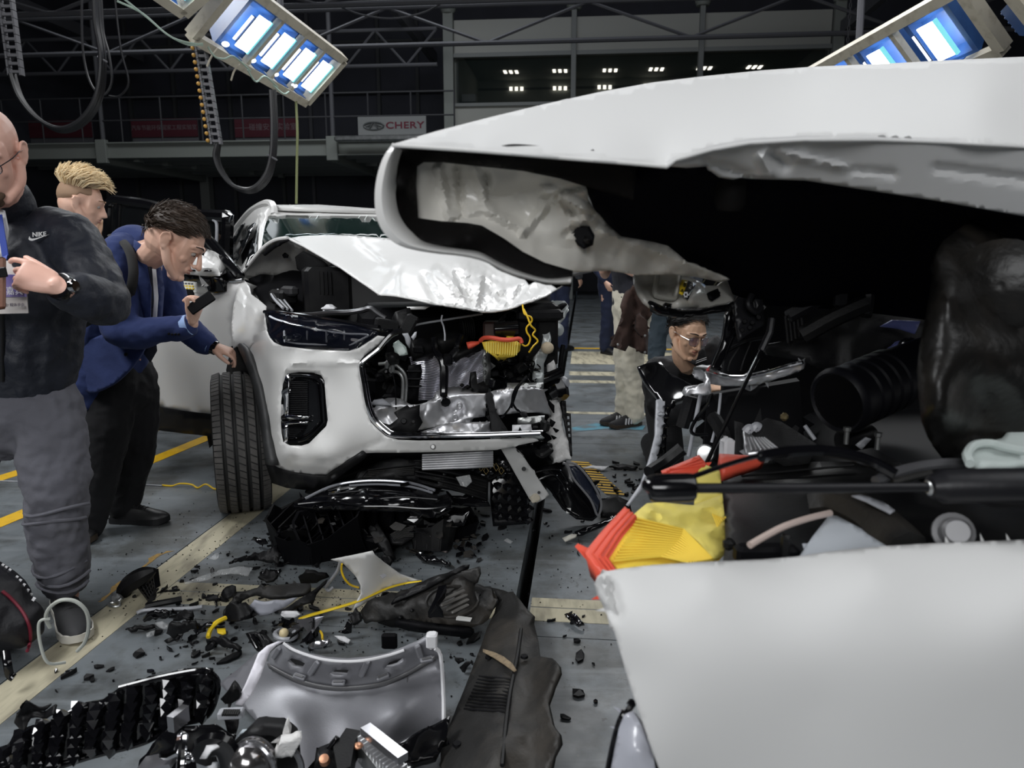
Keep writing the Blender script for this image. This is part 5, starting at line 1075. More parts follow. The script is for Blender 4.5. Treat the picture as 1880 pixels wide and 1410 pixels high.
NT('beam_lip', ZG, [(585, 590, 2.0), (640, 600, 1.98), (700, 620, 1.95), (780, 624, 1.905), (860, 610, 1.86), (950, 582, 1.81), (1012, 566, 1.78)], .005, CHROME)
N('beam_bracket', ZG, [(548, 688, 1.98), (560, 668, 1.98), (600, 655, 1.98), (625, 650, 1.97), (630, 600, 1.98), (645, 598, 1.98), (655, 690, 1.97), (625, 696, 1.97), (575, 692, 1.98), (555, 700, 1.98)], ALU, .03, crumple=.01, step=6)
NT('loom', ZG, [(655, 590, 1.95), (700, 535, 1.96), (790, 485, 1.96), (870, 470, 1.94)], .005, GLOSSB); NT('red_wire', ZG, [(636, 600, 1.95), (655, 580, 1.95)], .004, mat('red_wire', (.5, .02, .02), .5), sm=0)
for k in range(2): NT('loom', ZG, [(720+k*50, 600, 1.99), (730+k*50, 560, 2.0), (770+k*40, 500-k*12, 2.0)], .0025, MATTB)
NT('loom', ZG, [(655, 690, 1.97), (640, 730, 1.98), (600, 780, 2.0), (575, 830, 2.0), (590, 850, 2.0), (640, 850, 2.0)], .005, GLOSSB)
NT('bonnet_stay', ZG, [(890, 395, 1.82), (882, 450, 1.81), (850, 520, 1.8)], .009, BRK, sm=0); NT('bonnet_stay', ZG, [(852, 515, 1.8), (740, 745, 1.75), (628, 975, 1.68)], .0052, GLOSSB, sm=0)
# ---- dark interior of the bay
N('bulkhead', None, [(1340, 530, 2.6), (1600, 520, 2.6), (1990, 520, 2.6), (1990, 960, 2.6), (1330, 930, 2.6), (1300, 880, 2.6), (1330, 720, 2.6)], DEEPB, .05, step=40)
N('radiator_core', ZG, [(640, 700, 2.15), (1000, 640, 2.1), (1020, 900, 2.1), (620, 960, 2.15)], DEEPB, .05, step=16)
for pts, m, r in (([(612, 690, 2.08), (590, 800, 2.08), (565, 935, 2.08)], GRAYP, .006), ([(690, 688, 2.05), (680, 780, 2.05), (655, 880, 2.05)], GRAYP, .004), ([(540, 820, 2.1), (575, 700, 2.1)], MATTB, .02), ([(660, 780, 2.06), (700, 850, 2.0), (720, 940, 1.95)], MATTB, .02)):
    NT('core_post', ZG, pts, r, m, sm=3)
# intake duct with its open mouth
c0, c1 = P(1537, 738, 1.70), P(1702, 668, 1.86); ax = (c1-c0).normalized(); L_ = (c1-c0).length
prof = [(.060, .006), (.072, -.004), (.080, .004), (.082, .015)]
for k in range(5):
    h = .03+k*.035; prof += [(.078, h), (.079, h+.018), (.074, h+.022), (.074, h+.03)]
prof += [(.07, L_*.95), (.068, L_*1.2)]
mb = MB(); mb.lathe(prof, c0, ax, 32); DUCT = mb.build('intake_duct', mat('dark_rubber_duct', (.006, .006, .009), .5, bump=(20, .2, .005), spec=.25), CAR)
mb = MB(); mb.lathe([(.001, .10), (.066, .10), (.068, .0), (.060, .004)], c0, ax, 28); mb.build('duct_mouth', DEEPB, DUCT)
for q in ((1470, 520, 1.98), (1440, 505, 2.0)): NT('duct_clamp', ZG, [(q[0]-60, q[1]+40, q[2]), (q[0]-30, q[1]-15, q[2]), (q[0]+20, q[1]-10, q[2]), (q[0]+40, q[1]+40, q[2])], .012, GLOSSB)
c0 = P(1543, 812, 1.75); mb = MB(); mb.lathe([(.02, 0), (.028, .004), (.028, .08), (.03, .09)], c0, (1, .3, .1), 20); mb.build('sensor_pipe', MATTB, CAR)
for q in ((1553, 815), (1610, 825)):
    c = P(*q, 1.66); mb = MB(); mb.lathe([(.006, .0), (.006, .03), (.009, .032), (.009, .04)], c, (0, 0, 1), 8); mb.build('stud_bolt', STEEL, CAR, smooth=False)
N('pale_gasket_edge', None, [(1572, 818, 1.7), (1590, 803, 1.7), (1600, 806, 1.7), (1582, 826, 1.7)], GRAYP, .006, step=6)
# light through a gap at the back of the bay, painted as blue sheets
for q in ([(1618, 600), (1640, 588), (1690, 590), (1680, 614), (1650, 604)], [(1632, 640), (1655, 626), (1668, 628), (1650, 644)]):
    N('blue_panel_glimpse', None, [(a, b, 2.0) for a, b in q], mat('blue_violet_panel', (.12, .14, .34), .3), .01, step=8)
# torn radiator and foam blocks
FINA = N('torn_cooler', ZG, [(778, 830, 1.75), (830, 815, 1.76), (900, 870, 1.74), (960, 890, 1.72), (975, 910, 1.70), (850, 915, 1.68), (790, 925, 1.68)], ALU, .02, crumple=.015, step=6)
for k in range(7): NT('cooler_fin', ZG, [(800+k*10, 862, 1.70), (815+k*18, 912, 1.665)], .0035, ALU, FINA, sm=0, n=5)
for q in ((800, 830), (828, 822)): NT('cooler_port', ZG, [(q[0]-12, q[1]+10, 1.70), (q[0], q[1]-4, 1.7), (q[0]+14, q[1]+2, 1.7)], .011, GRAYP, FINA)
N('foam_block', ZG, [(846, 800, 1.72), (870, 784, 1.74), (930, 800, 1.76), (1065, 885, 1.72), (1060, 912, 1.68), (980, 912, 1.66), (900, 870, 1.68), (858, 850, 1.7)], FOAM, .05, step=8)
N('foam_block', ZG, [(750, 830, 1.78), (760, 806, 1.78), (780, 806, 1.78), (784, 920, 1.74), (756, 918, 1.74)], FOAM, .04, step=8)
NB('pale_connector', *ZG([(715, 905)])[0], 1.72, (.03, .03, .05), WPLAS, rz=.3, bev=.005); NB('pale_connector', *ZG([(708, 880)])[0], 1.72, (.014, .02, .03), WPLAS)
c = P(*ZG([(630, 925)])[0], 1.8); mb = MB(); mb.lathe([(.008, -.02), (.02, -.015), (.024, 0), (.02, .012), (.006, .014)], c, EYE-c, 20); mb.build('horn', STEEL, CAR)
NB('brass_valve', *ZG([(940, 780)])[0], 1.75, (.018, .018, .02), mat('dull_brass', (.35, .28, .15), .4, .7), bev=.006); NT('pale_lever', ZG, [(1020, 815, 1.72), (1060, 870, 1.7)], .005, GRAYP, sm=0)
# ---- torn grille frame at the nose
N('grille_frame', ZG, [(362, 584, 2.30), (400, 570, 2.3), (452, 561, 2.32), (490, 608, 2.28), (582, 656, 2.2), (560, 702, 2.18), (505, 722, 2.2), (480, 800, 2.18), (474, 960, 2.1), (452, 995, 2.08), (430, 975, 2.08), (455, 850, 2.14), (460, 740, 2.2), (432, 690, 2.24), (392, 642, 2.28)], GLOSSB, .03, step=8)
N('grille_frame_edge', ZG, [(440, 712, 2.18), (472, 720, 2.18), (462, 860, 2.12), (432, 980, 2.05), (398, 1052, 2.0), (330, 1132, 1.98), (322, 1128, 1.98), (382, 1040, 2.0), (412, 958, 2.05), (436, 850, 2.12)], GRAYP, .012, step=6)
for k in range(7):
    t = k/6; q = ZG([(470-8*t-30*t*t, 740+230*t)])[0]; NB('frame_clip', q[0]+4, q[1], 2.16-.1*t, (.02, .02, .012), GLOSSB, rz=.2)
for q in ((452, 958), (385, 1052), (455, 770)): NB('frame_clip', *ZG([q])[0], 2.06, (.022, .015, .014), GRAYP)
NT('grille_lower_rail', ZG, [(540, 905, 2.0), (470, 960, 2.0), (410, 1000, 1.96)], .02, MATTB)
# ---- air filter element lying on the wing edge
FRM = [(240, 335, 1.30), (290, 378, 1.26), (232, 448, 1.21), (172, 545, 1.16), (208, 598, 1.13), (160, 626, 1.12), (112, 575, 1.15), (75, 522, 1.19), (150, 430, 1.25)]
FIL = N('air_filter', ZL, [(288, 380, 1.27), (380, 402, 1.27), (482, 428, 1.28), (540, 480, 1.25), (605, 552, 1.2), (560, 566, 1.19), (400, 580, 1.16), (205, 596, 1.135), (172, 545, 1.165), (232, 448, 1.215)], YELF, .05, step=8)
N('filter_gasket', ZL, FRM, ORANGE, .05, FIL, step=7)
for k in (.33, .62, .86):
    NT('gasket_rib', ZL, [(240+50*k, 335+43*k, 1.275-.03*k), (150+82*k, 430+18*k, 1.225-.03*k), (75+97*k, 522+23*k, 1.165-.02*k), (160+48*k, 626-28*k, 1.108)], .0022, ORANGE, FIL, sm=0, n=5)
for k in range(15):
    t = k/14; x0, y0 = 288-(288-190)*t, 384+(560-384)*t; x1, y1 = 480-20*t-70*t*t, 430+110*t; x2, y2 = 600-25*t-70*t*t, 552+14*t
    d0 = 1.258-.11*t
    NT('filter_pleat', ZL, [(x0, y0, d0), (x1, y1, 1.262-.09*t), (x2, y2, 1.185-.045*t)], .0026, YELF, FIL, sm=0, n=5)
N('filter_paper', ZL, [(275, 368, 1.31), (330, 322, 1.36), (388, 318, 1.37), (520, 330, 1.38), (640, 285, 1.42), (652, 400, 1.34), (657, 525, 1.25), (606, 553, 1.21), (535, 472, 1.26), (482, 427, 1.29), (380, 402, 1.28), (290, 380, 1.275)], YELP, .006, FIL, crumple=.03, cscale=14, step=7)
N('filter_paper', ZL, [(528, 208, 1.5), (575, 165, 1.53), (630, 188, 1.52), (642, 288, 1.43), (525, 322, 1.4)], YELP, .006, FIL, crumple=.02, step=7)
for k in range(6): NT('filter_pleat', ZL, [(600+k*9, 365+k*4, 1.335), (622+k*6, 420-k*8, 1.32)], .002, YELF, FIL, sm=0, n=4)
N('filter_gasket', ZL, [(388, 188, 1.55), (470, 155, 1.56), (545, 123, 1.58), (575, 160, 1.56), (585, 192, 1.53), (520, 208, 1.52), (400, 205, 1.53)], ORANGE, .03, FIL, step=7)
for k in range(3): NT('gasket_rib', ZL, [(400+k*12, 198-k*8, 1.53), (548+k*10, 138+k*14, 1.555)], .0022, ORANGE, FIL, sm=0, n=5)
N('filter_gasket', ZL, [(628, 118, 1.6), (740, 124, 1.6), (820, 140, 1.6), (750, 165, 1.57), (690, 176, 1.55), (640, 188, 1.54)], ORANGE, .03, FIL, step=7)
# ---- black covers in front of the bay
N('bay_cover', ZL, [(642, 215, 1.6), (700, 180, 1.65), (820, 155, 1.7), (1100, 150, 1.7), (1500, 160, 1.7), (2050, 175, 1.7), (2050, 560, 1.1), (1100, 560, 1.1), (640, 572, 1.14), (655, 480, 1.22), (650, 380, 1.34)], MATTB, .03, step=16)
for a, b in (((655, 410), (900, 395)), ((660, 470), (1000, 470)), ((760, 300), (770, 370)), ((870, 300), (850, 380)), ((720, 210), (1180, 165))):
    NT('cover_groove', ZL, [(a[0], a[1], 1.6-(a[1]-200)*.00125), (b[0], b[1], 1.6-(b[1]-200)*.00125)], .003, MATTB, sm=0, n=5)
NT('coolant_hose', ZL, [(1000, 320, 1.28), (1100, 315, 1.26), (1230, 370, 1.2), (1320, 440, 1.14), (1400, 520, 1.08)], .034, DUSTB)
N('scraped_mark', ZL, [(1170, 290, 1.18), (1210, 285, 1.18), (1300, 315, 1.16), (1350, 350, 1.13), (1330, 362, 1.12), (1230, 312, 1.16)], GRAYP, .003, step=8)
NB('filter_corner_clip', *ZL([(668, 490)])[0], 1.16, (.02, .02, .02), MATTB); NB('cover_latch', *ZL([(820, 530)])[0], 1.1, (.10, .03, .03), DEEPB); NB('cover_latch', *ZL([(900, 500)])[0], 1.08, (.012, .02, .04), MATTB)
# strut tower panel, right edge
N('strut_tower', ZG, [(1672, 4, 1.35), (1640, 30, 1.33), (1562, 90, 1.28), (1536, 140, 1.25), (1510, 290, 1.2), (1490, 400, 1.17), (1470, 500, 1.15), (1460, 600, 1.13), (1468, 720, 1.12), (1478, 800, 1.12), (1502, 862, 1.14), (1560, 945, 1.18), (1700, 960, 1.2), (2010, 900, 1.2), (2010, 200, 1.35), (1900, 130, 1.36), (1780, 60, 1.36)], mat('dusty_black_rubber_panel', (.007, .0065, .006), .36, bump=(22, .5, .008), var=(9, (.020, .017, .014), .5, .75), spec=.3), .03, step=14, ctrl=ZG([(1520, 640, 1.09), (1700, 300, 1.22), (1580, 300, 1.14), (1800, 600, 1.12), (1560, 760, 1.08), (1700, 720, 1.17)]), crumple=.01, cscale=6)
mb = MB(); c = P(*ZG([(1790, 265)])[0], 1.20); d = (EYE-c).normalized(); mb.lathe([(.004, .012), (.012, .014), (.03, .008), (.06, .004), (.075, -.004)], c, d, 28); mb.build('tower_boss', MATS['dusty_black_rubber_panel'], CAR)
# gas strut with ball end, cables, cloth, pale panel, bolt
mb = MB()
q = lambda a, b, c: P(*ZL([(a, b)])[0], c)
mb.tube([q(326, 268, 1.0), q(336, 262, 1.0), q(380, 260, 1.0), q(470, 258, 1.0), q(520, 257, 1.0), q(530, 257, 1.0)], [.008, .017, .0205, .0205, .0195, .013], 18, 2); GS = mb.build('gas_strut', GLOSSB, CAR)
NT('strut_rod', ZL, [(528, 260, 1.0), (1000, 260, 1.0), (1490, 256, 1.0)], .0072, BRK, GS, sm=0, n=14)
mb = MB(); mb.tube([q(1484, 256, 1.0), q(1494, 255, 1.0), q(1520, 254, 1.0), q(1545, 252, 1.0), q(2100, 246, 1.0)], [.008, .016, .0195, .0245, .0245], 24); mb.build('strut_cylinder', BRK, GS)
mb = MB(); mb.lathe([(.0085, 0), (.012, .003), (.012, .012), (.0085, .014)], q(1480, 256, 1.0), (1, 0, 0), 16); mb.build('strut_collar', STEEL, GS)
NT('release_cable', ZL, [(522, 212, 1.0), (640, 170, 1.02), (740, 140, 1.04), (830, 118, 1.06)], .0038, GLOSSB); NT('release_cable', ZL, [(800, 130, 1.05), (900, 112, 1.08), (1040, 106, 1.1), (1160, 122, 1.1), (1260, 155, 1.1), (1350, 205, 1.08)], .009, GLOSSB)
NT('grey_hose', ZL, [(1270, 232, 1.1), (1350, 196, 1.12), (1450, 170, 1.14), (1560, 158, 1.15), (1690, 160, 1.16)], .0085, mat('grey_hose', (.07, .07, .075), .5)); NT('brown_wire', ZL, [(1340, 235, 1.1), (1420, 215, 1.1), (1500, 198, 1.1)], .006, DUSTB)
CLOTH = N('grey_cloth', ZL, [(1636, 130, 1.12), (1645, 95, 1.13), (1680, 70, 1.15), (1740, 66, 1.16), (1790, 55, 1.18), (1840, -5, 1.22), (1900, -60, 1.26), (2060, -120, 1.3), (2060, 150, 1.12), (1880, 155, 1.1), (1690, 165, 1.08), (1655, 150, 1.1)], mat('pale_green_grey_cloth', (.50, .56, .54), .85, bump=(80, .3, .004)), .012, step=9, crumple=.02, cscale=9)
NT('cloth_fold', ZL, [(1658, 160, 1.07), (1646, 120, 1.10), (1676, 84, 1.12), (1740, 76, 1.13), (1800, 92, 1.12), (1880, 108, 1.11)], .007, MATS['pale_green_grey_cloth'], CLOTH)
N('pale_cover', ZL, [(945, 560, 1.03), (1010, 460, 1.10), (1080, 370, 1.16), (1112, 374, 1.16), (1210, 425, 1.12), (1240, 450, 1.10), (1320, 500, 1.06), (1300, 560, 1.02)], mat('pale_blue_grey_plastic', (.48, .51, .55), .5), .012, step=10)
NT('pinkish_tube', ZL, [(752, 495, 1.06), (820, 455, 1.08), (900, 415, 1.1), (1000, 382, 1.13), (1085, 362, 1.15)], .0055, mat('pinkish_beige_rubber', (.52, .42, .38), .5))
mb = MB(); c = q(1600, 440, 1.02); mb.lathe([(.002, .012), (.016, .012), (.020, .008), (.022, -.01), (.029, -.012), (.029, -.02)], c, (-.35, -1, .45), 20); mb.build('suspension_bolt', SILVD, CAR)
# ---- near wing (fender)
NF = [(1122, 1075, 1134, 1128, 12, .016), (1108, 1062, 1118, 1110, 9, -.012)]
WING = N('fender', None, [(1091, 1072, 1.0), (1097, 1058, .99), (1112, 1049, .985), (1140, 1044, .985), (1200, 1037, .985), (1300, 1031, .985), (1400, 1027, .985), (1460, 1022, .985), (1510, 1014, .985), (1600, 1004, .985), (1720, 997, .985), (1880, 991, .985), (2000, 987, .985), (2010, 1460, .86), (1226, 1460, .86), (1213, 1420, .86), (1195, 1370, .865), (1170, 1300, .88), (1148, 1230, .90), (1128, 1160, .92), (1106, 1110, .96), (1096, 1092, .985)], PAINTN, .03, fold=nfold, step=9, ctrl=[(1150, 1090, .945), (1300, 1060, .945), (1600, 1040, .94), (1900, 1030, .94), (1300, 1130, .90), (1600, 1130, .89), (1900, 1120, .885), (1500, 1300, .86), (1800, 1300, .855), (1250, 1280, .865)], angle=60)
LAMPP = N('lamp_remnant', ZL, [(178, 1440, .98), (198, 1330, .99), (216, 1245, 1.0), (236, 1192, 1.0), (272, 1174, 1.0), (310, 1240, .98), (345, 1320, .96), (375, 1440, .94)], mat('pale_grey_lamp_shell', (.40, .41, .46), .3, 0, .3), .04, step=8, ctrl=ZL([(280, 1330, .955)]))
NT('lamp_seal', ZL, [(272, 1140, 1.03), (238, 1190, 1.01), (214, 1250, 1.01), (192, 1340, 1.0), (172, 1440, .99)], .007, GLOSSB, LAMPP)
N('lamp_gap', ZL, [(352, 1320, .94), (366, 1330, .94), (400, 1440, .92), (370, 1440, .93)], DEEPB, .01, LAMPP, step=6)
# wheel and sill that carry the car, below the frame
mb = MB(); mb.lathe([(.22, -.11), (.33, -.115), (.36, -.08), (.36, .08), (.33, .115), (.22, .11)], (1.15, 1.18, .36), (0, 1, 0), 40); mb.build('wheel', RUBB, CAR)
mb = MB(); mb.lathe([(.22, -.11), (.33, -.115), (.36, -.08), (.36, .08), (.33, .115), (.22, .11)], (1.15, 2.6, .36), (0, 1, 0), 40); mb.build('wheel', RUBB, CAR)
mb = MB(); mb.box((1.5, 1.9, .55), (1.3, 1.0, .5), None, .08); mb.build('engine_block', DEEPB, CAR)
mb = MB(); mb.box((3.3, 1.85, .6), (1.6, 1.7, .8), None, .1); mb.build('front_body', PAINT, CAR)
# ================================================================== wreckage on the floor (every larger piece a thing of its own)
def D(name, label, cat, zf, pts, m, thick=.008, mode='z', group=None, **k):
    o = sheet(name, zf(pts) if zf else pts, m, None, thick, mode=mode, **k)
    return tag(o, label, cat, group)
# ---- studded grille, bottom left
GR = [(-60, 1000, .05), (0, 945, .10), (60, 880, .13), (90, 820, .13), (130, 800, .15), (200, 775, .16), (300, 755, .17), (420, 690, .19), (500, 640, .20), (620, 630, .21), (735, 550, .24), (880, 510, .25), (1000, 480, .26), (1180, 448, .27), (1260, 444, .27), (1318, 470, .25), (1348, 522, .22), (1335, 600, .17), (1300, 690, .13), (1240, 742, .11), (1080, 782, .10), (960, 850, .09), (840, 900, .08), (560, 972, .06), (300, 1060, .05), (100, 1130, .05), (-60, 1130, .05)]
GRZ = rbf([p[:2] for p in ZJ(GR)], [p[2] for p in GR])
GRL = D('studded_grille', 'gloss black radiator grille with faceted studs lying at bottom left', 'grille', ZJ, GR, GLOSSB, .012, step=11)
rim = [(735, 550), (880, 512), (1000, 482), (1180, 448), (1260, 444), (1318, 470), (1346, 522), (1335, 600), (1300, 690), (1240, 742), (1080, 782), (960, 850), (840, 900), (560, 972), (300, 1055)]
mb = MB(); mb.tube([G(*p, GRZ(*p)+.004) for p in catmull(ZJ(rim), 4)], .007, 8); mb.build('grille_rim', GLOSSB, GRL)
def stud_mesh():
    mb = MB()
    base = [(-.019, .012, 0), (0, .019, 0), (.019, .012, 0), (.017, -.006, 0), (0, -.022, 0), (-.017, -.006, 0)]
    top = [(-.010, .008, .009), (.010, .008, .009), (0, -.006, .013)]
    mb.add(base+top, [[0, 1, 6], [1, 7, 6], [1, 2, 7], [2, 3, 7], [3, 8, 7], [3, 4, 8], [4, 5, 8], [5, 6, 8], [5, 0, 6], [6, 7, 8], [5, 4, 3, 2, 1, 0]])
    return mb
STUDM = mat('gloss_black_stud', (.008, .008, .010), .10, .3, 1)
st0 = stud_mesh().build('grille_stud', STUDM, GRL, smooth=False, org=(0, 0, 0)); used = False
rnd = random.Random(2); nst = 0
poly = ZJ([(p[0], p[1]) for p in GR]); gl = worldloc(GRL)
for c in range(13):
    for r in range(8):
        x = 1275-c*112+r*(-8)+ (8 if r % 2 else 0); y = 480+c*24+r*58+ (26 if c % 2 else 0)
        q = ZJ([(x, y)])[0]
        if not inpoly(*q, poly) or q[1] > 1425: continue
        if not all(inpoly(q[0]+a, q[1]+b, poly) for a, b in ((-7, 0), (7, 0), (0, 6), (0, -4))): continue
        z = GRZ(*q); p = G(*q, z+.007)
        px_, py_ = G(q[0]+8, q[1], GRZ(q[0]+8, q[1]))-p, G(q[0], q[1]-8, GRZ(q[0], q[1]-8))-p
        n = px_.cross(py_).normalized()
        if n.z < 0: n = -n
        n = (n+Vector((0, -.35, 0))).normalized()
        M = frame(p, Vector((.95, .25, .03)), n).to_euler()
        s_ = 1.22 if c < 9 else 1.1
        o = st0 if not used else dupobj(st0, GRL)
        used = True; o.location = p-gl; o.rotation_euler = (M.x, M.y, M.z+rnd.uniform(-.12, .12)); o.scale = (s_, s_, s_)
        nst += 1
print('studs', nst)
for k in range(22):
    x = rnd.uniform(250, 1200); y = 520+(1300-x)*.28+rnd.uniform(20, 330); q = ZJ([(x, y)])[0]
    if inpoly(*q, poly) and q[1] < 1400:
        mb = MB(); a = G(q[0], q[1], GRZ(*q)+.004); mb.bar(a, a+Vector((.035, .008, 0)), .004, .006); mb.build('grille_fin', GLOSSB, GRL, smooth=False)
D('torn_grille_edge', 'torn black mesh flap curling at the far left end of the studded grille', 'debris', ZJ, [(95, 830, .16), (110, 720, .22), (170, 665, .24), (240, 680, .22), (320, 680, .21), (300, 705, .2), (210, 740, .19), (350, 700, .2), (340, 760, .19), (200, 790, .175), (150, 850, .17)], MATTB, .006, crumple=.05, step=6)
# ---- lamp wreck and plugs at the bottom edge
LW = D('lamp_wreck', 'smashed black lamp unit with chrome bowls at the bottom edge beside the studded grille', 'lamp', ZJ, [(860, 1010, .08), (940, 900, .13), (1010, 830, .16), (1080, 800, .17), (1330, 770, .18), (1420, 830, .16), (1460, 850, .15), (1440, 900, .14), (1430, 1130, .08), (840, 1130, .06)], GLOSSB, .06, crumple=.02, step=10)
def Jp(x, y, z): return G(*ZJ([(x, y)])[0], z)
mb = MB(); mb.tube([Jp(1000, 960, .20), Jp(1090, 950, .21), Jp(1110, 850, .22), Jp(1130, 845, .22), Jp(1120, 960, .21), Jp(1110, 1120, .17)], .010, 8, 2); mb.build('chrome_bezel', CHROME, LW)
mb = MB(); mb.bar(Jp(870, 1030, .16), Jp(1080, 985, .18), .05, .012); mb.build('clear_bezel', mat('grey_chrome', (.35, .35, .37), .15, .8), LW, smooth=False); mb = MB(); mb.bar(Jp(1080, 730, .2), Jp(1120, 740, .2), .05, .04); mb.build('clear_bezel', mat('grey_chrome', (.35, .35, .37), .15, .8), LW, smooth=False)
mb = MB(); c = Jp(1320, 985, .17); mb.tube([Jp(1235, 985, .2), Jp(1270, 915, .23), Jp(1330, 895, .24), Jp(1390, 920, .23), Jp(1420, 1000, .2), Jp(1415, 1080, .17)], .014, 8, 4, flat=2); mb.build('lamp_collar', GLOSSB, LW)
mb = MB(); mb.grid([[Jp(1225, 985, .21), Jp(1270, 900, .245), Jp(1335, 893, .25)], [Jp(1265, 985, .22), Jp(1300, 930, .25), Jp(1350, 905, .255)]]); mb.build('silver_band', WPLAS, LW, solid=.004)
mb = MB(); mb.ell(Jp(1330, 980, .16), (.045, .04, .05)); mb.build('reflector', CHROME, LW)
for k, q in enumerate(((1160, 995), (1190, 945), (1215, 965), (1220, 920), (1195, 985), (1155, 960))):
    mb = MB(); mb.ell(Jp(*q, .205), (.006, .006, .006), None, 8, 5); mb.build('glass_bead', CHROME, LW)
LB = D('lamp_bowl', 'dark chrome lamp bowl in a broken housing beside the silver panel, bottom edge', 'lamp', ZJ, [(1430, 900, .16), (1500, 860, .19), (1600, 840, .2), (1740, 850, .19), (1830, 920, .15), (1870, 1020, .1), (1880, 1130, .07), (1430, 1130, .07)], MATTB, .06, crumple=.02, step=10)
mb = MB(); c = Jp(1530, 990, .2); mb.lathe([(.001, .035), (.02, .032), (.036, .02), (.046, .002), (.05, -.006), (.05, -.04)], c, (-.1, -.7, .75), 28); mb.build('bowl', mat('dark_chrome_bowl', (.30, .29, .29), .16, .9), LB)
mb = MB(); mb.tube([Jp(1450, 960, .21), Jp(1520, 890, .24), Jp(1610, 910, .23), Jp(1680, 1000, .2), Jp(1690, 1090, .16)], .007, 8, 4); mb.tube([Jp(1700, 950, .17), Jp(1800, 930, .17), Jp(1850, 1000, .14), Jp(1860, 1100, .1)], .008, 8, 4); mb.build('bowl_ring', mat('grey_chrome', (.35, .35, .37), .15, .8), LB)['kind'] = 'stuff'
o = D('foam_tuft', 'white torn fibre tuft on the broken lamp bowl housing, upright one', 'debris', ZJ, [(1735, 890, .21), (1745, 840, .235), (1765, 800, .26), (1785, 830, .24), (1775, 880, .215)], FABW, .015, crumple=.04, step=4)
o = D('foam_tuft', 'white torn fibre tuft on the broken lamp bowl housing, larger one', 'debris', ZJ, [(1690, 985, .19), (1730, 940, .215), (1800, 915, .23), (1865, 880, .24), (1850, 930, .22), (1800, 1000, .18), (1740, 1000, .18)], FABW, .02, crumple=.05, step=4)
D('pale_tray', 'small pale blue-grey plastic tray behind the broken lamp bowl', 'debris', ZJ, [(1465, 840, .165), (1480, 825, .18), (1610, 815, .185), (1580, 860, .16), (1470, 872, .15)], mat('pale_blue_plastic', (.52, .58, .62), .4), .01, step=6)
o = empty('wire_plug', Jp(1440, 700, .16), 'grey multi-pin plug with a bundle of black wires beside the studded grille', 'connector')
mb = MB(); mb.box(Jp(1425, 705, .19), (.06, .025, .02), rotz(.1), .003); mb.build('plug_body', GRAYP, o, smooth=False)
for k in range(9): mb = MB(); mb.tube([Jp(1385+k*10, 725, .185), Jp(1395+k*9, 770, .17), Jp(1410+k*5, 830, .15)], .0022, 5, 3); mb.build('wire', GLOSSB, o)
for k in range(8): mb = MB(); mb.box(Jp(1378+k*13, 700, .203), (.004, .02, .006), rotz(.1)); mb.build('plug_pin', MATTB, o, smooth=False)
D('black_clip', 'black plastic clip between the studded grille and the white strip', 'debris', ZJ, [(1360, 640, .16), (1400, 590, .19), (1450, 565, .2), (1475, 580, .19), (1470, 630, .17), (1430, 660, .15), (1390, 670, .15)], MATTB, .03, crumple=.03, step=5)
o = empty('heat_sink', G(*ZK([(850, 700)])[0], .08), 'silver finned heat sink block on the floor at the bottom of the frame', 'heat sink')
def Kp(x, y, z): return G(*ZK([(x, y)])[0], z)
HSM = MB(); HSM.prism([Kp(742, 660, .13), Kp(790, 612, .13), Kp(1000, 788, .13), Kp(1040, 860, .13), Kp(900, 860, .13)], (0, 0, -.05)); HSM.build('sink_plate', STEEL, o, smooth=False)
for k in range(13):
    t = k/12; a = Kp(752+(930-752)*t, 664+(850-664)*t, .135); b = Kp(792+(1000-792)*t, 640+(800-640)*t, .135)
    mb = MB(); mb.bar(a, b, .004, .022); mb.build('sink_fin', ALU, o, smooth=False)
mb = MB(); mb.bar(Kp(790, 605, .17), Kp(965, 745, .17), .028, .02); mb.build('clear_edge', mat('grey_chrome', (.35, .35, .37), .15, .8), o, smooth=False)
mb = MB(); mb.prism([Kp(640, 690, .15), Kp(700, 600, .15), Kp(765, 612, .15), Kp(740, 660, .15), Kp(720, 780, .15), Kp(660, 800, .15)], (0, 0, -.06)); mb.build('black_housing', MATTB, o, smooth=False)
mb = MB(); mb.ell(Kp(755, 684, .142), (.012, .012, .006)); mb.build('copper_pad', COPPER, o)
D('black_splinter', 'pointed black plastic blade leaning beside the heat sink', 'debris', ZK, [(510, 800, .08), (580, 720, .11), (652, 634, .16), (655, 645, .16), (600, 740, .11), (540, 800, .08)], GLOSSB, .01, step=6)
o = D('copper_socket', 'black socket with a copper end left of the heat sink', 'debris', ZK, [(560, 760, .12), (580, 735, .13), (620, 732, .13), (660, 770, .11), (640, 830, .07), (540, 830, .07)], MATTB, .05, step=6)
mb = MB(); c = Kp(598, 748, .145); mb.lathe([(.001, .006), (.011, .005), (.012, -.01)], c, (0, -.5, 1), 18); mb.build('copper_end', COPPER, o)
D('black_panel_scrap', 'black glossy scrap tucked under the right end of the silver panel', 'debris', ZK, [(930, 690, .06), (1050, 625, .07), (1185, 575, .08), (1170, 650, .06), (1120, 740, .04), (1000, 770, .04), (960, 740, .05)], GLOSSB, .02, crumple=.03, step=8)
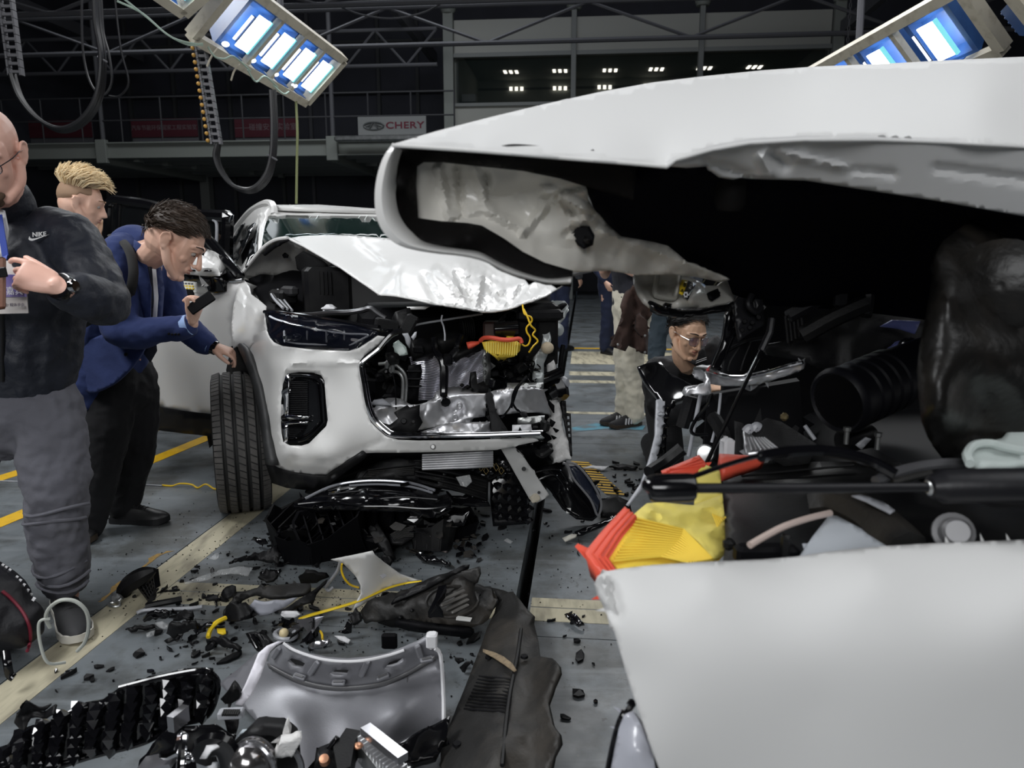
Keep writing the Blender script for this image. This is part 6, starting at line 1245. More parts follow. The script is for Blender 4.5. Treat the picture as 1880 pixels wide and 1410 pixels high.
# ---- silver panel
slots = [ZK([(422, 290), (446, 276), (482, 286), (508, 300), (490, 326), (450, 318)]), ZK([(615, 352), (652, 330), (716, 330), (702, 360)]), ZK([(872, 330), (902, 295), (966, 274), (970, 290), (948, 308)])]
SP_ = D('bumper_corner', 'large silver-backed bumper corner panel with slotted curved flange lying face down', 'car panel', ZK,
  [(335, 302, .15), (345, 250, .18), (372, 225, .2), (408, 206, .225), (450, 235, .22), (520, 262, .215), (600, 283, .21), (700, 291, .21), (800, 284, .21), (900, 262, .215), (970, 238, .22), (1040, 208, .23), (1095, 170, .25), (1106, 153, .26), (1114, 170, .25), (1114, 230, .20), (1140, 262, .17), (1152, 420, .10), (1155, 572, .04), (1000, 650, .03), (930, 692, .03), (850, 742, .03), (760, 800, .02), (500, 830, .02), (480, 790, .03), (330, 622, .045), (232, 515, .06), (150, 440, .06), (108, 392, .06), (190, 330, .09), (280, 252, .13)],
  SILV, .012, holes=slots, step=9, ctrl=ZK([(450, 362, .135), (560, 397, .125), (690, 410, .12), (850, 392, .125), (960, 352, .135), (1050, 303, .15), (690, 350, .165), (500, 320, .175), (900, 330, .17), (700, 550, .085), (450, 550, .08), (950, 520, .10), (600, 680, .05)]), angle=60)
SPE = rbf([p[:2] for p in ZK([(335, 302), (408, 206), (600, 283), (800, 284), (970, 238), (1106, 153), (1155, 572), (930, 692), (500, 830), (232, 515), (108, 392), (450, 362), (690, 410), (960, 352), (690, 350)])], [.15, .225, .21, .21, .22, .26, .04, .03, .02, .06, .06, .135, .12, .135, .165])
def Ks(x, y, dz=.004): q = ZK([(x, y)])[0]; return G(*q, SPE(*q)+dz)
D('black_scrap', 'black scrap glimpsed through the slots of the silver panel flange', 'debris', ZK, [(380, 262, .09), (480, 255, .09), (740, 300, .09), (990, 250, .09), (1000, 300, .08), (860, 350, .07), (700, 385, .06), (560, 360, .06), (430, 330, .06)], DEEPB, .012, step=9)  # added black sheet: stands for the shade and scrap seen through the slots
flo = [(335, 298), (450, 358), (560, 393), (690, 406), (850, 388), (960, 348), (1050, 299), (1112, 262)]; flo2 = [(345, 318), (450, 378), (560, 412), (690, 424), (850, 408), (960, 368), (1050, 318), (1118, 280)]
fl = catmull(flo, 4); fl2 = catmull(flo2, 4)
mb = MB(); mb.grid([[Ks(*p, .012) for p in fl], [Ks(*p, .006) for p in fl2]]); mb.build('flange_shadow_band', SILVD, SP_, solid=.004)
mb = MB(); mb.tube([Ks(*p, .006) for p in catmull([(408, 206), (450, 235), (520, 262), (600, 283), (700, 291), (800, 284), (900, 262), (970, 238)], 4)], .004, 6); mb.tube([Ks(*p, .004) for p in [(1114, 230), (1140, 262), (1152, 420), (1155, 572)]], .006, 6, 3); mb.tube([Ks(*p, .002) for p in [(1155, 572), (1000, 650), (850, 742), (760, 800)]], .004, 6, 2); mb.build('panel_edge', WPLAS, SP_)['kind'] = 'stuff'
for x, y in ((483, 362), (665, 390), (870, 362), (1075, 282)):
    p = Ks(x, y, .012); dx = Ks(x+20, y+(4 if x < 690 else -8), .012)-p
    M = frame(p, dx, (0, -.4, 1)).to_3x3()
    mb = MB(); mb.box(p, (.036, .016, .012), M, .003); c_ = mb.build('flange_clip', SILV, SP_, smooth=False)
    mb = MB(); mb.box(p+Vector((0, -.004, .005)), (.024, .006, .006), M); mb.build('clip_slot', SILVD, c_, smooth=False)
for a, b in (((572, 288), (530, 352)), ((802, 290), (768, 360)), ((392, 225), (360, 275)), ((1030, 215), (1050, 275))):
    mb = MB(); mb.bar(Ks(*a, .004), Ks(*b, .006), .014, .016, bev=.003); mb.build('flange_rib', SILV, SP_, smooth=False)
mb = MB(); mb.tube([Ks(*p, .001) for p in ((985, 345), (984, 430), (992, 530), (1000, 645))], .0012, 4); mb.build('panel_crease', SILVD, SP_)
CH = mat('pale_chalk_writing', (.55, .72, .70), .7)
mb = MB()
for s_ in ([(905, 412), (918, 408)], [(912, 402), (914, 420)], [(930, 392), (940, 402), (932, 408), (942, 412)], [(932, 420), (942, 428), (934, 434), (944, 440), (936, 446)], [(920, 436), (926, 440)], [(920, 590), (940, 610)], [(960, 560), (990, 590), (1005, 570)], [(985, 545), (990, 590)], [(1060, 555), (1090, 545)], [(1080, 540), (1085, 570)]):
    mb.tube([Ks(*p, .0015) for p in s_], .0012, 4)
mb.build('chalk_marks', CH, SP_)['kind'] = 'stuff'
mb = MB(); q = ZK([(1100, 190)])[0]; mb.box(G(*q, .255), (.03, .03, .04), None, .004); mb.tube([Ks(1085, 180, .02), Ks(1100, 200, .02), Ks(1095, 230, .02)], .006, 6); mb.build('corner_tabs', WPLAS, SP_)['kind'] = 'stuff'
ST = D('paper_strip', 'curling white paper strip draped over the left end of the silver panel', 'strip', ZK, [(412, 194, .265), (380, 197, .27), (330, 217, .275), (290, 252, .27), (262, 320, .245), (228, 400, .205), (180, 492, .15), (215, 498, .15), (262, 440, .18), (300, 362, .225), (325, 292, .25), (345, 245, .262), (375, 215, .266)], PAPER, .002, step=7)
# ---- long black skid plate
SK = D('skid_plate', 'long dusty black underbody skid plate lying towards the camera beside the silver panel', 'undertray', ZI,
  [(1130, 702, .10), (1190, 715, .11), (1240, 740, .12), (1290, 800, .11), (1322, 832, .09), (1318, 860, .08), (1335, 930, .10), (1340, 1000, .12), (1395, 1012, .17), (1420, 1040, .19), (1424, 1070, .19), (1395, 1130, .17), (1372, 1200, .15), (1392, 1290, .15), (1420, 1330, .16), (1424, 1370, .16), (1395, 1430, .13), (1380, 1530, .10), (920, 1530, .02), (912, 1400, .02), (1000, 1180, .03), (1060, 1030, .04), (1090, 950, .05), (1112, 890, .06), (1145, 820, .07), (1160, 765, .08)],
  DUSTB, .012, step=10, crumple=.012, cscale=8, ctrl=ZI([(1250, 900, .12), (1210, 1150, .115), (1180, 1400, .11), (1190, 1000, .10), (1300, 1150, .10), (1290, 1400, .095), (1100, 1200, .07), (1050, 1400, .07)]), angle=40)
SKE = rbf([p[:2] for p in ZI([(1130, 702), (1240, 740), (1340, 1000), (912, 1400), (1060, 1030), (1250, 900), (1210, 1150), (1180, 1400), (1300, 1150), (1290, 1400), (1100, 1200), (1050, 1400)])], [.10, .12, .12, .02, .04, .12, .115, .11, .10, .095, .07, .07])
def Is(x, y, dz=.003): q = ZI([(x, y)])[0]; return G(*q, SKE(*q)+dz)
mb = MB(); mb.tube([Is(*p, .004) for p in ((1262, 880), (1245, 1000), (1215, 1150), (1195, 1300), (1180, 1470))], .006, 6, 4); mb.build('plate_ridge', MATTB, SK)
for j in range(11):
    y = 1085+j*14; xl = 1075-(y-1085)*.46; mb = MB(); mb.tube([Is(xl+6, y, .004), Is(xl+60, y+5, .006), Is(1222-(y-1085)*.17, y+12, .006)], .0035, 5, 3); mb.build('plate_rib', MATTB, SK)
for q in ((1122, 1002), (1275, 1000), (985, 1378)):
    mb = MB(); mb.lathe([(.001, .004), (.010, .004), (.012, -.002)], Is(*q, .008), (0, 0, 1), 14); mb.build('plate_hole', DEEPB, SK)
D('brown_scuff', 'pale brown scraped strip of soil across the top of the long skid plate', 'strip', ZI, [(1096, 966, .070), (1140, 978, .093), (1185, 998, .113), (1225, 1030, .128), (1242, 1058, .131), (1230, 1064, .128), (1190, 1035, .118), (1140, 1002, .098), (1096, 978, .076)], mat('dried_brown_soil', (.27, .205, .125), .85, var=(60, (.16, .12, .08), .4, .7)), .003, step=6)
# ---- wheel-arch liner with its round vent
LN = D('wheel_liner', 'dusty black wheel arch liner with a round slotted vent and white label', 'wheel liner', ZI,
  [(568, 805, .05), (600, 762, .09), (700, 732, .10), (800, 700, .12), (870, 672, .15), (960, 642, .18), (1000, 650, .19), (1050, 690, .17), (1130, 702, .13), (1160, 765, .10), (1120, 850, .07), (1050, 882, .05), (900, 872, .05), (780, 850, .05), (700, 842, .05), (640, 862, .03), (585, 858, .03)], DUSTB, .012, step=9, crumple=.03, cscale=11, ctrl=ZI([(960, 760, .13), (700, 790, .085), (820, 760, .12), (1000, 840, .085)]))
D('liner_fin', 'long torn black liner fin pointing to the upper right above the wheel liner', 'debris', ZI, [(860, 672, .17), (930, 645, .2), (1010, 610, .22), (1040, 603, .22), (1036, 622, .21), (960, 655, .19), (900, 690, .17), (800, 735, .13), (700, 770, .11), (720, 745, .12)], MATTB, .012, step=8, crumple=.02)
D('liner_fin', 'grey black curled liner corner behind the wheel liner', 'debris', ZI, [(900, 668, .17), (960, 640, .2), (1040, 628, .21), (1080, 618, .22), (1084, 650, .20), (1070, 690, .17), (1000, 690, .16), (930, 700, .15)], DUSTB, .01, step=7, crumple=.02)
LNE = rbf([p[:2] for p in ZI([(568, 805), (700, 732), (960, 642), (1130, 702), (1160, 765), (1050, 882), (780, 850), (960, 760), (820, 760), (1000, 840)])], [.05, .10, .18, .13, .10, .05, .05, .13, .12, .085])
def Ln(x, y, dz=.01): q = ZI([(x, y)])[0]; return G(*q, LNE(*q)+dz)
mb = MB(); mb.tube([Ln(965+112*math.cos(t)-10*math.sin(t), 762+66*math.sin(t), .014) for t in [k*math.pi/10 for k in range(20)]], .006, 6, closed=True); mb.build('vent_ring', DUSTB, LN)
for k, (a, b) in enumerate((((905, 765), (1020, 712)), ((915, 782), (1030, 732)), ((935, 800), (1036, 752)), ((960, 812), (1035, 775)))):
    mb = MB(); mb.bar(Ln(*a, .016), Ln(*b, .016), .014, .008, bev=.003); mb.build('vent_slat', mat('pale_dusty_slat', (.10, .095, .088), .5), LN, smooth=False)
mb = MB(); mb.prism([Ln(860, 830, .02), Ln(890, 770, .03), Ln(905, 720, .03), Ln(940, 712, .03), Ln(935, 745, .03), Ln(900, 790, .03), Ln(925, 830, .02)], (0, 0, .02)); mb.build('broken_edge', GLOSSB, LN, smooth=False)
mb = MB(); mb.prism([Ln(982, 832, .02), Ln(990, 826, .02), Ln(1050, 834, .02), Ln(1042, 850, .02), Ln(980, 843, .02)], (0, 0, .002)); mb.build('part_label', mat('white_label', (.7, .7, .68), .5), LN, smooth=False)
for q in ((790, 800), (740, 830), (1010, 700), (870, 825), (1080, 730)):
    mb = MB(); mb.ell(Ln(*q, .014), (.008, .008, .006), None, 10, 6); mb.build('liner_rivet', MATTB, LN)
D('liner_edge', 'black arch lip strip under the front of the wheel liner', 'debris', ZI, [(720, 850, .06), (800, 870, .065), (950, 885, .065), (1040, 885, .06), (1060, 895, .05), (1040, 920, .03), (900, 905, .03), (780, 890, .03), (715, 870, .04)], DEEPB, .02, step=8)
# ---- white fragment with its yellow edge tape
WF = D('fender_fragment', 'white curved fender fragment edged in yellow tape in the middle of the debris', 'car panel', ZI, [(440, 582, .20), (520, 568, .22), (620, 548, .25), (632, 565, .23), (680, 602, .17), (740, 648, .11), (800, 668, .08), (826, 673, .075), (760, 688, .06), (690, 706, .05), (640, 735, .04), (580, 775, .025), (535, 800, .02), (556, 760, .05), (572, 730, .07), (570, 695, .10), (545, 650, .14), (510, 615, .17), (490, 596, .19)], PAINT, .006, step=8, ctrl=ZI([(600, 630, .16)]))
mb = MB(); mb.prism([G(*ZI([q])[0], .17) for q in ((650, 650), (672, 642), (684, 652), (664, 664))], (0, 0, .001)); mb.build('torn_decal', mat('grey_decal', (.25, .25, .26), .5), WF, smooth=False)
o = tag(ptube('yellow_tape', ZI([(832, 674, .085), (760, 684, .075), (690, 703, .062), (620, 733, .05), (545, 765, .045), (470, 788, .04), (400, 808, .03), (350, 822, .03), (302, 838, .02)]), [.005, .008, .009, .010, .011, .011, .012, .012, .010], YELT, None, 8, 4, 'z', flat=.35), 'long yellow tape strip along the white fender fragment', 'tape')
o = tag(ptube('yellow_wire', ZI([(488, 600, .19), (487, 630, .16), (500, 664, .13), (525, 690, .10), (560, 702, .08)]), .004, YELW, None, 6, 5, 'z'), 'short yellow wire curling under the left edge of the white fender fragment', 'wire')
o = tag(ptube('bent_bracket_wire', ZI([(480, 590, .19), (468, 630, .14), (440, 670, .08), (420, 700, .03), (430, 715, .02), (450, 700, .03)]), .006, GRAYP, None, 6, 5, 'z'), 'bent grey wire leg under the white fender fragment', 'wire')
# ---- glossy lamp casing on top of the pile
LC = D('headlamp_casing', 'glossy black headlamp casing resting on the pile below the SUV bumper', 'headlamp', ZI, [(265, 350, 3.05), (330, 315, 3.05), (430, 265, 3.07), (520, 241, 3.09), (640, 232, 3.10), (780, 241, 3.10), (900, 276, 3.10), (945, 286, 3.1), (970, 312, 3.08), (955, 370, 3.02), (905, 398, 2.98), (860, 402, 2.96), (780, 377, 2.96), (640, 372, 2.95), (480, 370, 2.96), (340, 358, 3.0)], GLOSSB, .10, mode='Y', step=8, ctrl=ZI([(600, 310, 2.94), (800, 320, 2.96), (450, 310, 2.98)]), angle=60)
for pts, r, m in (([(330, 318), (430, 270), (520, 248), (640, 240), (780, 250), (890, 283)], .006, mat('clear_lamp_edge', (.32, .33, .36), .1, .4)), ([(300, 342), (430, 332), (560, 350), (700, 352), (850, 362), (940, 352)], .005, GLOSSB), ([(520, 262), (640, 256), (780, 266), (880, 294)], .005, MATS['clear_lamp_edge']), ([(430, 300), (560, 286), (700, 285), (850, 305)], .004, GLOSSB), ([(660, 318), (760, 312), (900, 322)], .005, GLOSSB)):
    ptube('casing_rib', ZI([(a, b, 2.955 if 300 < b < 345 else 3.04-(b-240)*.0012) for a, b in pts]), r, m, LC, 7, 4)
for k, q in enumerate(((430, 290), (480, 282), (740, 262), (850, 290), (900, 300))):
    a, b = ZI([q])[0]; mb = MB(); mb.bar(P(a, b, 2.99), P(a+16, b-4, 3.0), .006, .014); mb.build('lens_glint_facet', CHROME, LC, smooth=False)
# ---- black wreckage of the front end, under and around the casing
def chunk(name, label, q, Y, size, m=MATTB, seed=0, ribs=0, cat='debris', rz=None):
    """a broken hollow plastic housing: bent box with ragged rim, ribs inside"""
    rnd = random.Random(seed); c = P(*ZI([q])[0], Y); sx, sy, sz = size
    c.z = max(c.z, sz*.55)
    M = Matrix.Rotation(rnd.uniform(-.5, .5) if rz is None else rz, 3, 'Z') @ Matrix.Rotation(rnd.uniform(-.4, .4), 3, 'X') @ Matrix.Rotation(rnd.uniform(-.35, .35), 3, 'Y')
    e = empty(name, c, label, cat)
    mb = MB(); n = 14; r0, r1, r2, r3 = [], [], [], []
    for i in range(n):
        t = 2*math.pi*i/n; k = 1/max(abs(math.cos(t)), abs(math.sin(t)))**.75
        x, y = math.cos(t)*k*sx*.5, math.sin(t)*k*sy*.5; h = rnd.uniform(.15, .5)
        r0.append(c+M @ Vector((x*.8, y*.8, -sz*.5))); r1.append(c+M @ Vector((x, y, sz*h))); r2.append(c+M @ Vector((x*.93, y*.92, sz*(h-.02)))); r3.append(c+M @ Vector((x*.74, y*.72, -sz*.42)))
    mb.loft([r0, r1, r2, r3]); mb.build('housing', m, e, smooth=False)
    for k in range(ribs):
        x = (k-(ribs-1)/2)*sx*.8/max(ribs, 1); mb = MB(); mb.box(c+M @ Vector((x, 0, -sz*.1)), (.006, sy*.85, sz*.7), M); mb.build('rib', m, e, smooth=False)
    return e
chunk('broken_housing', 'ribbed black housing lying left in the pile below the glossy casing', (290, 480), 3.06, (.22, .20, .20), MATTB, 1, 4)
chunk('broken_housing', 'black fan shroud corner in the middle of the pile below the glossy casing', (450, 470), 3.0, (.30, .22, .22), DEEPB, 2, 5)
chunk('broken_housing', 'black housing at the lower left of the pile nearest the cream strip', (330, 560), 2.96, (.22, .18, .14), DEEPB, 3, 3)
chunk('broken_housing', 'matt black box shell at the right of the pile below the glossy casing', (880, 480), 3.06, (.20, .16, .14), MATTB, 4, 3)
chunk('broken_housing', 'low black tray behind the middle of the pile', (600, 450), 3.12, (.36, .26, .16), DEEPB, 5, 4)
chunk('broken_housing', 'small black shell between grille piece and glossy casing', (1000, 440), 3.2, (.16, .14, .12), DEEPB, 6, 2)
o = D('black_wedge', 'smooth matt black wedge standing in the pile below the glossy casing', 'debris', ZI, [(602, 455, 2.97), (640, 425, 2.98), (690, 500, 2.95), (722, 580, 2.93), (700, 585, 2.92), (660, 540, 2.93)], MATTB, .05, mode='Y', step=8)
VP_ = D('vent_plate', 'black slotted vent plate leaning at the right of the pile', 'vent', ZI, [(690, 475, 3.0), (740, 435, 3.02), (805, 432, 3.03), (800, 485, 3.0), (745, 515, 2.97), (700, 510, 2.97)], MATTB, .02, mode='Y', step=7)
for k in range(7): ptube('vent_slat', ZI([(698+k*3, 482+k*4-8, 2.985), (740+k*3, 452+k*5, 2.99), (798, 440+k*7, 2.99)]), .0028, DUSTB, VP_, 5, 2)
mb = MB(); fr = random.Random(31)
for k in range(170):
    x, y = fr.uniform(500, 880), fr.gauss(985, 28)
    if y > 1042 or y < 925: continue
    z = max(.004, (1030-y)/110*.16*fr.uniform(.2, 1)); p = P(x, y, 2.93+fr.uniform(0, .12)) if z > .05 else G(x, y, z)
    p.z = max(p.z, .006); s_ = fr.uniform(.010, .04); M = Matrix.Rotation(fr.uniform(0, 6), 3, 'Z') @ Matrix.Rotation(fr.uniform(-1.2, 1.2), 3, 'X')
    q = [(s_*math.cos(t)*fr.uniform(.6, 1.3), s_*.5*math.sin(t)*fr.uniform(.6, 1.3), 0) for t in (0, 1.2, 2.3, 3.6, 4.9)]
    mb.k = k % 3; mb.prism([p+M @ Vector(v) for v in q], M @ Vector((0, 0, .004)))
tag(mb.build('pile_fragments', [MATTB, GLOSSB, DUSTB], None, smooth=False), 'heap of small broken black fragments below the glossy headlamp casing', 'debris', kind='stuff')
D('trim_scrap', 'black rounded lamp arm at the right end of the glossy casing', 'debris', ZI, [(900, 410, 3.05), (950, 385, 3.06), (1005, 378, 3.08), (1030, 400, 3.07), (1020, 425, 3.05), (960, 430, 3.03), (915, 440, 3.02)], GLOSSB, .05, mode='Y', step=7)  # arm broken off a lamp, loose in the pile
D('gloss_strip', 'glossy black trim bar right of the lamp casing', 'trim', ZI, [(940, 305, 3.15), (1000, 305, 3.17), (1120, 330, 3.2), (1130, 352, 3.2), (1060, 355, 3.18), (960, 345, 3.14)], GLOSSB, .04, mode='Y', step=8)
UT = D('lower_grille', 'black lower bumper grille with long slats hanging below the SUV front', 'grille', ZI, [(560, 200, 3.2), (650, 158, 3.16), (730, 143, 3.15), (900, 172, 3.18), (1000, 205, 3.2), (1120, 235, 3.25), (1118, 330, 3.22), (1040, 300, 3.18), (960, 282, 3.16), (900, 272, 3.14), (760, 236, 3.12), (600, 232, 3.12), (540, 240, 3.14)], MATTB, .012, mode='Y', step=10, holes=[ZI([(822, 185), (925, 205), (925, 222), (815, 212)]), ZI([(940, 210), (1020, 228), (1030, 262), (935, 226)]), ZI([(818, 222), (900, 238), (905, 256), (822, 240)])])
for pts in ([(600, 195), (805, 172), (800, 215), (575, 228)],): ptube('slat_rib', ZI([(a, b, 3.12) for a, b in pts]), .004, MATTB, UT, 5, 0, closed=True)
for k in range(5): ptube('tray_groove', ZI([(612-k*6, 196+k*7, 3.125), (800, 176+k*8, 3.13)]), .0022, DUSTB, UT, 5, 0)
for k in range(4): ptube('grille_slat', ZI([(800, 182+k*18, 3.14), (960, 208+k*22, 3.16), (1110, 244+k*26, 3.2)]), .006, MATTB, UT, 6, 2)
D('clear_sheet', 'clear torn plastic sheet on the lower grille below the SUV', 'debris', ZI, [(980, 225, 3.12), (1040, 215, 3.13), (1050, 245, 3.12), (1025, 268, 3.1), (1000, 262, 3.1)], CLEAR, .003, mode='Y', step=7)
# ---- bright studded grille piece, upright under the bumper
GP = D('grille_piece', 'broken piece of studded grille standing upright under the SUV bumper', 'grille', ZI, [(1128, 240, 3.34), (1135, 195, 3.36), (1190, 190, 3.36), (1260, 210, 3.36), (1290, 260, 3.35), (1297, 330, 3.33), (1292, 428, 3.30), (1230, 432, 3.29), (1140, 438, 3.29), (1128, 330, 3.31)], GLOSSB, .02, mode='Y', step=9)
gl2 = worldloc(GP)
def put_stud(par, org, q, Y, s, tilt=(0, -.75, .66), ang=0):
    p = P(*q, Y); n = Vector(tilt).normalized(); M = frame(p, (math.cos(ang), 0, math.sin(ang)), n)
    o = dupobj(st0, par); o.location = p-org; o.rotation_euler = M.to_euler(); o.scale = (s, s, s); return o
for c in range(4):
    for r in range(5):
        q = ZI([(1158+c*42+r*1.5, 218+c*6+r*44)])[0]; put_stud(GP, gl2, q, 3.31-.008*r, 1.05)
GQ = D('grille_piece', 'crumpled black grille scrap with bright studs wedged behind the white plank', 'grille', ZI, [(1015, 190, 3.3), (1050, 140, 3.3), (1110, 125, 3.32), (1200, 130, 3.32), (1215, 170, 3.3), (1170, 215, 3.28), (1130, 235, 3.26), (1080, 215, 3.26)], GLOSSB, .03, mode='Y', step=7, crumple=.03)
gl3 = worldloc(GQ); rnd = random.Random(9)
for k in range(22):
    q = (rnd.uniform(1030, 1200), rnd.uniform(140, 225)); put_stud(GQ, gl3, ZI([q])[0], 3.235, .7, (rnd.uniform(-.6, .6), -1, rnd.uniform(-.3, .9)), rnd.uniform(-1, 1))
for k in range(6): ptube('gold_edge', ZI([(1055+k*22, 165+(k % 3)*16, 3.225), (1065+k*22, 150+(k % 3)*16, 3.225), (1078+k*22, 170+(k % 3)*14, 3.225), (1066+k*22, 185+(k % 3)*14, 3.225)]), .0025, mat('gold_reflection_metal', (.6, .45, .2), .2, .9), GQ, 5, 0, closed=True)  # gold loops stand in for reflections on the studs
# ---- white plank
PL = D('bumper_strip', 'white torn bumper strip leaning from the SUV bumper down to the debris', 'car panel', ZI, [(1152, 68, 3.10), (1168, 56, 3.10), (1196, 48, 3.11), (1280, 150, 3.20), (1382, 302, 3.30), (1368, 316, 3.30), (1330, 338, 3.30), (1298, 322, 3.29), (1255, 245, 3.24), (1190, 130, 3.15)], PAINT, .008, mode='Y', step=7, crumple=.01, cscale=14)
for q, r in (((1273, 190), .010), ((1338, 292), .007)):
    c = P(*ZI([q])[0], 3.19 if q[1] < 200 else 3.27); mb = MB(); mb.lathe([(.001, .002), (r, .002), (r, -.004)], c, EYE-c, 14); mb.build('strip_hole', MATTB, PL)
D('strip_end', 'beige torn end hanging on the white bumper strip', 'debris', ZI, [(1296, 315, 3.28), (1325, 290, 3.285), (1345, 318, 3.28), (1335, 332, 3.275), (1310, 338, 3.275)], mat('beige_foam', (.55, .5, .4), .8), .008, mode='Y', step=5)
# ---- oval black lamp surround at the right
OV = D('lamp_surround', 'black oval fog lamp surround standing right of the studded grille piece', 'trim', ZI, [(1312, 205, 3.42), (1345, 172, 3.42), (1400, 158, 3.42), (1470, 155, 3.43), (1520, 178, 3.43), (1560, 225, 3.42), (1600, 290, 3.38), (1612, 335, 3.35), (1604, 385, 3.32), (1570, 415, 3.30), (1500, 408, 3.30), (1440, 365, 3.32), (1390, 290, 3.36)], GLOSSB, .08, mode='Y', step=9, ctrl=ZI([(1460, 270, 3.33)]))
for pts, r, m in (([(1440, 165), (1462, 175), (1490, 235), (1560, 320), (1592, 392), (1606, 330), (1560, 240), (1500, 172), (1455, 162)], .006, mat('grey_accent_trim', (.20, .2, .21), .3)), ([(1325, 205), (1380, 192), (1430, 198), (1460, 240)], .005, GLOSSB), ([(1340, 235), (1400, 215), (1440, 250), (1480, 330)], .006, GLOSSB), ([(1400, 300), (1450, 360), (1510, 395)], .006, GLOSSB)):
    ptube('surround_ridge', ZI([(a, b, 3.325-(b-200)*.0002) for a, b in pts]), r, m, OV, 7, 4)
S_ = sheet('surround_mesh', ZI([(1462, 178, 3.33), (1500, 178, 3.33), (1560, 245, 3.32), (1600, 330, 3.3), (1590, 385, 3.29), (1555, 315, 3.3), (1490, 230, 3.315)]), mat('dark_blue_black_mesh', (.012, .016, .03), .25), OV, .01, step=7)
mb = MB(); c = P(*ZI([(1466, 370)])[0], 3.30); M = frame(c, (1, 0, 0), EYE-c).to_3x3(); mb.box(c, (.022, .024, .003), M); mb.build('white_sticker', mat('white_label', (.7, .7, .68), .5), OV, smooth=False)
D('black_shell', 'dull black shell fragment behind the oval lamp surround', 'debris', ZI, [(1600, 330, 3.5), (1660, 300, 3.55), (1730, 330, 3.55), (1740, 380, 3.5), (1680, 400, 3.45), (1610, 390, 3.42)], MATTB, .02, mode='Y', step=9, crumple=.03)
TS = D('trim_strip', 'flat black trim strip with a white end lying right of the oval lamp surround', 'trim', ZI, [(1490, 462, .03), (1540, 440, .05), (1600, 420, .06), (1680, 378, .08), (1695, 392, .07), (1610, 436, .05), (1525, 470, .03), (1500, 472, .03)], GLOSSB, .012, step=8)
D('white_stub', 'white cardboard stub at the end of the flat black trim strip', 'debris', ZI, [(1438, 488, .02), (1480, 470, .035), (1502, 472, .035), (1498, 482, .03), (1450, 500, .02)], mat('dirty_white_card', (.52, .5, .44), .8), .008, step=6)
tag(ptube('bead_chain', ZI([(1508, 488, .02), (1515, 520, .01), (1505, 550, .006), (1512, 565, .005)]), .0025, MATTB, None, 5, 4, 'z'), 'thin dark cord on the floor below the white cardboard stub', 'cord')
# ---- cluster of arch trim at the left centre
D('arch_trim', 'curved dusty grey wheel arch trim lying left of the white fender fragment', 'trim', ZI, [(0, 770, .06), (40, 730, .09), (110, 705, .10), (200, 690, .11), (300, 683, .11), (352, 684, .11), (350, 705, .10), (330, 725, .09), (250, 740, .08), (170, 745, .08), (110, 735, .08), (60, 760, .06), (30, 800, .04), (-10, 830, .03)], DUSTB, .02, step=8)
D('grey_inner_scrap', 'pale grey plastic scrap inside the curved wheel arch trim', 'debris', ZI, [(88, 790, .06), (110, 765, .08), (170, 768, .08), (240, 758, .08), (300, 750, .075), (260, 780, .06), (200, 812, .04), (130, 828, .03), (105, 810, .04)], mat('pale_lilac_grey_plastic', (.36, .37, .42), .4), .01, step=7, crumple=.02)
D('black_strip_scrap', 'shiny black strip lying along the right side of the curved arch trim', 'debris', ZI, [(200, 812, .04), (260, 785, .06), (330, 740, .08), (400, 690, .09), (428, 668, .09), (420, 690, .08), (380, 730, .07), (370, 765, .06), (300, 790, .05), (240, 820, .04)], MATTB, .012, step=7, crumple=.015)
D('broken_clip_block', 'jagged black clip block at the left foot of the curved arch trim', 'debris', ZI, [(-20, 850, .02), (-10, 800, .06), (20, 775, .09), (70, 770, .09), (95, 800, .07), (90, 830, .05), (40, 850, .04)], MATTB, .03, step=6, crumple=.04)
# ---- broken lamp with bulb
BL = empty('bulb_unit', G(*ZI([(280, 880)])[0], .0), 'broken lamp unit with a yellowish bulb and shards above the silver panel', 'lamp')
def Ib(x, y, z): return G(*ZI([(x, y)])[0], z)
mb = MB(); mb.tube([Ib(200+90*(1+math.cos(t))*.5*1.0, 905+22*math.sin(t), .02) for t in [k*math.pi/7 for k in range(14)]], .009, 7, closed=True); mb.build('lamp_ring', GRAYP, BL)
mb = MB(); mb.ell(Ib(238, 898, .035), (.016, .016, .016)); mb.build('bulb', mat('warm_bulb', (.75, .62, .36), .3), BL)
for k, (x, y, s) in enumerate(((265, 870, .05), (310, 885, .045), (350, 875, .05), (220, 860, .04), (390, 870, .04), (300, 850, .04), (340, 905, .035))):
    mb = MB(); rn = random.Random(k+3); p = Ib(x, y, .04); mb.add([p+Vector((rn.uniform(-s, s), rn.uniform(-s, s), rn.uniform(-.03, .035))) for _ in range(6)], [[0, 1, 2], [1, 3, 2], [2, 3, 4], [3, 5, 4], [0, 2, 4], [1, 5, 3], [0, 4, 5], [0, 5, 1]]); mb.build('lamp_shard', (GLOSSB, MATTB, MATS['grey_chrome'])[k % 3], BL, smooth=False)
D('white_cup', 'white plastic cup shell on the broken bulb unit', 'debris', ZI, [(225, 822, .07), (245, 806, .08), (290, 806, .08), (310, 818, .07), (285, 832, .06), (240, 832, .06)], WPLAS, .012, step=5)
tag(ptube('yellow_wire', ZI([(395, 890, .03), (403, 905, .04), (404, 920, .035), (408, 935, .02)]), .004, YELW, None, 6, 4, 'z'), 'short yellow wire stub right of the broken bulb unit', 'wire')
CUPD = D('clear_lamp_cup', 'small clear lamp cup lying above the silver panel flange', 'debris', ZI, [(340, 955, .02), (360, 938, .04), (400, 930, .045), (435, 925, .05), (425, 945, .04), (390, 968, .02), (355, 968, .02)], MATS['grey_chrome'], .01, step=5)
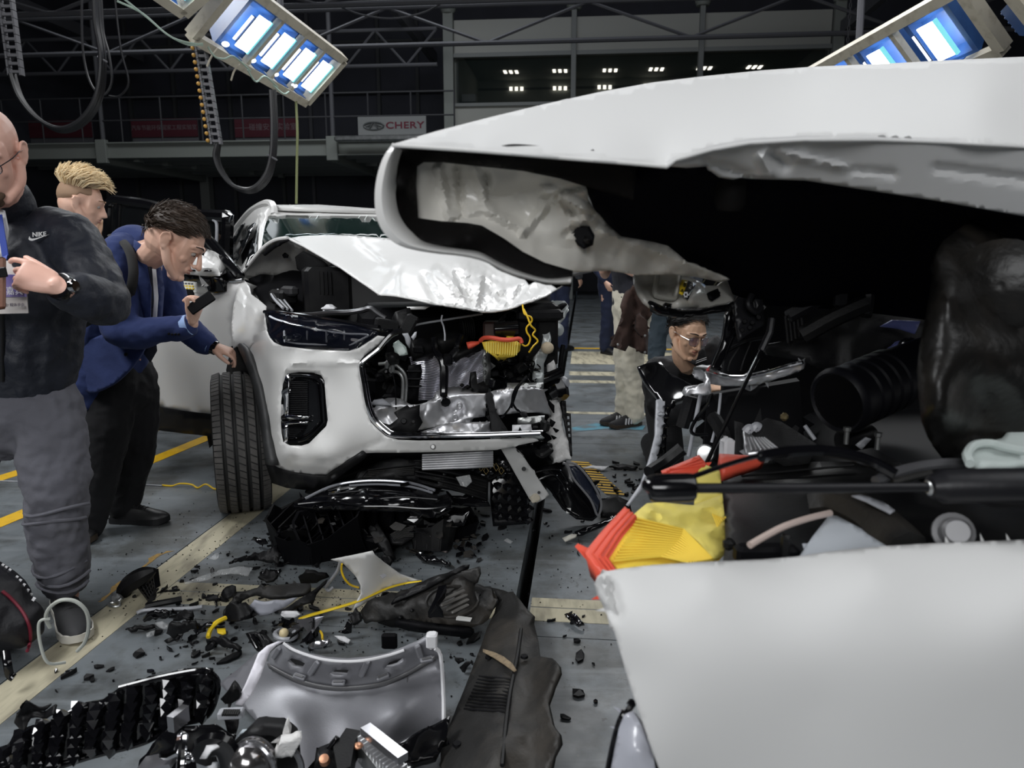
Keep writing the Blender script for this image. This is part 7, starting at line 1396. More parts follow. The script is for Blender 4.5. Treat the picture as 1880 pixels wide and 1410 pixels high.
tag(ptube('yellow_loop_wire', ZH([(1392, 1190, .06), (1340, 1215, .06), (1305, 1250, .04), (1288, 1285, .02), (1284, 1310, .012)]), .008, YELT, None, 6, 5, 'z'), 'thick yellow curved wire left of the curved arch trim', 'wire')
D('yellow_tag', 'yellow and black checked sticker scrap beside the thick yellow wire', 'label', ZH, [(1335, 1255, .01), (1390, 1252, .012), (1393, 1285, .01), (1370, 1292, .008), (1340, 1280, .008)], YELT, .003, step=4)
RT = D('ribbed_trim', 'black ribbed trim piece lying left of the white paper strip', 'trim', ZI, [(72, 900, .05), (95, 893, .06), (150, 905, .06), (180, 935, .05), (150, 965, .03), (120, 975, .02), (95, 940, .03)], MATTB, .02, step=6)
for k in range(3): ptube('trim_rib', ZI([(85+k*22, 902, .066), (118+k*22, 965-k*8, .034)]), .004, GLOSSB, RT, 5, 0, 'z')
o = chunk('duct_funnel', 'square black duct funnel lying open in front of the wheel liner', (710, 905), 2.42, (.11, .10, .09), MATTB, 11, 0)
mb = MB(); c = Ib(700, 912, .05); mb.box(c+Vector((0, -.03, 0)), (.05, .02, .05), None, .004); mb.build('duct_mouth', DEEPB, o, smooth=False)
# ---- pieces on the cream strip and the left
BK = empty('mesh_bracket', G(250, 1100), 'black gridded bracket standing on the cream floor strip', 'bracket')
def Hp(x, y, z): return G(*ZH([(x, y)])[0], z)
q0, q1, q2, q3 = P(*ZH([(845, 985)])[0], 2.66), P(*ZH([(945, 890)])[0], 2.72), P(*ZH([(960, 1010)])[0], 2.68), P(*ZH([(920, 1085)])[0], 2.56)
mb = MB(); mb.prism([q0, q1, q2, q3], (.01, .02, -.006)); mb.build('bracket_plate', DEEPB, BK, smooth=False)
for k in range(6):
    t = k/5; mb = MB(); mb.bar(q0+(q1-q0)*t+Vector((0, -.008, .004)), q3+(q2-q3)*t+Vector((0, -.008, .004)), .003, .006); mb.bar(q0+(q3-q0)*t+Vector((0, -.008, .004)), q1+(q2-q1)*t+Vector((0, -.008, .004)), .003, .006); mb.build('bracket_grid', DUSTB, BK, smooth=False)
mb = MB(); mb.tube([P(*ZH([q])[0], 2.62) for q in ((760, 1090), (770, 1010), (830, 960), (900, 920), (955, 895))], [.02, .03, .035, .03, .01], 7, 3); mb.build('bracket_side', MATTB, BK)
mb = MB(); mb.bar(Hp(930, 1060, .05), Hp(975, 1010, .06), .006, .006); mb.bar(Hp(905, 1110, .02), Hp(945, 1060, .05), .012, .012); mb.build('bracket_pins', MATTB, BK, smooth=False)['kind'] = 'stuff'
o = tag(ptube('steel_ring', ZH([(705+36*math.cos(t), 1108+13*math.sin(t), .006) for t in [k*math.pi/6 for k in range(12)]]), .005, STEEL, None, 6, 2, 'z', closed=True), 'small steel ring by the gridded bracket', 'ring')
D('spring_scrap', 'crushed dark spring scrap on the cream strip by the steel ring', 'debris', ZH, [(688, 1062, .02), (745, 1050, .03), (748, 1080, .02), (740, 1095, .015), (690, 1095, .012)], STEEL, .015, crumple=.03, step=4)
tag(ptube('black_rod', ZH([(900, 1120, .02), (960, 1105, .025), (1040, 1090, .03), (1120, 1075, .03)]), .012, MATTB, None, 7, 3, 'z'), 'black rod lying right of the gridded bracket', 'rod')
tag(ptube('long_trim_rod', ZH([(845, 1160, .008), (900, 1140, .012), (1050, 1136, .012), (1180, 1130, .012), (1250, 1120, .02)]), .007, GRAYP, None, 6, 3, 'z'), 'long thin grey rod lying across the cream strip', 'rod')
for k, pts in enumerate(([(1130, 975), (1200, 950), (1330, 905), (1480, 880), (1560, 885), (1530, 930), (1400, 925), (1290, 950), (1200, 975), (1150, 985)], [(950, 1225), (1000, 1215), (1042, 1235), (1030, 1258), (980, 1255)], [(900, 1290), (950, 1268), (950, 1300), (905, 1310)], [(1285, 835), (1330, 800), (1352, 800), (1345, 830), (1300, 838)])):
    D('clear_shard', ('large clear lamp lens shard lying left of the black pile', 'small clear plastic shard on the floor left of the black clip cluster', 'smallest clear flat shard below the cream strip', 'clear crumpled shard on the cream strip by the wheel')[k], 'shard', ZH, [(a, b, .012+.02*(i % 2)) for i, (a, b) in enumerate(pts)], CLEAR, .004, step=6, crumple=.02)
for k, (lab, pts, m) in enumerate((
    ('pleated black scrap between clear shard and curved arch trim', [(1360, 1060, .02), (1380, 1010, .05), (1430, 985, .06), (1455, 1005, .05), (1450, 1050, .03), (1400, 1080, .02)], MATTB),
    ('black cracked plate right of the large clear shard', [(1590, 950, .03), (1640, 900, .05), (1720, 905, .05), (1700, 950, .03), (1640, 975, .02)], MATTB),
    ('black splintered scrap below the long grey rod', [(880, 1205, .03), (940, 1165, .06), (1030, 1165, .06), (1040, 1195, .04), (960, 1205, .03), (890, 1218, .02)], GLOSSB),
    ('black torn bracket below the long grey rod, right one', [(1080, 1185, .03), (1120, 1150, .05), (1180, 1155, .05), (1200, 1185, .03), (1150, 1215, .02), (1090, 1210, .02)], MATTB),
    ('angular black channel piece left of the thick yellow wire', [(1025, 1300, .02), (1045, 1235, .07), (1200, 1235, .07), (1215, 1270, .05), (1130, 1300, .03), (1060, 1320, .02)], MATTB),
    ('black strip leading to the thick yellow wire', [(1190, 1270, .03), (1260, 1245, .05), (1340, 1215, .06), (1340, 1235, .05), (1270, 1270, .03), (1210, 1300, .02)], GLOSSB),
    ('flat black feathered strip below the splintered scrap', [(780, 1262, .01), (850, 1245, .02), (940, 1240, .02), (945, 1255, .015), (870, 1265, .01), (800, 1275, .01)], MATTB),
    ('branching black wire bracket below the thick yellow wire', [(1270, 1340, .02), (1330, 1320, .04), (1400, 1345, .04), (1480, 1380, .03), (1470, 1400, .02), (1400, 1380, .02), (1330, 1360, .02), (1290, 1365, .02)], MATTB),
    ('small ribbed black end piece near the bottom of the floor debris', [(1265, 1375, .02), (1300, 1350, .04), (1320, 1370, .03), (1300, 1395, .015), (1265, 1395, .015)], MATTB),
    ('thin black splinter fan above the studded grille', [(1010, 1340, .01), (1060, 1320, .02), (1110, 1310, .02), (1120, 1320, .015), (1060, 1340, .01), (1030, 1350, .008)], MATTB))):
    D('black_scrap', lab, 'debris', ZH, pts, m, .012, crumple=.03, cscale=20, step=5)
for k, (lab, pts) in enumerate((
    ('black striped plate at the left foot of the pile by the wheel', [(145, 420, .05), (180, 390, .10), (245, 405, .09), (235, 440, .05), (180, 440, .04)]),
    ('black splinter plate at the far left of the pile', [(95, 505, .03), (150, 500, .05), (165, 520, .03), (120, 525, .02)]),
    ('black cracked flap left of the ribbed housing', [(170, 490, .06), (230, 478, .10), (240, 520, .05), (190, 530, .03)]),
    ('flat smoked shard left of the black pile', [(0, 600, .02), (80, 575, .05), (210, 530, .06), (220, 560, .05), (215, 600, .03), (120, 585, .03), (40, 600, .015)]),
    ('long black splinter strip below the vent plate', [(805, 572, .02), (860, 565, .03), (955, 600, .03), (948, 612, .02), (880, 595, .015), (820, 585, .015)]),
    ('black lump beside the vent plate at the lower right of the pile', [(810, 500, .06), (850, 460, .10), (900, 450, .12), (970, 470, .08), (960, 510, .04), (880, 520, .03)]),
    ('black fragment heap beside the grey wire leg', [(300, 670, .05), (330, 645, .08), (400, 650, .07), (430, 665, .05), (380, 690, .03), (310, 690, .03)]),
    ('black clip scrap above the arch trim', [(130, 650, .03), (190, 632, .05), (220, 650, .04), (200, 670, .02), (140, 672, .015)]),
    ('black speaker-like scrap under the white fragment tip', [(620, 580, .05), (680, 568, .06), (705, 590, .05), (690, 612, .03), (640, 600, .03)]),
    ('black square scrap beside the wheel liner foot', [(520, 830, .03), (545, 812, .05), (570, 822, .04), (568, 860, .02), (525, 865, .015)]),
    ('thin pale blue-black scrap left of the duct funnel', [(482, 905, .03), (510, 865, .05), (530, 870, .05), (530, 905, .02), (500, 915, .015)]),
    ('small black block on the floor right of the silver panel', [(976, 1018, .03), (1005, 1012, .035), (1012, 1025, .03), (980, 1040, .015)]),
    ('small black hooked clip right of the silver panel', [(996, 1055, .02), (1030, 1035, .035), (1048, 1048, .03), (1010, 1068, .012)]),
    ('black trim offcut on the cream strip right of the channel', [(1446, 828, .012), (1490, 822, .03), (1532, 862, .02), (1505, 872, .01)]))):
    D('black_scrap', lab, 'debris', ZI, pts, (MATTB, GLOSSB, MATTB)[k % 3], .014, crumple=.04, cscale=18, step=5)
D('copper_clip_scrap', 'small metallic clip lying right of the black pile', 'debris', ZI, [(868, 525, .015), (890, 515, .03), (940, 535, .03), (935, 552, .015), (900, 545, .012)], mat('pinkish_metal', (.5, .42, .4), .25, .8), .012, crumple=.02, step=4)
D('clear_shard', 'small clear chip on the floor left of the channel', 'shard', ZI, [(1185, 498, .006), (1200, 488, .01), (1226, 502, .008), (1215, 512, .005)], CLEAR, .003, step=5)
D('white_chip', 'small white plastic chip right of the broken bulb unit', 'debris', ZI, [(455, 918, .012), (500, 915, .02), (525, 928, .015), (515, 942, .01), (480, 932, .01)], WPLAS, .006, crumple=.02, step=4)
# white and black litter on the far floor beyond the tape
D('pale_shard', 'pale torn strip on the floor behind the oval lamp surround', 'debris', ZI, [(1520, 186, .01), (1570, 178, .02), (1640, 180, .02), (1620, 196, .01), (1560, 190, .01)], WPLAS, .006, crumple=.02, step=5)
D('black_scrap', 'long black splinter on the floor behind the oval lamp surround', 'debris', ZI, [(1640, 180, .015), (1700, 172, .02), (1765, 180, .02), (1755, 192, .012), (1680, 190, .01)], MATTB, .01, crumple=.02, step=5)
# yellow ground wire by the front wheel
tag(ptube('ground_wire', ZH([(1000, 372, .004), (1060, 376, .006), (1110, 362, .02), (1180, 368, .02), (1220, 388, .006), (1270, 366, .03), (1325, 396, .006), (1375, 376, .03), (1430, 378, .01)]), .005, YELW, None, 6, 5, 'z'), 'wavy yellow wire lying on the floor left of the front wheel', 'wire')
tag(ptube('thin_floor_cable', ZH([(0, 345, .004), (300, 355, .004), (560, 362, .004), (840, 366, .004), (1000, 374, .004)]), .004, GRAYP, None, 5, 4, 'z'), 'thin pale cable crossing the floor behind the standing men', 'cable')
D('black_scrap', 'small black angle piece on the floor left of the front wheel', 'debris', ZH, [(1370, 450, .01), (1375, 420, .04), (1385, 445, .012), (1450, 450, .012), (1448, 460, .008)], MATTB, .008, step=5)
# ---- scattered shards, one object each
shard_meshes = []
rnd = random.Random(21)
for k in range(9):
    mb = MB(); n = rnd.choice((4, 5, 5, 6)); L_ = rnd.uniform(.010, .022); W_ = L_*rnd.uniform(.3, .8)
    top = [(L_*math.cos(2*math.pi*i/n)*rnd.uniform(.6, 1.1), W_*math.sin(2*math.pi*i/n)*rnd.uniform(.6, 1.1), .005+rnd.uniform(0, .008)) for i in range(n)]
    mb.prism([Vector((p[0], p[1], 0)) for p in top], (0, 0, .001)); 
    for i in range(n): mb.v[n+i] = Vector(top[i])
    o = mb.build('plastic_shard', (MATTB, MATTB, GLOSSB)[k % 3], None, smooth=False, org=(0, 0, 0)); shard_meshes.append(o)
cnt = 0
def scatter(poly, n, where):
    global cnt
    xs = [p[0] for p in poly]; ys = [p[1] for p in poly]; k = 0; t = 0
    while k < n and t < n*60 and cnt < 295:
        t += 1; x, y = rnd.uniform(min(xs), max(xs)), rnd.uniform(min(ys), max(ys))
        if not inpoly(x, y, poly): continue
        o = shard_meshes[cnt] if cnt < 9 else dupobj(shard_meshes[cnt % 9]); k += 1; cnt += 1
        tag(o, 'small black plastic shard strewn '+where, 'shard', 'black shards '+where)
        o.location = G(x, y, .002); s_ = rnd.choice((.5, .6, .7, .9, 1.3)); o.scale = (s_*rnd.uniform(.7, 1.8), s_, s_); o.rotation_euler = (0, 0, rnd.uniform(0, 6.28))
scatter([(230, 1100), (360, 1030), (480, 1000), (640, 1010), (560, 1080), (420, 1130), (330, 1160)], 60, 'around the large clear lens shard')
scatter([(250, 1130), (420, 1120), (480, 1160), (440, 1210), (360, 1230), (280, 1180)], 40, 'around the thick yellow wire')
scatter([(400, 1080), (560, 1100), (700, 1110), (680, 1170), (560, 1200), (460, 1170)], 45, 'around the broken bulb unit')
scatter([(480, 960), (880, 960), (900, 1010), (700, 1030), (520, 1050)], 50, 'in front of the black pile')
scatter([(850, 930), (1090, 930), (1150, 870), (1180, 860), (1170, 920), (1060, 990), (900, 990)], 40, 'by the oval lamp surround')
scatter([(1070, 850), (1180, 850), (1180, 900), (1110, 930)], 22, 'along the yellow black floor tape')
scatter([(780, 1150), (900, 1160), (860, 1230), (820, 1240)], 12, 'between silver panel and skid plate')
scatter([(1000, 1100), (1090, 1120), (1110, 1300), (1040, 1380), (1010, 1200)], 12, 'right of the skid plate')
scatter([(60, 1240), (300, 1180), (440, 1210), (330, 1240), (120, 1290)], 14, 'behind the bottom left studded grille')
# fine plastic crumbs: uncountable
mb = MB(); crn = random.Random(77)
for k in range(1500):
    x, y = crn.gauss(600, 210), crn.gauss(1060, 80)
    if not (60 < x < 1150 and 880 < y < 1300): continue
    p = G(x, y, .002); s_ = crn.uniform(.0015, .005); a = crn.uniform(0, 6)
    mb.add([p+Vector((s_*math.cos(a+t), s_*math.sin(a+t), 0)) for t in (0, 2.1, 4.2)]+[p+Vector((0, 0, s_))], [[0, 1, 3], [1, 2, 3], [2, 0, 3]]); 
tag(mb.build('plastic_crumbs', MATTB, None, smooth=False), 'fine black plastic crumbs strewn over the floor between the cars', 'crumbs', kind='stuff')
# ================================================================== people
def skin(name, c, c2): return mat(name, c, .48, var=(11, c2, .4, .7), bump=(150, .08, .002))
SK1 = skin('warm_skin', (.74, .42, .33), (.80, .49, .39)); SK2 = skin('light_skin', (.70, .42, .31), (.77, .50, .39)); SK3 = skin('tan_skin', (.68, .42, .28), (.75, .49, .34))
LIPM = mat('lip_skin', (.42, .17, .14), .4); EYEW = mat('eye_white', (.42, .38, .35), .2); IRIS = mat('iris_dark', (.03, .02, .015), .1)
def cloth_mat(name, c, c2=None, rough=.85, b=.35): return mat(name, c, rough, bump=(26, b, .012), var=(5, c2 or tuple(x*1.35 for x in c), .4, .7), sheen=.03)
def dtex(size):
    n = 'folds_%g' % size
    t = bpy.data.textures.get(n)
    if not t: t = bpy.data.textures.new(n, 'CLOUDS'); t.noise_scale = size; t.noise_depth = 2
    return t
def fuse(mb, name, m, parent, voxel, smooth=3, folds=()):
    """one continuous skin over the overlapping limbs"""
    o = mb.build(name, m, parent, angle=0)
    r = o.modifiers.new('fuse', 'REMESH'); r.mode = 'VOXEL'; r.voxel_size = voxel; r.use_smooth_shade = True
    if smooth: s = o.modifiers.new('smooth', 'SMOOTH'); s.factor = .5; s.iterations = smooth
    for size, st in folds:
        d = o.modifiers.new('folds', 'DISPLACE'); d.texture = dtex(size); d.strength = st; d.texture_coords = 'GLOBAL'; d.mid_level = .5
    return o
def headM(c, f, u, s=1.0):
    y = -Vector(f).normalized(); z = Vector(u); z = (z-y*z.dot(y)).normalized(); x = y.cross(z)
    return Matrix(((x.x*s, y.x*s, z.x*s, c[0]), (x.y*s, y.y*s, z.y*s, c[1]), (x.z*s, y.z*s, z.z*s, c[2]), (0, 0, 0, 1)))
def head_shapes(mb, M, neck=None, jaw=1.0, nose=1.0):
    k0 = len(mb.v)
    mb.ell((0, .018, .045), (.077, .098, .088), None, 20, 12); mb.ell((0, .03, -.01), (.068, .08, .072))
    mb.limb([(0, -.042, .045), (0, -.044, .0), (0, -.046, -.035), (0, -.05, -.07), (0, -.058, -.098)], [(.066, .046), (.066, .044), (.058*jaw, .044), (.046*jaw, .040), (.030*jaw, .030)], (1, 0, 0))
    mb.ell((0, -.080, -.102), (.022*jaw, .017, .016))
    for s in (-1, 1):
        mb.limb([(s*.064, .002, -.03), (s*.057*jaw, -.03, -.072), (s*.026*jaw, -.07, -.104)], [.017, .016, .014])
        mb.ell((s*.040, -.060, -.024), (.020, .018, .022)); mb.ell((s*.0135, -.103, -.036), (.0085, .010, .0075))
        mb.limb([(s*.047, -.074, .014), (s*.031, -.0895, .0195), (s*.015, -.085, .012)], [.0045, .0055, .004])
        R_ = Matrix.Rotation(s*-.35, 3, 'Z') @ Matrix.Rotation(-.15, 3, 'X')
        mb.ell((s*.082, .016, .0), (.007, .019, .031), R_); mb.ell((s*.079, .008, -.022), (.008, .011, .013), R_)
        mb.limb([Vector((s*.084, .0, .012)), Vector((s*.089, .012, .031)), Vector((s*.092, .03, .022)), Vector((s*.089, .032, .0)), Vector((s*.083, .018, -.026))], [.004, .0042, .0042, .004, .0035])
    mb.limb([(-.052, -.070, .030), (-.022, -.090, .033), (0, -.0935, .029), (.022, -.090, .033), (.052, -.070, .030)], [.009, .0095, .009, .0095, .009])
    mb.limb([(0, -.086, .026), (0, -.100, .004), (0, -.113*nose, -.022), (0, -.118*nose, -.033)], [.0075, .0085, .0105, .0115])
    mb.ell((0, -.088, -.06), (.026, .010, .016))
    mb.limb([(-.022, -.087, -.058), (0, -.0985, -.0565), (.022, -.087, -.058)], [.003, .0058, .003]); mb.limb([(-.020, -.086, -.066), (0, -.0965, -.0685), (.020, -.086, -.066)], [.003, .0062, .003])
    for i in range(k0, len(mb.v)): mb.v[i] = M @ mb.v[i]
    if neck is not None:
        mb.limb([M @ Vector((0, .03, -.04)), (M @ Vector((0, .03, -.10))*.6+Vector(neck)*.4), neck], [.056, .058, .066])
def xf(mb, M):
    mb.v = [M @ v for v in mb.v]; return mb
def eyes(M, parent, down=.0, lips=True, brow=None):
    for s in (-1, 1):
        mb = MB(); mb.ell((s*.031, -.0768, .0075), (.0125, .0125, .0115), None, 14, 9); e = xf(mb, M).build('eye', EYEW, parent)
        mb = MB(); mb.ell((s*.031+.002, -.0868, .0075-down), (.0056, .0030, .0056), None, 12, 6); xf(mb, M).build('iris', IRIS, e)
        if brow:
            mb = MB(); mb.limb([(s*.013, -.101, .0355), (s*.032, -.0985, .0415), (s*.051, -.080, .0375)], [(.0022, .002), (.003, .002), (.0015, .0015)], (0, 0, 1)); xf(mb, M).build('eyebrow', brow, parent)
    if lips:
        mb = MB(); mb.limb([(-.021, -.0885, -.058), (-.008, -.0985, -.0555), (0, -.0995, -.0565), (.008, -.0985, -.0555), (.021, -.0885, -.058)], [.002, .0044, .0042, .0044, .002])
        mb.limb([(-.019, -.0875, -.0655), (0, -.0985, -.0685), (.019, -.0875, -.0655)], [.002, .0048, .002]); xf(mb, M).build('lips', LIPM, parent)
def hair(M, parent, m, line, thick=.012, amp=.006, strands=500, slen=.03, flow=(0, -.4, .3), seed=0, name='hair', rad=.0022, lift=.25):
    """line(az): lowest elevation (radians) of the hair at that azimuth, 0 = front"""
    C0 = Vector((0, .018, .035)); rr = (.079, .101, .098); rows = []; rnd = random.Random(seed)
    def pt(az, el, off):
        d = Vector((math.sin(az)*math.cos(el), -math.cos(az)*math.cos(el), math.sin(el)))
        k = 1/math.sqrt((d.x/rr[0])**2+(d.y/rr[1])**2+(d.z/rr[2])**2); p = C0+d*k
        return p+Vector((d.x/rr[0], d.y/rr[1], d.z/rr[2])).normalized()*off, d
    nA, nE = 40, 12; mb = MB(); grid_ = []
    for j in range(nE+1):
        row = []
        for i in range(nA):
            az = 2*math.pi*i/nA; a2 = az if az <= math.pi else az-2*math.pi; e0 = line(abs(a2)); el = e0+(math.pi/2-.02-e0)*j/nE
            o = thick*min(1, .25+j/2.5) + amp*noise.noise(Vector((math.cos(az)*3, math.sin(az)*3, el*4+seed))) - (.006 if j == 0 else 0)
            row.append(pt(az, el, o)[0])
        grid_.append(row)
    mb.loft(grid_, True)
    for k in range(strands):
        az = rnd.uniform(-math.pi, math.pi); e0 = line(abs(az)); el = math.asin(rnd.uniform(math.sin(max(e0, -1.2)), .995))
        p, d = pt(az, el, thick*.55); fl = Vector(flow)+Vector((rnd.uniform(-.25, .25), rnd.uniform(-.25, .25), rnd.uniform(-.2, .2))); fl = fl-d*fl.dot(d)
        if fl.length < .05: fl = d.orthogonal()
        fl.normalize(); q = p+(fl*.55+d*lift)*slen*rnd.uniform(.6, 1.1); e = p+(fl*1.0+d*lift*.9)*slen*rnd.uniform(.9, 1.5)
        mb.tube([p-d*.003, q, e], [rad*1.1, rad, rad*.25], 4)
    o = xf(mb, M).build(name, m, parent, angle=60); return o
def hand_shapes(mb, w, d, n, s, curls, thumb=(.6, .75, .25, 25), sc_=1.0, spread=.06):
    """w wrist point, d towards the knuckles, n the way the palm faces, s the thumb side"""
    w, d = Vector(w), Vector(d).normalized(); n = Vector(n); n = (n-d*n.dot(d)).normalized(); s_ = Vector(s); s_ = (s_-d*s_.dot(d)-n*s_.dot(n)).normalized(); K = sc_
    mb.limb([w-d*.03*K, w, w+d*.03*K, w+d*.065*K, w+d*.088*K], [(.027*K, .021*K), (.028*K, .020*K), (.036*K, .017*K), (.042*K, .0140*K), (.041*K, .0105*K)], s_)
    mb.ell(w+d*.032*K+s_*.025*K+n*.008*K, (.017*K, .017*K, .017*K))
    for off, L, r, cu in zip((.034, .0115, -.0115, -.033), (.076, .084, .078, .062), (.0080, .0082, .0079, .0070), curls):
        p = w+d*.086*K+s_*off*K; dd = (d+s_*off*spread*30*.06).normalized(); pts = [p-dd*.02*K, p]; a = 0
        for j, (fr, c) in enumerate(zip((.46, .30, .24), cu)):
            a += R(c); v = dd*math.cos(a)+n*math.sin(a); pts.append(pts[-1]+v*L*fr*K)
        mb.limb(pts, [r*K*1.02, r*K*1.05, r*K, r*K*.92, r*K*.78], s_, 10, 3)
    b = w+d*.028*K+s_*.028*K+n*.006*K; v0 = (d*thumb[0]+s_*thumb[1]+n*thumb[2]).normalized()
    v1 = (v0+(d*.8-s_*.5)*math.sin(R(thumb[3]))).normalized()
    mb.limb([b-v0*.015*K, b, b+v0*.038*K, b+v0*.038*K+v1*.030*K, b+v0*.038*K+v1*.052*K], [.013*K, .0125*K, .0108*K, .0102*K, .0082*K], n, 10, 3)
def shoe(parent, heel, toe, m, solem, lacem=None, wd=.052, L=None, stripes=None, name='shoe', hgt=.075):
    heel, toe = Vector(heel), Vector(toe); d = toe-heel; d.z = 0; L = L or d.length; d.normalize(); x = Vector((d.y, -d.x, 0)); e = None
    f = lambda t, a, z: heel+d*(t*L)+x*a+Vector((0, 0, z))
    out = []
    prof = [(0, .55), (.06, .78), (.2, .85), (.4, .80), (.6, .95), (.75, 1.0), (.88, .86), (.96, .55), (1.0, .12)]
    ring_ = [f(t, a*wd, 0) for t, a in prof]+[f(t, -a*wd, 0) for t, a in reversed(prof)]
    mb = MB(); mb.prism(ring_, (0, 0, .026))
    for i, v in enumerate(mb.v):
        t = (v-heel).dot(d)/L; v.z = v.z+heel.z+(.014*max(0, (t-.75)/.25)**2 if t > .75 else 0)-heel.z
    so = mb.build(name, solem, parent)
    mb = MB(); rows = []
    for t, w_, h in ((.02, .50, .062), (.08, .74, hgt), (.2, .80, hgt+.004), (.34, .78, hgt), (.48, .84, .066), (.62, .90, .054), (.76, .93, .044), (.88, .80, .036), (.96, .50, .028), (.99, .2, .022)):
        c = f(t, 0, .022); rows.append([c+x*(w_*wd*math.cos(2*math.pi*k/14))+Vector((0, 0, (h*math.sin(2*math.pi*k/14) if math.sin(2*math.pi*k/14) > 0 else .010*math.sin(2*math.pi*k/14)))) for k in range(14)])
    mb.loft(rows); up = mb.build('shoe_upper', m, so)
    if lacem:
        for k in range(5):
            t = .36+k*.065; h = .022+(.076-.03*(t-.3)/.4) ; mb = MB(); mb.tube([f(t, -.022, h-.008), f(t, 0, h+.003), f(t, .022, h-.008)], .0032, 6, 3); mb.build('lace', lacem, so)
    if stripes:
        for sd in (-1, 1):
            for k in range(3):
                t = .44+k*.09; mb = MB(); mb.bar(f(t, sd*wd*.98, .03), f(t-.06, sd*wd*.70, .072), .012, .004, x); mb.build('stripe', stripes, so, smooth=False)
    return so
def surf(o, px, py, lift=.003):
    """point on the front of an object at this pixel"""
    dg = bpy.context.evaluated_depsgraph_get(); e = o.evaluated_get(dg); dg.update(); mi = o.matrix_world.inverted()
    wl = worldloc(o); d = ray(px, py).normalized(); ok, loc, n, i = e.ray_cast(EYE-wl, d)
    return (loc+wl-d*lift, n) if ok else (None, None)
# ------------------------------------------------------------------ bald man at the left edge
BM = empty('person', G(20, 1120), 'bald man with glasses in dark bomber jacket and grey trousers holding a phone', 'person'); BM.location.z = 0
JKM = cloth_mat('dark_navy_bomber', (.008, .0105, .019), (.014, .0175, .029), .6, .5)
GTR = cloth_mat('grey_trouser_cloth', (.105, .105, .125), (.125, .125, .145), .9, .3)
hM = headM(P(-19, 286, 2.36), (.20, -.84, -.50), (.05, -.5, .86), 1.08)
neck = P(2, 392, 2.50)
b = MB(); head_shapes(b, hM, neck, 1.06)
b.limb([neck+Vector((0, .02, -.02)), P(20, 480, 2.52), P(20, 690, 2.52)], [(.07, .06), (.15, .10), (.13, .09)])
w1 = P(104, 524, 2.20); hand_shapes(b, w1, (-.90, -.22, .38), (-.25, .85, -.45), (.25, .15, .95), [[22, 30, 18], [48, 58, 30], [62, 62, 40], [72, 60, 40]], (.85, .35, .35, 5), 1.1)
b.limb([P(120, 445, 2.5), P(182, 538, 2.42), w1], [.05, .042, .028])
w2 = P(-75, 560, 2.22); hand_shapes(b, w2, (.95, -.15, .15), (0, .2, 1), (-.1, -.9, -.2), [[40, 50, 40]]*4, (.8, .4, .3, 20), 1.05); b.limb([P(-90, 445, 2.5), P(-165, 560, 2.42), w2], [.05, .042, .028])
for hx, kx, ax in ((92, 106, 122), (-58, -72, -70)): b.limb([P(hx*.6, 745, 2.53), P(kx, 905, 2.44), P(ax, 1095, 2.47)], [.06, .05, .04])
BMB = fuse(b, 'body', SK1, BM, .0037, 3)
eyes(hM, BM, .004, True, mat('brown_brow', (.10, .055, .03), .8))
b = MB(); b.limb([(-.026, -.086, -.082), (0, -.104, -.092), (.026, -.086, -.082)], [.010, .013, .010]); b.ell((0, -.083, -.104), (.026, .02, .016)); b.limb([(-.024, -.092, -.048), (0, -.1045, -.046), (.024, -.092, -.048)], [.003, .0045, .003])
fuse(xf(b, hM), 'beard', mat('brown_beard', (.085, .05, .03), .9, bump=(300, .8, .004)), BM, .004, 2)
GLM = mat('dark_glasses_frame', (.02, .02, .03), .25, .5)
def glasses(M, parent, m, w_=.026, h=.019, lens=(.3, .32, .36), r=.0014, la=.18):
    g = None
    for s in (-1, 1):
        pts = [(s*.033+w_*abs(math.cos(t))**.7*math.copysign(1, math.cos(t)), -.109+.012*abs(math.cos(t)) if math.cos(t)*s > 0 else -.109, .004+h*abs(math.sin(t))**.7*math.copysign(1, math.sin(t))) for t in [2*math.pi*k/20 for k in range(20)]]
        mb = MB(); mb.tube(pts, r, 6, closed=True)
        if s == -1: mb.tube([(-.008, -.109, .010), (0, -.112, .013), (.008, -.109, .010)], r, 6, 3)
        mb.tube([(s*.059, -.097, .010), (s*.078, -.05, .012), (s*.084, .0, .012), (s*.086, .03, -.006)], r*1.1, 6, 3)
        o = xf(mb, M).build('glasses_frame', m, parent)
        mb = MB(); c = [Vector(p) for p in pts]; mb.prism(c, (0, .0012, 0)); xf(mb, M).build('lens', mat('spectacle_lens_%g' % la, lens, .03, 0, 0, alpha=la, spec=.9), o, smooth=False)
glasses(hM, BM, GLM, .027, .017)
j = MB(); lf = (1, 0, 0)
j.limb([P(14, 698, 2.52), P(16, 660, 2.52), P(18, 600, 2.52), P(22, 510, 2.52), P(20, 445, 2.53), P(10, 400, 2.53)], [(.215, .145), (.235, .16), (.24, .165), (.245, .165), (.20, .135), (.095, .085)], lf, 20)
j.limb([P(95, 425, 2.52), P(138, 455, 2.49), P(178, 522, 2.42), P(186, 552, 2.38), P(158, 545, 2.29), P(122, 533, 2.235)], [.088, .098, .086, .082, .070, .054], (0, 0, 1), 16)
j.limb([P(-70, 425, 2.52), P(-110, 455, 2.49), P(-165, 560, 2.42), P(-120, 575, 2.3), P(-85, 566, 2.24)], [.088, .098, .085, .07, .052], (0, 0, 1), 16)
JK = fuse(j, 'jacket', JKM, BM, .009, 3, ((.16, .045), (.055, .016)))
j = MB(); j.limb([P(16, 400, 2.52), P(12, 366, 2.49)], [(.092, .085), (.083, .078)], lf, 20); fuse(j, 'collar', JKM, BM, .008, 2)
j = MB(); j.limb([P(14, 712, 2.52), P(14, 684, 2.52)], [(.214, .145), (.222, .152)], lf, 24, capr=False); j.build('jacket_hem', JKM, BM)
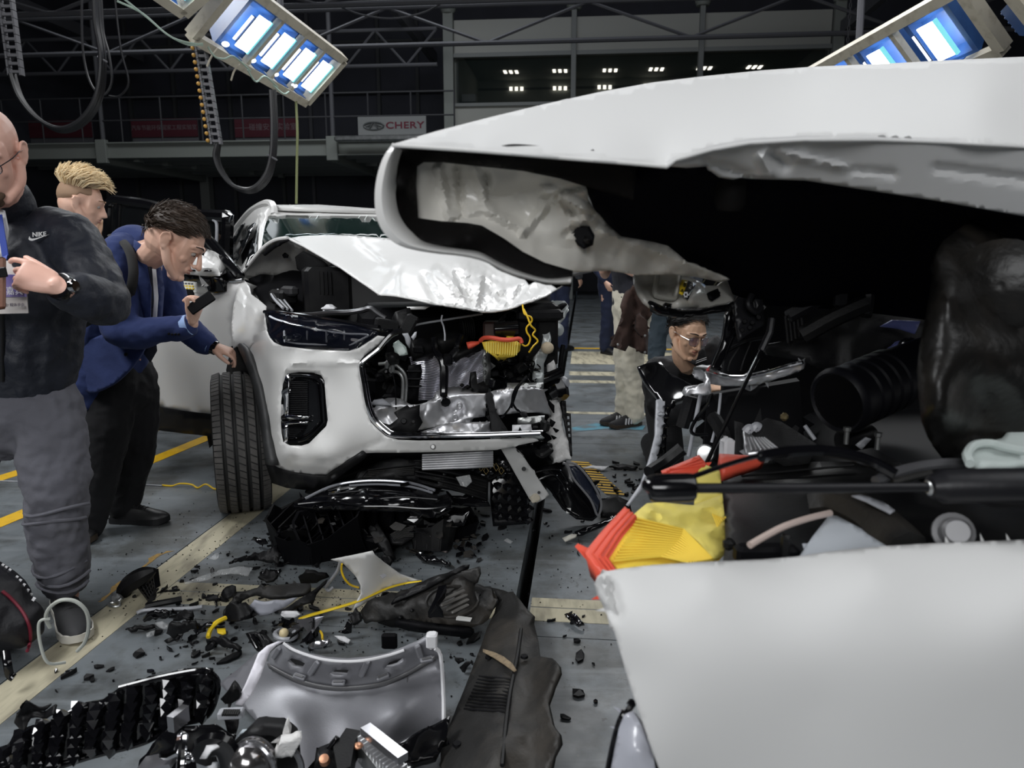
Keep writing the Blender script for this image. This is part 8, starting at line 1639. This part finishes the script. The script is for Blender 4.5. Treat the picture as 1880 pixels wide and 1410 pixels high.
j = MB(); j.limb([P(128, 534, 2.245), P(110, 527, 2.215)], [.053, .047], (0, 0, 1), 20, capr=False); j.build('jacket_cuff', JKM, BM)
t = MB(); t.limb([P(15, 700, 2.52), P(16, 770, 2.51)], [(.205, .14), (.20, .145)], lf, 18)
t.limb([P(85, 745, 2.51), P(98, 830, 2.47), P(106, 905, 2.44), P(108, 985, 2.45), P(120, 1062, 2.46)], [(.115, .12), (.108, .11), (.100, .105), (.092, .095), (.078, .085)], lf, 16)
t.limb([P(-52, 745, 2.51), P(-65, 830, 2.48), P(-75, 905, 2.46), P(-75, 985, 2.47), P(-70, 1070, 2.48)], [(.115, .12), (.105, .11), (.095, .10), (.088, .095), (.078, .085)], lf, 16)
TR = fuse(t, 'trousers', GTR, BM, .009, 3, ((.10, .035), (.04, .014)))
for k, (y, dx) in enumerate(((1066, 0), (1052, 4), (1035, -2), (925, 3), (945, -3))):
    j = MB(); cx = 119-abs(y-1066)*.09+dx; rr = .083+abs(y-1066)*.00013; c = P(cx, y, 2.46-(.03 if y < 1000 else 0)); j.tube([c+Vector((rr*math.cos(a), rr*1.05*math.sin(a), 0.012*math.sin(a*2+k))) for a in [math.pi+math.pi*q/10*1.0 for q in range(11)]], .006, 7); j.build('trouser_fold', GTR, BM)
SHM_ = mat('charcoal_shoe_knit', (.020, .020, .022), .75, bump=(120, .3, .002)); SOLW = mat('cream_sole', (.62, .60, .54), .6)
g0 = G(118, 1112); g1 = G(148, 1186); g0.z = g1.z = 0
shoe(BM, g0+(g0-g1)*.12, g1, SHM_, SOLW, mat('black_lace', (.01, .01, .01), .7), .056, None)
g0 = G(-75, 1110); shoe(BM, g0, g0+Vector((-.05, -.28, 0)), SHM_, SOLW, MATS['black_lace'], .056)
# NIKE lettering and curved tick on the chest, zip, watch, phone
pN, nN = surf(JK, 78, 434); 
if pN is not None:
    nN = (nN*.4+Vector((.25, -1, -.05)).normalized()*.6).normalized(); xN = Vector((1, .22, .06)); M = frame(pN-Vector((0, .016, 0)), xN, nN); WL = mat('white_embroidery', (.75, .75, .75), .6)
    text_mesh('chest_lettering', 'NIKE', .020, M @ Matrix.Translation((0, .0055, .0)), WL, BM, .001, True, .12)
    mb = MB(); sw = [(-.030, .002), (-.034, -.007), (-.028, -.012), (-.016, -.011), (.032, .004), (-.014, -.006), (-.024, -.006), (-.029, -.003)]
    mb.prism([M @ Vector((a, b_, 0)) for a, b_ in catmull(sw[:5], 5)+sw[5:]], nN*.0015); mb.build('chest_tick', WL, BM, smooth=False)
mb = MB(); pts = []
for y in (470, 540, 600, 650, 700):
    q, _ = surf(JK, 4, y); pts.append(q if q is not None else P(4, y, 2.36))
mb.tube(pts, .006, 6, 3); mb.build('zip', mat('black_zip', (.008, .008, .009), .3), BM)
c = P(113, 527, 2.205); dd = (P(104, 524, 2.20)-P(122, 533, 2.235)).normalized()
mb = MB(); mb.lathe([(.036, -.012), (.040, -.011), (.041, .0), (.040, .011), (.036, .012)], c, dd, 28); WT = mb.build('watch', GLOSSB, BM)
nn = Vector((.45, -.75, .35)); nn = (nn-dd*nn.dot(dd)).normalized(); mb = MB(); mb.lathe([(.001, .012), (.016, .012), (.0195, .008), (.0195, -.002)], c+nn*.036, nn, 24); mb.build('watch_dial', CHROME, WT); mb = MB(); mb.lathe([(.001, .0135), (.015, .0125)], c+nn*.036, nn, 20); mb.build('watch_glass', IRIS, WT)
SHIRT = mat('white_shirt', (.62, .62, .64), .8, bump=(30, .2, .006))
sheet('shirt', [(-30, 380, 2.38), (5, 385, 2.37), (12, 420, 2.35), (8, 470, 2.34), (-30, 480, 2.34)], SHIRT, BM, .01, step=8)
mb = MB(); mb.bar(P(-2, 395, 2.34), P(10, 470, 2.31), .02, .003, (0, -1, 0)); mb.bar(P(10, 470, 2.31), P(4, 492, 2.27), .016, .003, (0, -1, 0)); mb.build('lanyard', mat('royal_blue_lanyard', (.02, .05, .30), .6), BM, smooth=False)
CARD = sheet('badge', [(-40, 482, 2.245), (0, 480, 2.24), (18, 478, 2.238), (22, 490, 2.236), (44, 494, 2.232), (47, 520, 2.228), (52, 575, 2.22), (-40, 577, 2.23)], mat('badge_white', (.72, .68, .66), .3), BM, .003, smooth=False)
sheet('badge_band', [(-40, 506, 2.236), (20, 504, 2.230), (44, 506, 2.226), (47, 522, 2.223), (49, 545, 2.219), (-40, 546, 2.228)], mat('badge_purple', (.12, .10, .34), .3, var=(3, (.32, .28, .45))), BM, .001, smooth=False)
text_mesh('badge_lettering', '嘉宾', .026, frame(P(27, 535, 2.219), P(40, 535, 2.219)-P(14, 535, 2.223), (0, -1, .05)), mat('badge_white_text', (.8, .8, .82), .5), BM, .0008)
text_mesh('badge_lettering', '专家 · 媒体参会', .011, frame(P(22, 560, 2.219), P(40, 560, 2.219)-P(14, 560, 2.223), (0, -1, .05)), mat('badge_grey_text', (.2, .18, .22), .5), BM, .0008)
PH = empty('phone', P(2, 522, 2.10), 'phone in a brown leather case held up by the bald man', 'phone')
mb = MB(); mb.box(P(-12, 522, 2.105), (.072, .012, .152), Matrix.Rotation(-.12, 3, 'Y') @ Matrix.Rotation(-.35, 3, 'X'), .005); mb.build('phone_case', mat('brown_leather', (.14, .055, .03), .5, bump=(90, .2, .003)), PH, smooth=False)
mb = MB(); mb.box(P(4, 500, 2.09), (.028, .006, .028), Matrix.Rotation(-.12, 3, 'Y'), .004); mb.build('camera_bump', MATTB, PH, smooth=False)
# ------------------------------------------------------------------ man in the blue suit bending to the wheel arch
SM = empty('person', G(215, 960), 'dark haired man in blue suit bending to the wheel arch, phone raised', 'person'); SM.location.z = 0
SUIT = cloth_mat('blue_suit_wool', (.016, .030, .115), (.022, .040, .14), .9, .25); BTR = cloth_mat('black_trouser_cloth', (.0035, .0035, .005), (.006, .006, .008), .9, .25)
BSH = mat('light_blue_shirt', (.30, .43, .72), .8, bump=(60, .2, .003))
hM = headM(P(322, 446, 3.10), (.80, .12, -.58), (.55, .1, .83), 1.10)
neck = P(262, 462, 3.24); b = MB(); head_shapes(b, hM, neck, .98)
b.limb([neck, P(240, 520, 3.30), P(215, 650, 3.32)], [(.09, .08), (.14, .10), (.14, .11)], (.3, .95, 0))
wr = P(352, 594, 3.03); hand_shapes(b, wr, (.50, -.12, .85), (-.78, -.15, .60), (-.25, -.95, .15), [[48, 62, 40], [55, 66, 45], [60, 66, 45], [62, 60, 40]], (.85, .3, .5, 15), 1.02)
b.limb([P(218, 480, 3.14), P(226, 604, 3.08), wr], [.05, .042, .027])
wl = P(388, 634, 3.42); hand_shapes(b, wl, (.92, .10, -.36), (-.30, .2, -.90), (.2, -.95, .1), [[20, 35, 30], [32, 42, 30], [40, 45, 30], [46, 45, 30]], (.85, .45, .3, 20), 1.0)
b.limb([P(290, 486, 3.40), P(326, 585, 3.40), wl], [.05, .042, .027])
for h_, k_, a_ in ((P(206, 705, 3.24), P(192, 820, 3.22), P(166, 955, 3.22)), (P(240, 700, 3.40), P(248, 805, 3.40), P(226, 925, 3.42))): b.limb([h_, k_, a_], [.08, .055, .042])
fuse(b, 'body', SK2, SM, .0037, 3)
BRN = mat('dark_brown_hair', (.030, .018, .011), .55, bump=(200, .5, .004))
eyes(hM, SM, .004, True, BRN)
hair(hM, SM, BRN, lambda a: (.66 if a < .5 else .66-(a-.5)*.78 if a < 1.25 else .075 if a < 1.5 else .12-(a-1.5)*.42), .013, .006, 900, .030, (0, -.8, .25), 3)
j = MB(); sv = (.30, .95, 0)
j.limb([P(186, 716, 3.30), P(196, 680, 3.32), P(205, 630, 3.32), P(222, 550, 3.31), P(238, 490, 3.30), P(252, 455, 3.27)], [(.19, .145), (.195, .15), (.19, .145), (.20, .15), (.19, .135), (.12, .09)], sv, 20)
j.limb([P(226, 458, 3.18), P(213, 490, 3.12), P(216, 560, 3.07), P(224, 608, 3.05), P(262, 610, 3.05), P(305, 604, 3.04), P(340, 599, 3.03)], [.078, .088, .080, .076, .066, .057, .050], (0, 0, 1), 16)
j.limb([P(272, 464, 3.38), P(292, 492, 3.42), P(312, 550, 3.41), P(328, 588, 3.40), P(356, 614, 3.41), P(378, 630, 3.42)], [.075, .082, .074, .068, .060, .052], (0, 0, 1), 16)
SJ = fuse(j, 'suit_jacket', SUIT, SM, .009, 3, ((.13, .03), (.05, .012)))
j = MB(); j.limb([P(243, 432, 3.20), P(262, 462, 3.17)], [.10, .085], sv); 
j = MB(); j.limb([P(236, 446, 3.28), P(248, 444, 3.26), P(262, 446, 3.24)], [(.09, .07), (.095, .075), (.075, .062)], sv, 18); fuse(j, 'suit_collar', SUIT, SM, .008, 2)
j = MB(); j.limb([P(254, 458, 3.26), P(268, 466, 3.22), P(276, 470, 3.19)], [(.078, .07), (.073, .066), (.068, .062)], sv, 18); fuse(j, 'shirt_collar', BSH, SM, .006, 2)
sheet('shirt_front', [(262, 478, 3.12), (275, 484, 3.11), (284, 500, 3.13), (290, 545, 3.17), (286, 600, 3.2), (276, 596, 3.18), (268, 540, 3.13)], BSH, SM, .02, step=7)
sheet('tie', [(268, 486, 3.10), (278, 490, 3.10), (281, 510, 3.11), (283, 560, 3.14), (284, 600, 3.16), (288, 645, 3.18), (276, 666, 3.18), (264, 650, 3.17), (268, 600, 3.15), (270, 540, 3.11)], mat('dark_navy_tie', (.010, .012, .028), .5), SM, .008, step=7)
sheet('lapel', [(246, 440, 3.13), (256, 448, 3.10), (268, 480, 3.09), (277, 530, 3.10), (276, 585, 3.12), (268, 600, 3.12), (258, 560, 3.10), (250, 500, 3.09), (243, 462, 3.11)], SUIT, SM, .010, step=7)
sheet('lapel', [(284, 484, 3.16), (296, 492, 3.2), (302, 530, 3.22), (298, 590, 3.22), (289, 600, 3.2), (290, 545, 3.17)], SUIT, SM, .010, step=7)
mb = MB(); mb.bar(P(283, 494, 3.09), P(287, 545, 3.11), .016, .003, (0, -1, 0)); mb.bar(P(287, 545, 3.11), P(284, 588, 3.13), .016, .003, (0, -1, 0)); mb.build('lanyard', WPLAS, SM, smooth=False)
sheet('jacket_skirt', [(148, 640, 3.15), (150, 700, 3.14), (163, 721, 3.12), (182, 718, 3.10), (212, 702, 3.08), (238, 678, 3.07), (258, 650, 3.08), (268, 628, 3.09), (262, 608, 3.11), (230, 602, 3.10), (185, 615, 3.12)], SUIT, SM, .014, step=6, sm=4, crumple=.012, cscale=7)
for q in ((230, 650), (310, 613), (316, 614), (322, 614), (328, 614)):
    p_, n_ = surf(SJ, *q); 
    if q[0] == 230: p_, n_ = P(231, 651, 3.06), Vector((0, -1, 0))
    if p_ is not None: mb = MB(); mb.lathe([(.001, .004), (.007 if q[0] == 230 else .0045, .003), (.008 if q[0] == 230 else .005, -.002)], p_, n_, 14); mb.build('button', MATTB, SM)
for a, b_, r in (((338, 599.5, 3.03), (349, 596, 3.03), .044), ((376, 629, 3.42), (386, 634, 3.42), .043)):
    mb = MB(); mb.tube([P(*a), P(*b_)], r, 20); mb.build('shirt_cuff', BSH, SM)
mb = MB(); c = P(393, 638, 3.42); mb.lathe([(.030, -.012), (.034, -.011), (.034, .011), (.030, .012)], c, (.92, .1, -.36), 24); mb.build('watch', GLOSSB, SM)
t = MB(); t.limb([P(200, 680, 3.32), P(222, 720, 3.32)], [(.17, .13), (.165, .13)], sv, 16)
t.limb([P(208, 700, 3.26), P(198, 780, 3.23), P(188, 850, 3.22), P(168, 930, 3.22), P(164, 962, 3.22)], [(.11, .115), (.10, .10), (.09, .09), (.078, .08), (.07, .07)], (0, 1, 0), 14)
t.limb([P(246, 690, 3.39), P(252, 770, 3.39), P(248, 830, 3.40), P(232, 900, 3.42), P(226, 932, 3.42)], [(.11, .10), (.10, .095), (.085, .085), (.075, .078), (.072, .075)], (0, 1, 0), 14)
fuse(t, 'trousers', BTR, SM, .010, 3, ((.10, .02), (.04, .008)))
BLS = mat('black_trainer', (.010, .010, .011), .45, bump=(90, .2, .002)); GUMS = mat('gum_sole', (.05, .035, .022), .6)
g0 = G(206, 957); g1 = G(312, 960); g0.z = g1.z = 0; shoe(SM, g0, g1, BLS, BLS, MATS['black_lace'], .050)
g0 = G(118, 995); g1 = G(176, 997); g0.z = g1.z = 0; shoe(SM, g0, g1, BLS, GUMS, None, .050)
PH = empty('phone', P(366, 556, 3.0), 'small black phone in the raised hand of the man in blue suit', 'phone')
mb = MB(); mb.box(P(369, 556, 2.985), (.045, .012, .11), Matrix.Rotation(.95, 3, 'Y') @ Matrix.Rotation(-.3, 3, 'X'), .004); mb.build('phone_body', DEEPB, PH, smooth=False)
BP = empty('backpack', P(190, 560, 3.5), 'black backpack worn by the man in blue suit', 'backpack')
ptube('shoulder_strap', [(205, 432, 3.24), (222, 440, 3.14), (238, 462, 3.06), (245, 495, 3.015), (242, 525, 3.0), (238, 540, 3.01)], .019, mat('black_webbing', (.012, .012, .012), .8), BP, 8, 5, flat=.35, side=(1, 0, 0))
ptube('strap_webbing', [(238, 538, 3.0), (215, 560, 2.985), (180, 580, 3.0), (146, 600, 3.06)], .016, MATS['black_webbing'], BP, 6, 4, flat=.3, side=(0, 0, 1))
mb = MB(); mb.box(P(132, 500, 3.42), (.16, .28, .40), Matrix.Rotation(.35, 3, 'Y'), .06); mb.build('bag_body', MATS['black_webbing'], BP, smooth=False)
# ------------------------------------------------------------------ plain standing figures further back
def figure(label, px, Y, hgt, face, top, legs, skn, hairm, shoem, solem, stance=.12, hline=None, name='person', lean=0, arms=None, vox=.009, stripes=None, head=None, toes=(0, -1), hairkw=None, turn=None):
    base = G(px, 705+FPX*math.tan(math.atan(CAM_H/Y)-PITCH)); base = Vector((P(px, 700, Y).x, Y, 0)); k = hgt/1.76
    e = empty(name, base, label, 'person'); f = Vector(face); fh = Vector((f.x, f.y, 0)).normalized(); sd = Vector((-fh.y, fh.x, 0)) if turn is None else Vector(turn).normalized()
    at = lambda a, fwd_, z: base+sd*a*k+fh*fwd_*k+Vector((0, 0, z*k))
    hc = Vector(head) if head is not None else at(0, .05+lean, 1.64)
    hM = headM(hc, face, (0, 0, 1) if head is None else Vector((f.x*.25, f.y*.25, 1)), k*1.03)
    b = MB(); nk = at(0, lean*.8, 1.47); head_shapes(b, hM, nk); b.limb([nk, at(0, lean*.5, 1.3), at(0, 0, .98)], [(.13*k, .09*k), (.15*k, .10*k), (.14*k, .10*k)], sd)
    am = arms or [[(.20, lean*.7, 1.40), (.25, .02, 1.12), (.22, .16, .92)], [(-.20, lean*.7, 1.40), (-.25, .02, 1.12), (-.22, .16, .92)]]
    for a in am:
        p = [at(*q) for q in a]; b.limb(p, [.048*k, .04*k, .027*k]); d = (p[2]-p[1]).normalized()
        hand_shapes(b, p[2], d, -sd*math.copysign(1, a[2][0]), fh, [[25, 30, 20]]*4, (.8, .5, .2, 15), k)
    for s in (-1, 1): b.limb([at(s*.09, 0, .92), at(s*stance*.95, .02, .50), at(s*stance, 0, .08)], [.085*k, .058*k, .04*k])
    fuse(b, 'body', skn, e, vox*.8, 2)
    if hairm: hair(hM, e, hairm, hline or (lambda a: .62 if a < .6 else .62-(a-.6)*.8 if a < 1.3 else .08-(a-1.3)*.3), strands=350, **(hairkw or {}))
    j = MB(); j.limb([at(0, 0, .90), at(0, .0, 1.05), at(0, lean*.4+.01, 1.25), at(0, lean*.7, 1.40), at(0, lean*.8, 1.46)], [(.185*k, .13*k), (.18*k, .13*k), (.205*k, .135*k), (.18*k, .11*k), (.09*k, .08*k)], sd, 16)
    for a in am:
        p = [at(*q) for q in a]; sl = top[1]
        pts = [p[0]*.9+at(0, lean*.7, 1.38)*.1, p[0], p[0]*.35+p[1]*.65] if sl == 'short' else [p[0]*.8+at(0, lean*.7, 1.38)*.2, p[0], p[1], p[1]*.12+p[2]*.88]
        j.limb(pts, [.08*k, .078*k, .07*k, .048*k][:len(pts)], (0, 0, 1), 12)
    fuse(j, 'top', top[0], e, vox*1.2, 2, ((.12, .03), (.05, .01)))
    t = MB(); t.limb([at(0, 0, .98), at(0, 0, .86)], [(.175*k, .125*k), (.175*k, .13*k)], sd, 14)
    for s in (-1, 1): t.limb([at(s*.09, 0, .88), at(s*stance*.85, .01, .66), at(s*stance*.95, .02, .48), at(s*stance, .0, .25), at(s*stance, .0, .075)], [(.095*k, .105*k), (.085*k, .095*k), (.073*k, .08*k), (.07*k, .075*k), (.072*k, .076*k)], sd, 14)
    fuse(t, 'trousers', legs, e, vox*1.2, 2, ((.10, .035), (.045, .014)))
    td = (fh*-toes[1]+sd*toes[0]).normalized()
    for s in (-1, 1): p = at(s*stance, -.06, 0); shoe(e, p, p+td*.285*k, shoem, solem, MATS['black_lace'], .05*k, None, stripes)
    return e, hM, hc
DKT = cloth_mat('charcoal_cloth', (.018, .018, .022)); NVY = cloth_mat('navy_suit_cloth', (.010, .016, .045)); CHI = cloth_mat('cream_chino', (.62, .58, .47), (.68, .64, .53), .9, .25)
JNS = cloth_mat('grey_blue_denim', (.035, .055, .072), (.055, .075, .095)); TEE = cloth_mat('dark_slate_tee', (.014, .015, .022)); GRYJ = cloth_mat('slate_grey_jacket', (.06, .065, .08))
BLD = mat('bleached_hair', (.80, .64, .40), .6, bump=(160, .4, .004)); BLKH = mat('black_hair', (.010, .009, .009), .5, bump=(200, .5, .003))
hc = P(150, 374, 3.75)
e, hM, _ = figure('man with bleached spiky hair in profile behind the bald man', 140, 3.85, 1.64, (.86, .32, -.28), (DKT, 'long'), DKT, SK2, None, BLS, GUMS, head=hc)
hair(hM, e, BLD, lambda a: .66 if a < .5 else .62 if a < 1.2 else .50 if a < 2.2 else .42, .010, .007, 900, .046, (0, -.55, .4), 5, rad=.0030, lift=1.0)
hair(hM, e, mat('shaved_side_hair', (.30, .19, .12), .8, bump=(300, .3, .002)), lambda a: 1.2 if a < .75 else .12 if a < 1.5 else -.15-(a-1.5)*.28, .0025, .0005, 0, name='shaved_sides')
eyes(hM, e, .003, True, mat('fair_brow', (.30, .18, .10), .8))
b = MB(); b.limb([(-.05, -.045, -.075), (0, -.088, -.106), (.05, -.045, -.075)], [.0125, .0145, .0125]); 
e, hM, _ = figure('dark haired person half hidden between the bleached-haired man and the open door', 196, 5.7, 1.58, (.25, -.95, -.05), (DKT, 'long'), DKT, SK3, BLKH, mat('pale_trainer', (.5, .46, .40), .7), SOLW, stance=.22, head=P(168, 411, 5.7)); eyes(hM, e, 0, True, BLKH)
# dressed figures seen under the raised bonnet
e, hM, _ = figure('man in dark tee and cream chinos with striped trainers, brown jacket over arm', 1157, 5.45, 1.78, (-.85, -.5, 0), (TEE, 'short'), CHI, SK2, BRN, mat('black_suede_trainer', (.014, .014, .016), .75), GUMS, stance=.055, arms=[[(.20, 0, 1.40), (.25, .06, 1.12), (.10, .27, 1.20)], [(-.20, 0, 1.40), (-.26, .06, 1.11), (-.08, .22, 1.36)]], stripes=WPLAS); eyes(hM, e)
BJ = empty('jacket', P(1165, 640, 5.15), 'brown jacket with snap buttons hanging over the arm of the man in chinos', 'jacket')
BJM = cloth_mat('brown_jacket_cloth', (.040, .020, .015), (.055, .028, .02))
NF = [(1150, 540, 1138, 640, 9, -.05), (1165, 540, 1160, 640, 8, .05), (1176, 545, 1182, 640, 8, -.05), (1168, 560, 1195, 600, 8, .05), (1145, 600, 1130, 640, 7, .04)]
JB = sheet('jacket_body', ZQ([(470, 270, 5.1), (520, 275, 5.1), (600, 380, 5.12), (690, 480, 5.15), (690, 570, 5.16), (640, 640, 5.15), (650, 800, 5.16), (638, 1005, 5.18), (570, 990, 5.16), (490, 930, 5.14), (440, 900, 5.12), (400, 970, 5.12), (262, 925, 5.14), (290, 780, 5.12), (340, 640, 5.1), (400, 470, 5.1)]), BJM, BJ, .04, fold=nfold, step=5, crumple=.03, cscale=8, angle=60)
sheet('jacket_sleeve', ZQ([(520, 600, 5.06), (560, 590, 5.05), (640, 640, 5.07), (625, 800, 5.08), (560, 805, 5.06), (525, 720, 5.05)]), BJM, BJ, .05, step=5, crumple=.03)
for q in ((320, 897), (612, 980), (612, 800)):
    p = P(*ZQ([q])[0], 5.05); mb = MB(); mb.lathe([(.001, .004), (.008, .003), (.009, -.002)], p, (0, -1, 0), 12); mb.build('snap_button', STEEL, BJ)
e, hM, _ = figure('distant man in navy suit beyond the man in cream chinos', 1117, 9.35, 1.76, (.5, -.8, 0), (NVY, 'long'), NVY, SK2, BRN, BLS, BLS, stance=.07, vox=.016)
e, hM, _ = figure('person in grey blue jeans half hidden behind the kneeling man', 1228, 6.3, 1.76, (-.3, .9, 0), (GRYJ, 'long'), JNS, SK2, BRN, mat('brown_leather_shoe', (.05, .022, .016), .5), GUMS, stance=.13, toes=(.4, -.9))
e, hM, _ = figure('person in slate jacket and dark jeans beyond the torn side of the SUV', 1022, 9.6, 1.80, (.6, .7, 0), (GRYJ, 'long'), NVY, SK2, BLKH, BLS, BLS, stance=.09, vox=.016)
# ------------------------------------------------------------------ kneeling man with round glasses
KM = empty('person', G(1262, 872), 'man with round glasses and black jacket kneeling behind the bonnet bowl', 'person'); KM.location.z = 0
BKJ = cloth_mat('black_jacket_cloth', (.012, .012, .014), (.020, .020, .023), .8, .3)
hM = headM(P(1262, 613, 4.02), (.36, -.85, -.30), (.10, -.12, .97), 1.08); neck = P(1262, 668, 4.12)
b = MB(); head_shapes(b, hM, neck, 1.05, .96); pe = Vector((neck.x+.05, 4.55, .34))
b.limb([neck+Vector((0, .03, -.03)), neck+Vector((0, .15, -.14)), pe], [(.06, .05), (.12, .08), (.12, .10)])
for s_, px_ in ((-1, 1208), (1, 1322)):
    sh = P(px_, 690 if s_ < 0 else 652, 4.17); el = Vector((sh.x-.02*s_, 3.95, .42)); w_ = Vector((sh.x+(.20 if s_ < 0 else -.02), 3.72, .60 if s_ < 0 else .62))
    b.limb([sh, el, w_], [.05, .042, .028]); hand_shapes(b, w_, (.4, -.8, .2), (0, .3, -.9), (1 if s_ < 0 else -1, -.2, .3), [[30, 40, 30]]*4)
    hp_ = pe+Vector((s_*.10, 0, 0)); kn = Vector((hp_.x+s_*.06, 4.02, .09 if s_ < 0 else .48)); an = Vector((hp_.x+s_*.05, 4.55 if s_ < 0 else 4.05, .07)); b.limb([hp_, kn, an], [.085, .06, .042])
fuse(b, 'body', SK3, KM, .0042, 2)
eyes(hM, KM, .003, True, BLKH); glasses(hM, KM, mat('silver_glasses', (.55, .55, .56), .2, .9), .024, .023, (.30, .20, .26), .0012, .35)
hair(hM, KM, BLKH, lambda a: .72 if a < .5 else .72-(a-.5)*.75 if a < 1.3 else .10-(a-1.3)*.42, .013, .005, 600, .03, (.3, -.5, .3), 8)
j = MB(); j.limb([pe+Vector((0, 0, .02)), Vector((neck.x+.03, 4.40, .52)), neck+Vector((0.01, .14, -.10)), neck+Vector((0, .05, -.03))], [(.18, .15), (.20, .16), (.20, .13), (.10, .08)], (1, 0, 0), 18)
for s_, px_ in ((-1, 1208), (1, 1322)):
    sh = P(px_, 690 if s_ < 0 else 652, 4.17); el = Vector((sh.x-.02*s_, 3.95, .42)); w_ = Vector((sh.x+(.20 if s_ < 0 else -.02), 3.72, .60 if s_ < 0 else .62)); j.limb([sh*.6+(neck+Vector((0, .06, -.06)))*.4, sh, el, el*.15+w_*.85], [.10, .10, .08, .052], (0, 0, 1), 14)
fuse(j, 'jacket', BKJ, KM, .010, 3, ((.12, .035), (.05, .012)))
sheet('lapel', ZQ([(880, 880, 4.0), (960, 900, 3.98), (1050, 990, 3.97), (1150, 1080, 3.95), (1160, 1130, 3.95), (1050, 1060, 3.97), (940, 960, 3.99)]), BKJ, KM, .012, step=5)
sheet('tee', ZQ([(960, 930, 4.03), (1090, 1000, 4.0), (1180, 985, 4.01), (1255, 920, 4.04), (1290, 1100, 4.02), (1270, 1190, 4.02), (1160, 1120, 4.0), (1060, 1040, 4.0)]), mat('black_tee', (.006, .006, .008), .8), KM, .012, step=5)
for y in (1065, 1085): ptube('tee_stripe', ZQ([(1160, y+12, 3.99), (1275, y-30, 4.0)]), .0022, WPLAS, KM, 4, 0)
t = MB()
for s_ in (-1, 1): hp_ = pe+Vector((s_*.10, 0, 0)); kn = Vector((hp_.x+s_*.06, 4.02, .10 if s_ < 0 else .48)); an = Vector((hp_.x+s_*.05, 4.55 if s_ < 0 else 4.05, .09)); t.limb([hp_, kn, an], [.11, .09, .075], (1, 0, 0), 14)
fuse(t, 'trousers', BTR, KM, .011, 2)
for s_ in (-1, 1): hp_ = pe+Vector((s_*.15, 0, 0)); y0 = 4.66 if s_ < 0 else 4.10; shoe(KM, (hp_.x, y0, 0), (hp_.x, y0-.28, 0), BLS, BLS)
# ------------------------------------------------------------------ black bag on the floor at the left edge, with its pale cord
BG = empty('bag', G(20, 1215), 'large black bag with dark red piping on the floor at the left edge', 'bag')
BGM = mat('black_nylon', (.007, .007, .010), .5, bump=(24, .5, .01))
mb = MB(); g0 = G(5, 1215); g0.z = 0
mb.limb([g0+Vector((-.30, .02, .14)), g0+Vector((-.14, .02, .16)), g0+Vector((-.02, .02, .14)), g0+Vector((.05, .02, .12))], [(.15, .21), (.165, .20), (.14, .15), (.09, .08)], (0, 1, 0), 18)
o = fuse(mb, 'bag_body', BGM, BG, .009, 3, ((.12, .03),))
bs = lambda q: (lambda h: h if h is not None else P(q[0], q[1], 2.0))(surf(o, *q)[0])
mb = MB(); mb.tube([bs(q) for q in catmull([(4, 1085), (22, 1100), (42, 1124), (54, 1150), (56, 1175), (50, 1196)], 4)], .005, 6); mb.build('red_piping', mat('dark_red_piping', (.16, .01, .025), .5), BG)
for k in range(9): p = [(8, 1022), (14, 1026), (21, 1031), (34, 1044), (40, 1050), (47, 1058), (54, 1068), (60, 1076), (65, 1084)][k]; mb = MB(); mb.box(bs((p[0]-3, p[1]+16)), (.008, .004, .010), Matrix.Rotation(.6, 3, 'Y')); mb.build('white_mark', WPLAS, BG, smooth=False)
ptube('strap_end', [(10, 1195, 2.03), (14, 1218, 2.0), (18, 1238, 2.0), (26, 1244, 2.0)], .012, GLOSSB, BG, 7, 4, flat=.4)
o = tag(ptube('cord', [(92, 1152, 2.02), (84, 1134, 2.0), (92, 1115, 1.98), (112, 1102, 1.96), (138, 1104, 1.97), (158, 1122, 1.98), (163, 1150, 2.0), (156, 1178, 2.03), (142, 1195, 2.06)], .0055, mat('pale_green_grey_cord', (.48, .50, .46), .5), None, 7, 6), 'pale cord looping in front of the dark shoe beside the black bag', 'cord')
o = tag(ptube('cord', [(92, 1136, 2.0), (74, 1140, 1.99), (71, 1160, 1.99), (76, 1190, 1.99), (84, 1212, 1.99), (96, 1219, 2.0), (120, 1216, 2.03)], .0045, MATS['pale_green_grey_cord'], None, 7, 6), 'pale cord end hanging against the right side of the black bag', 'cord')
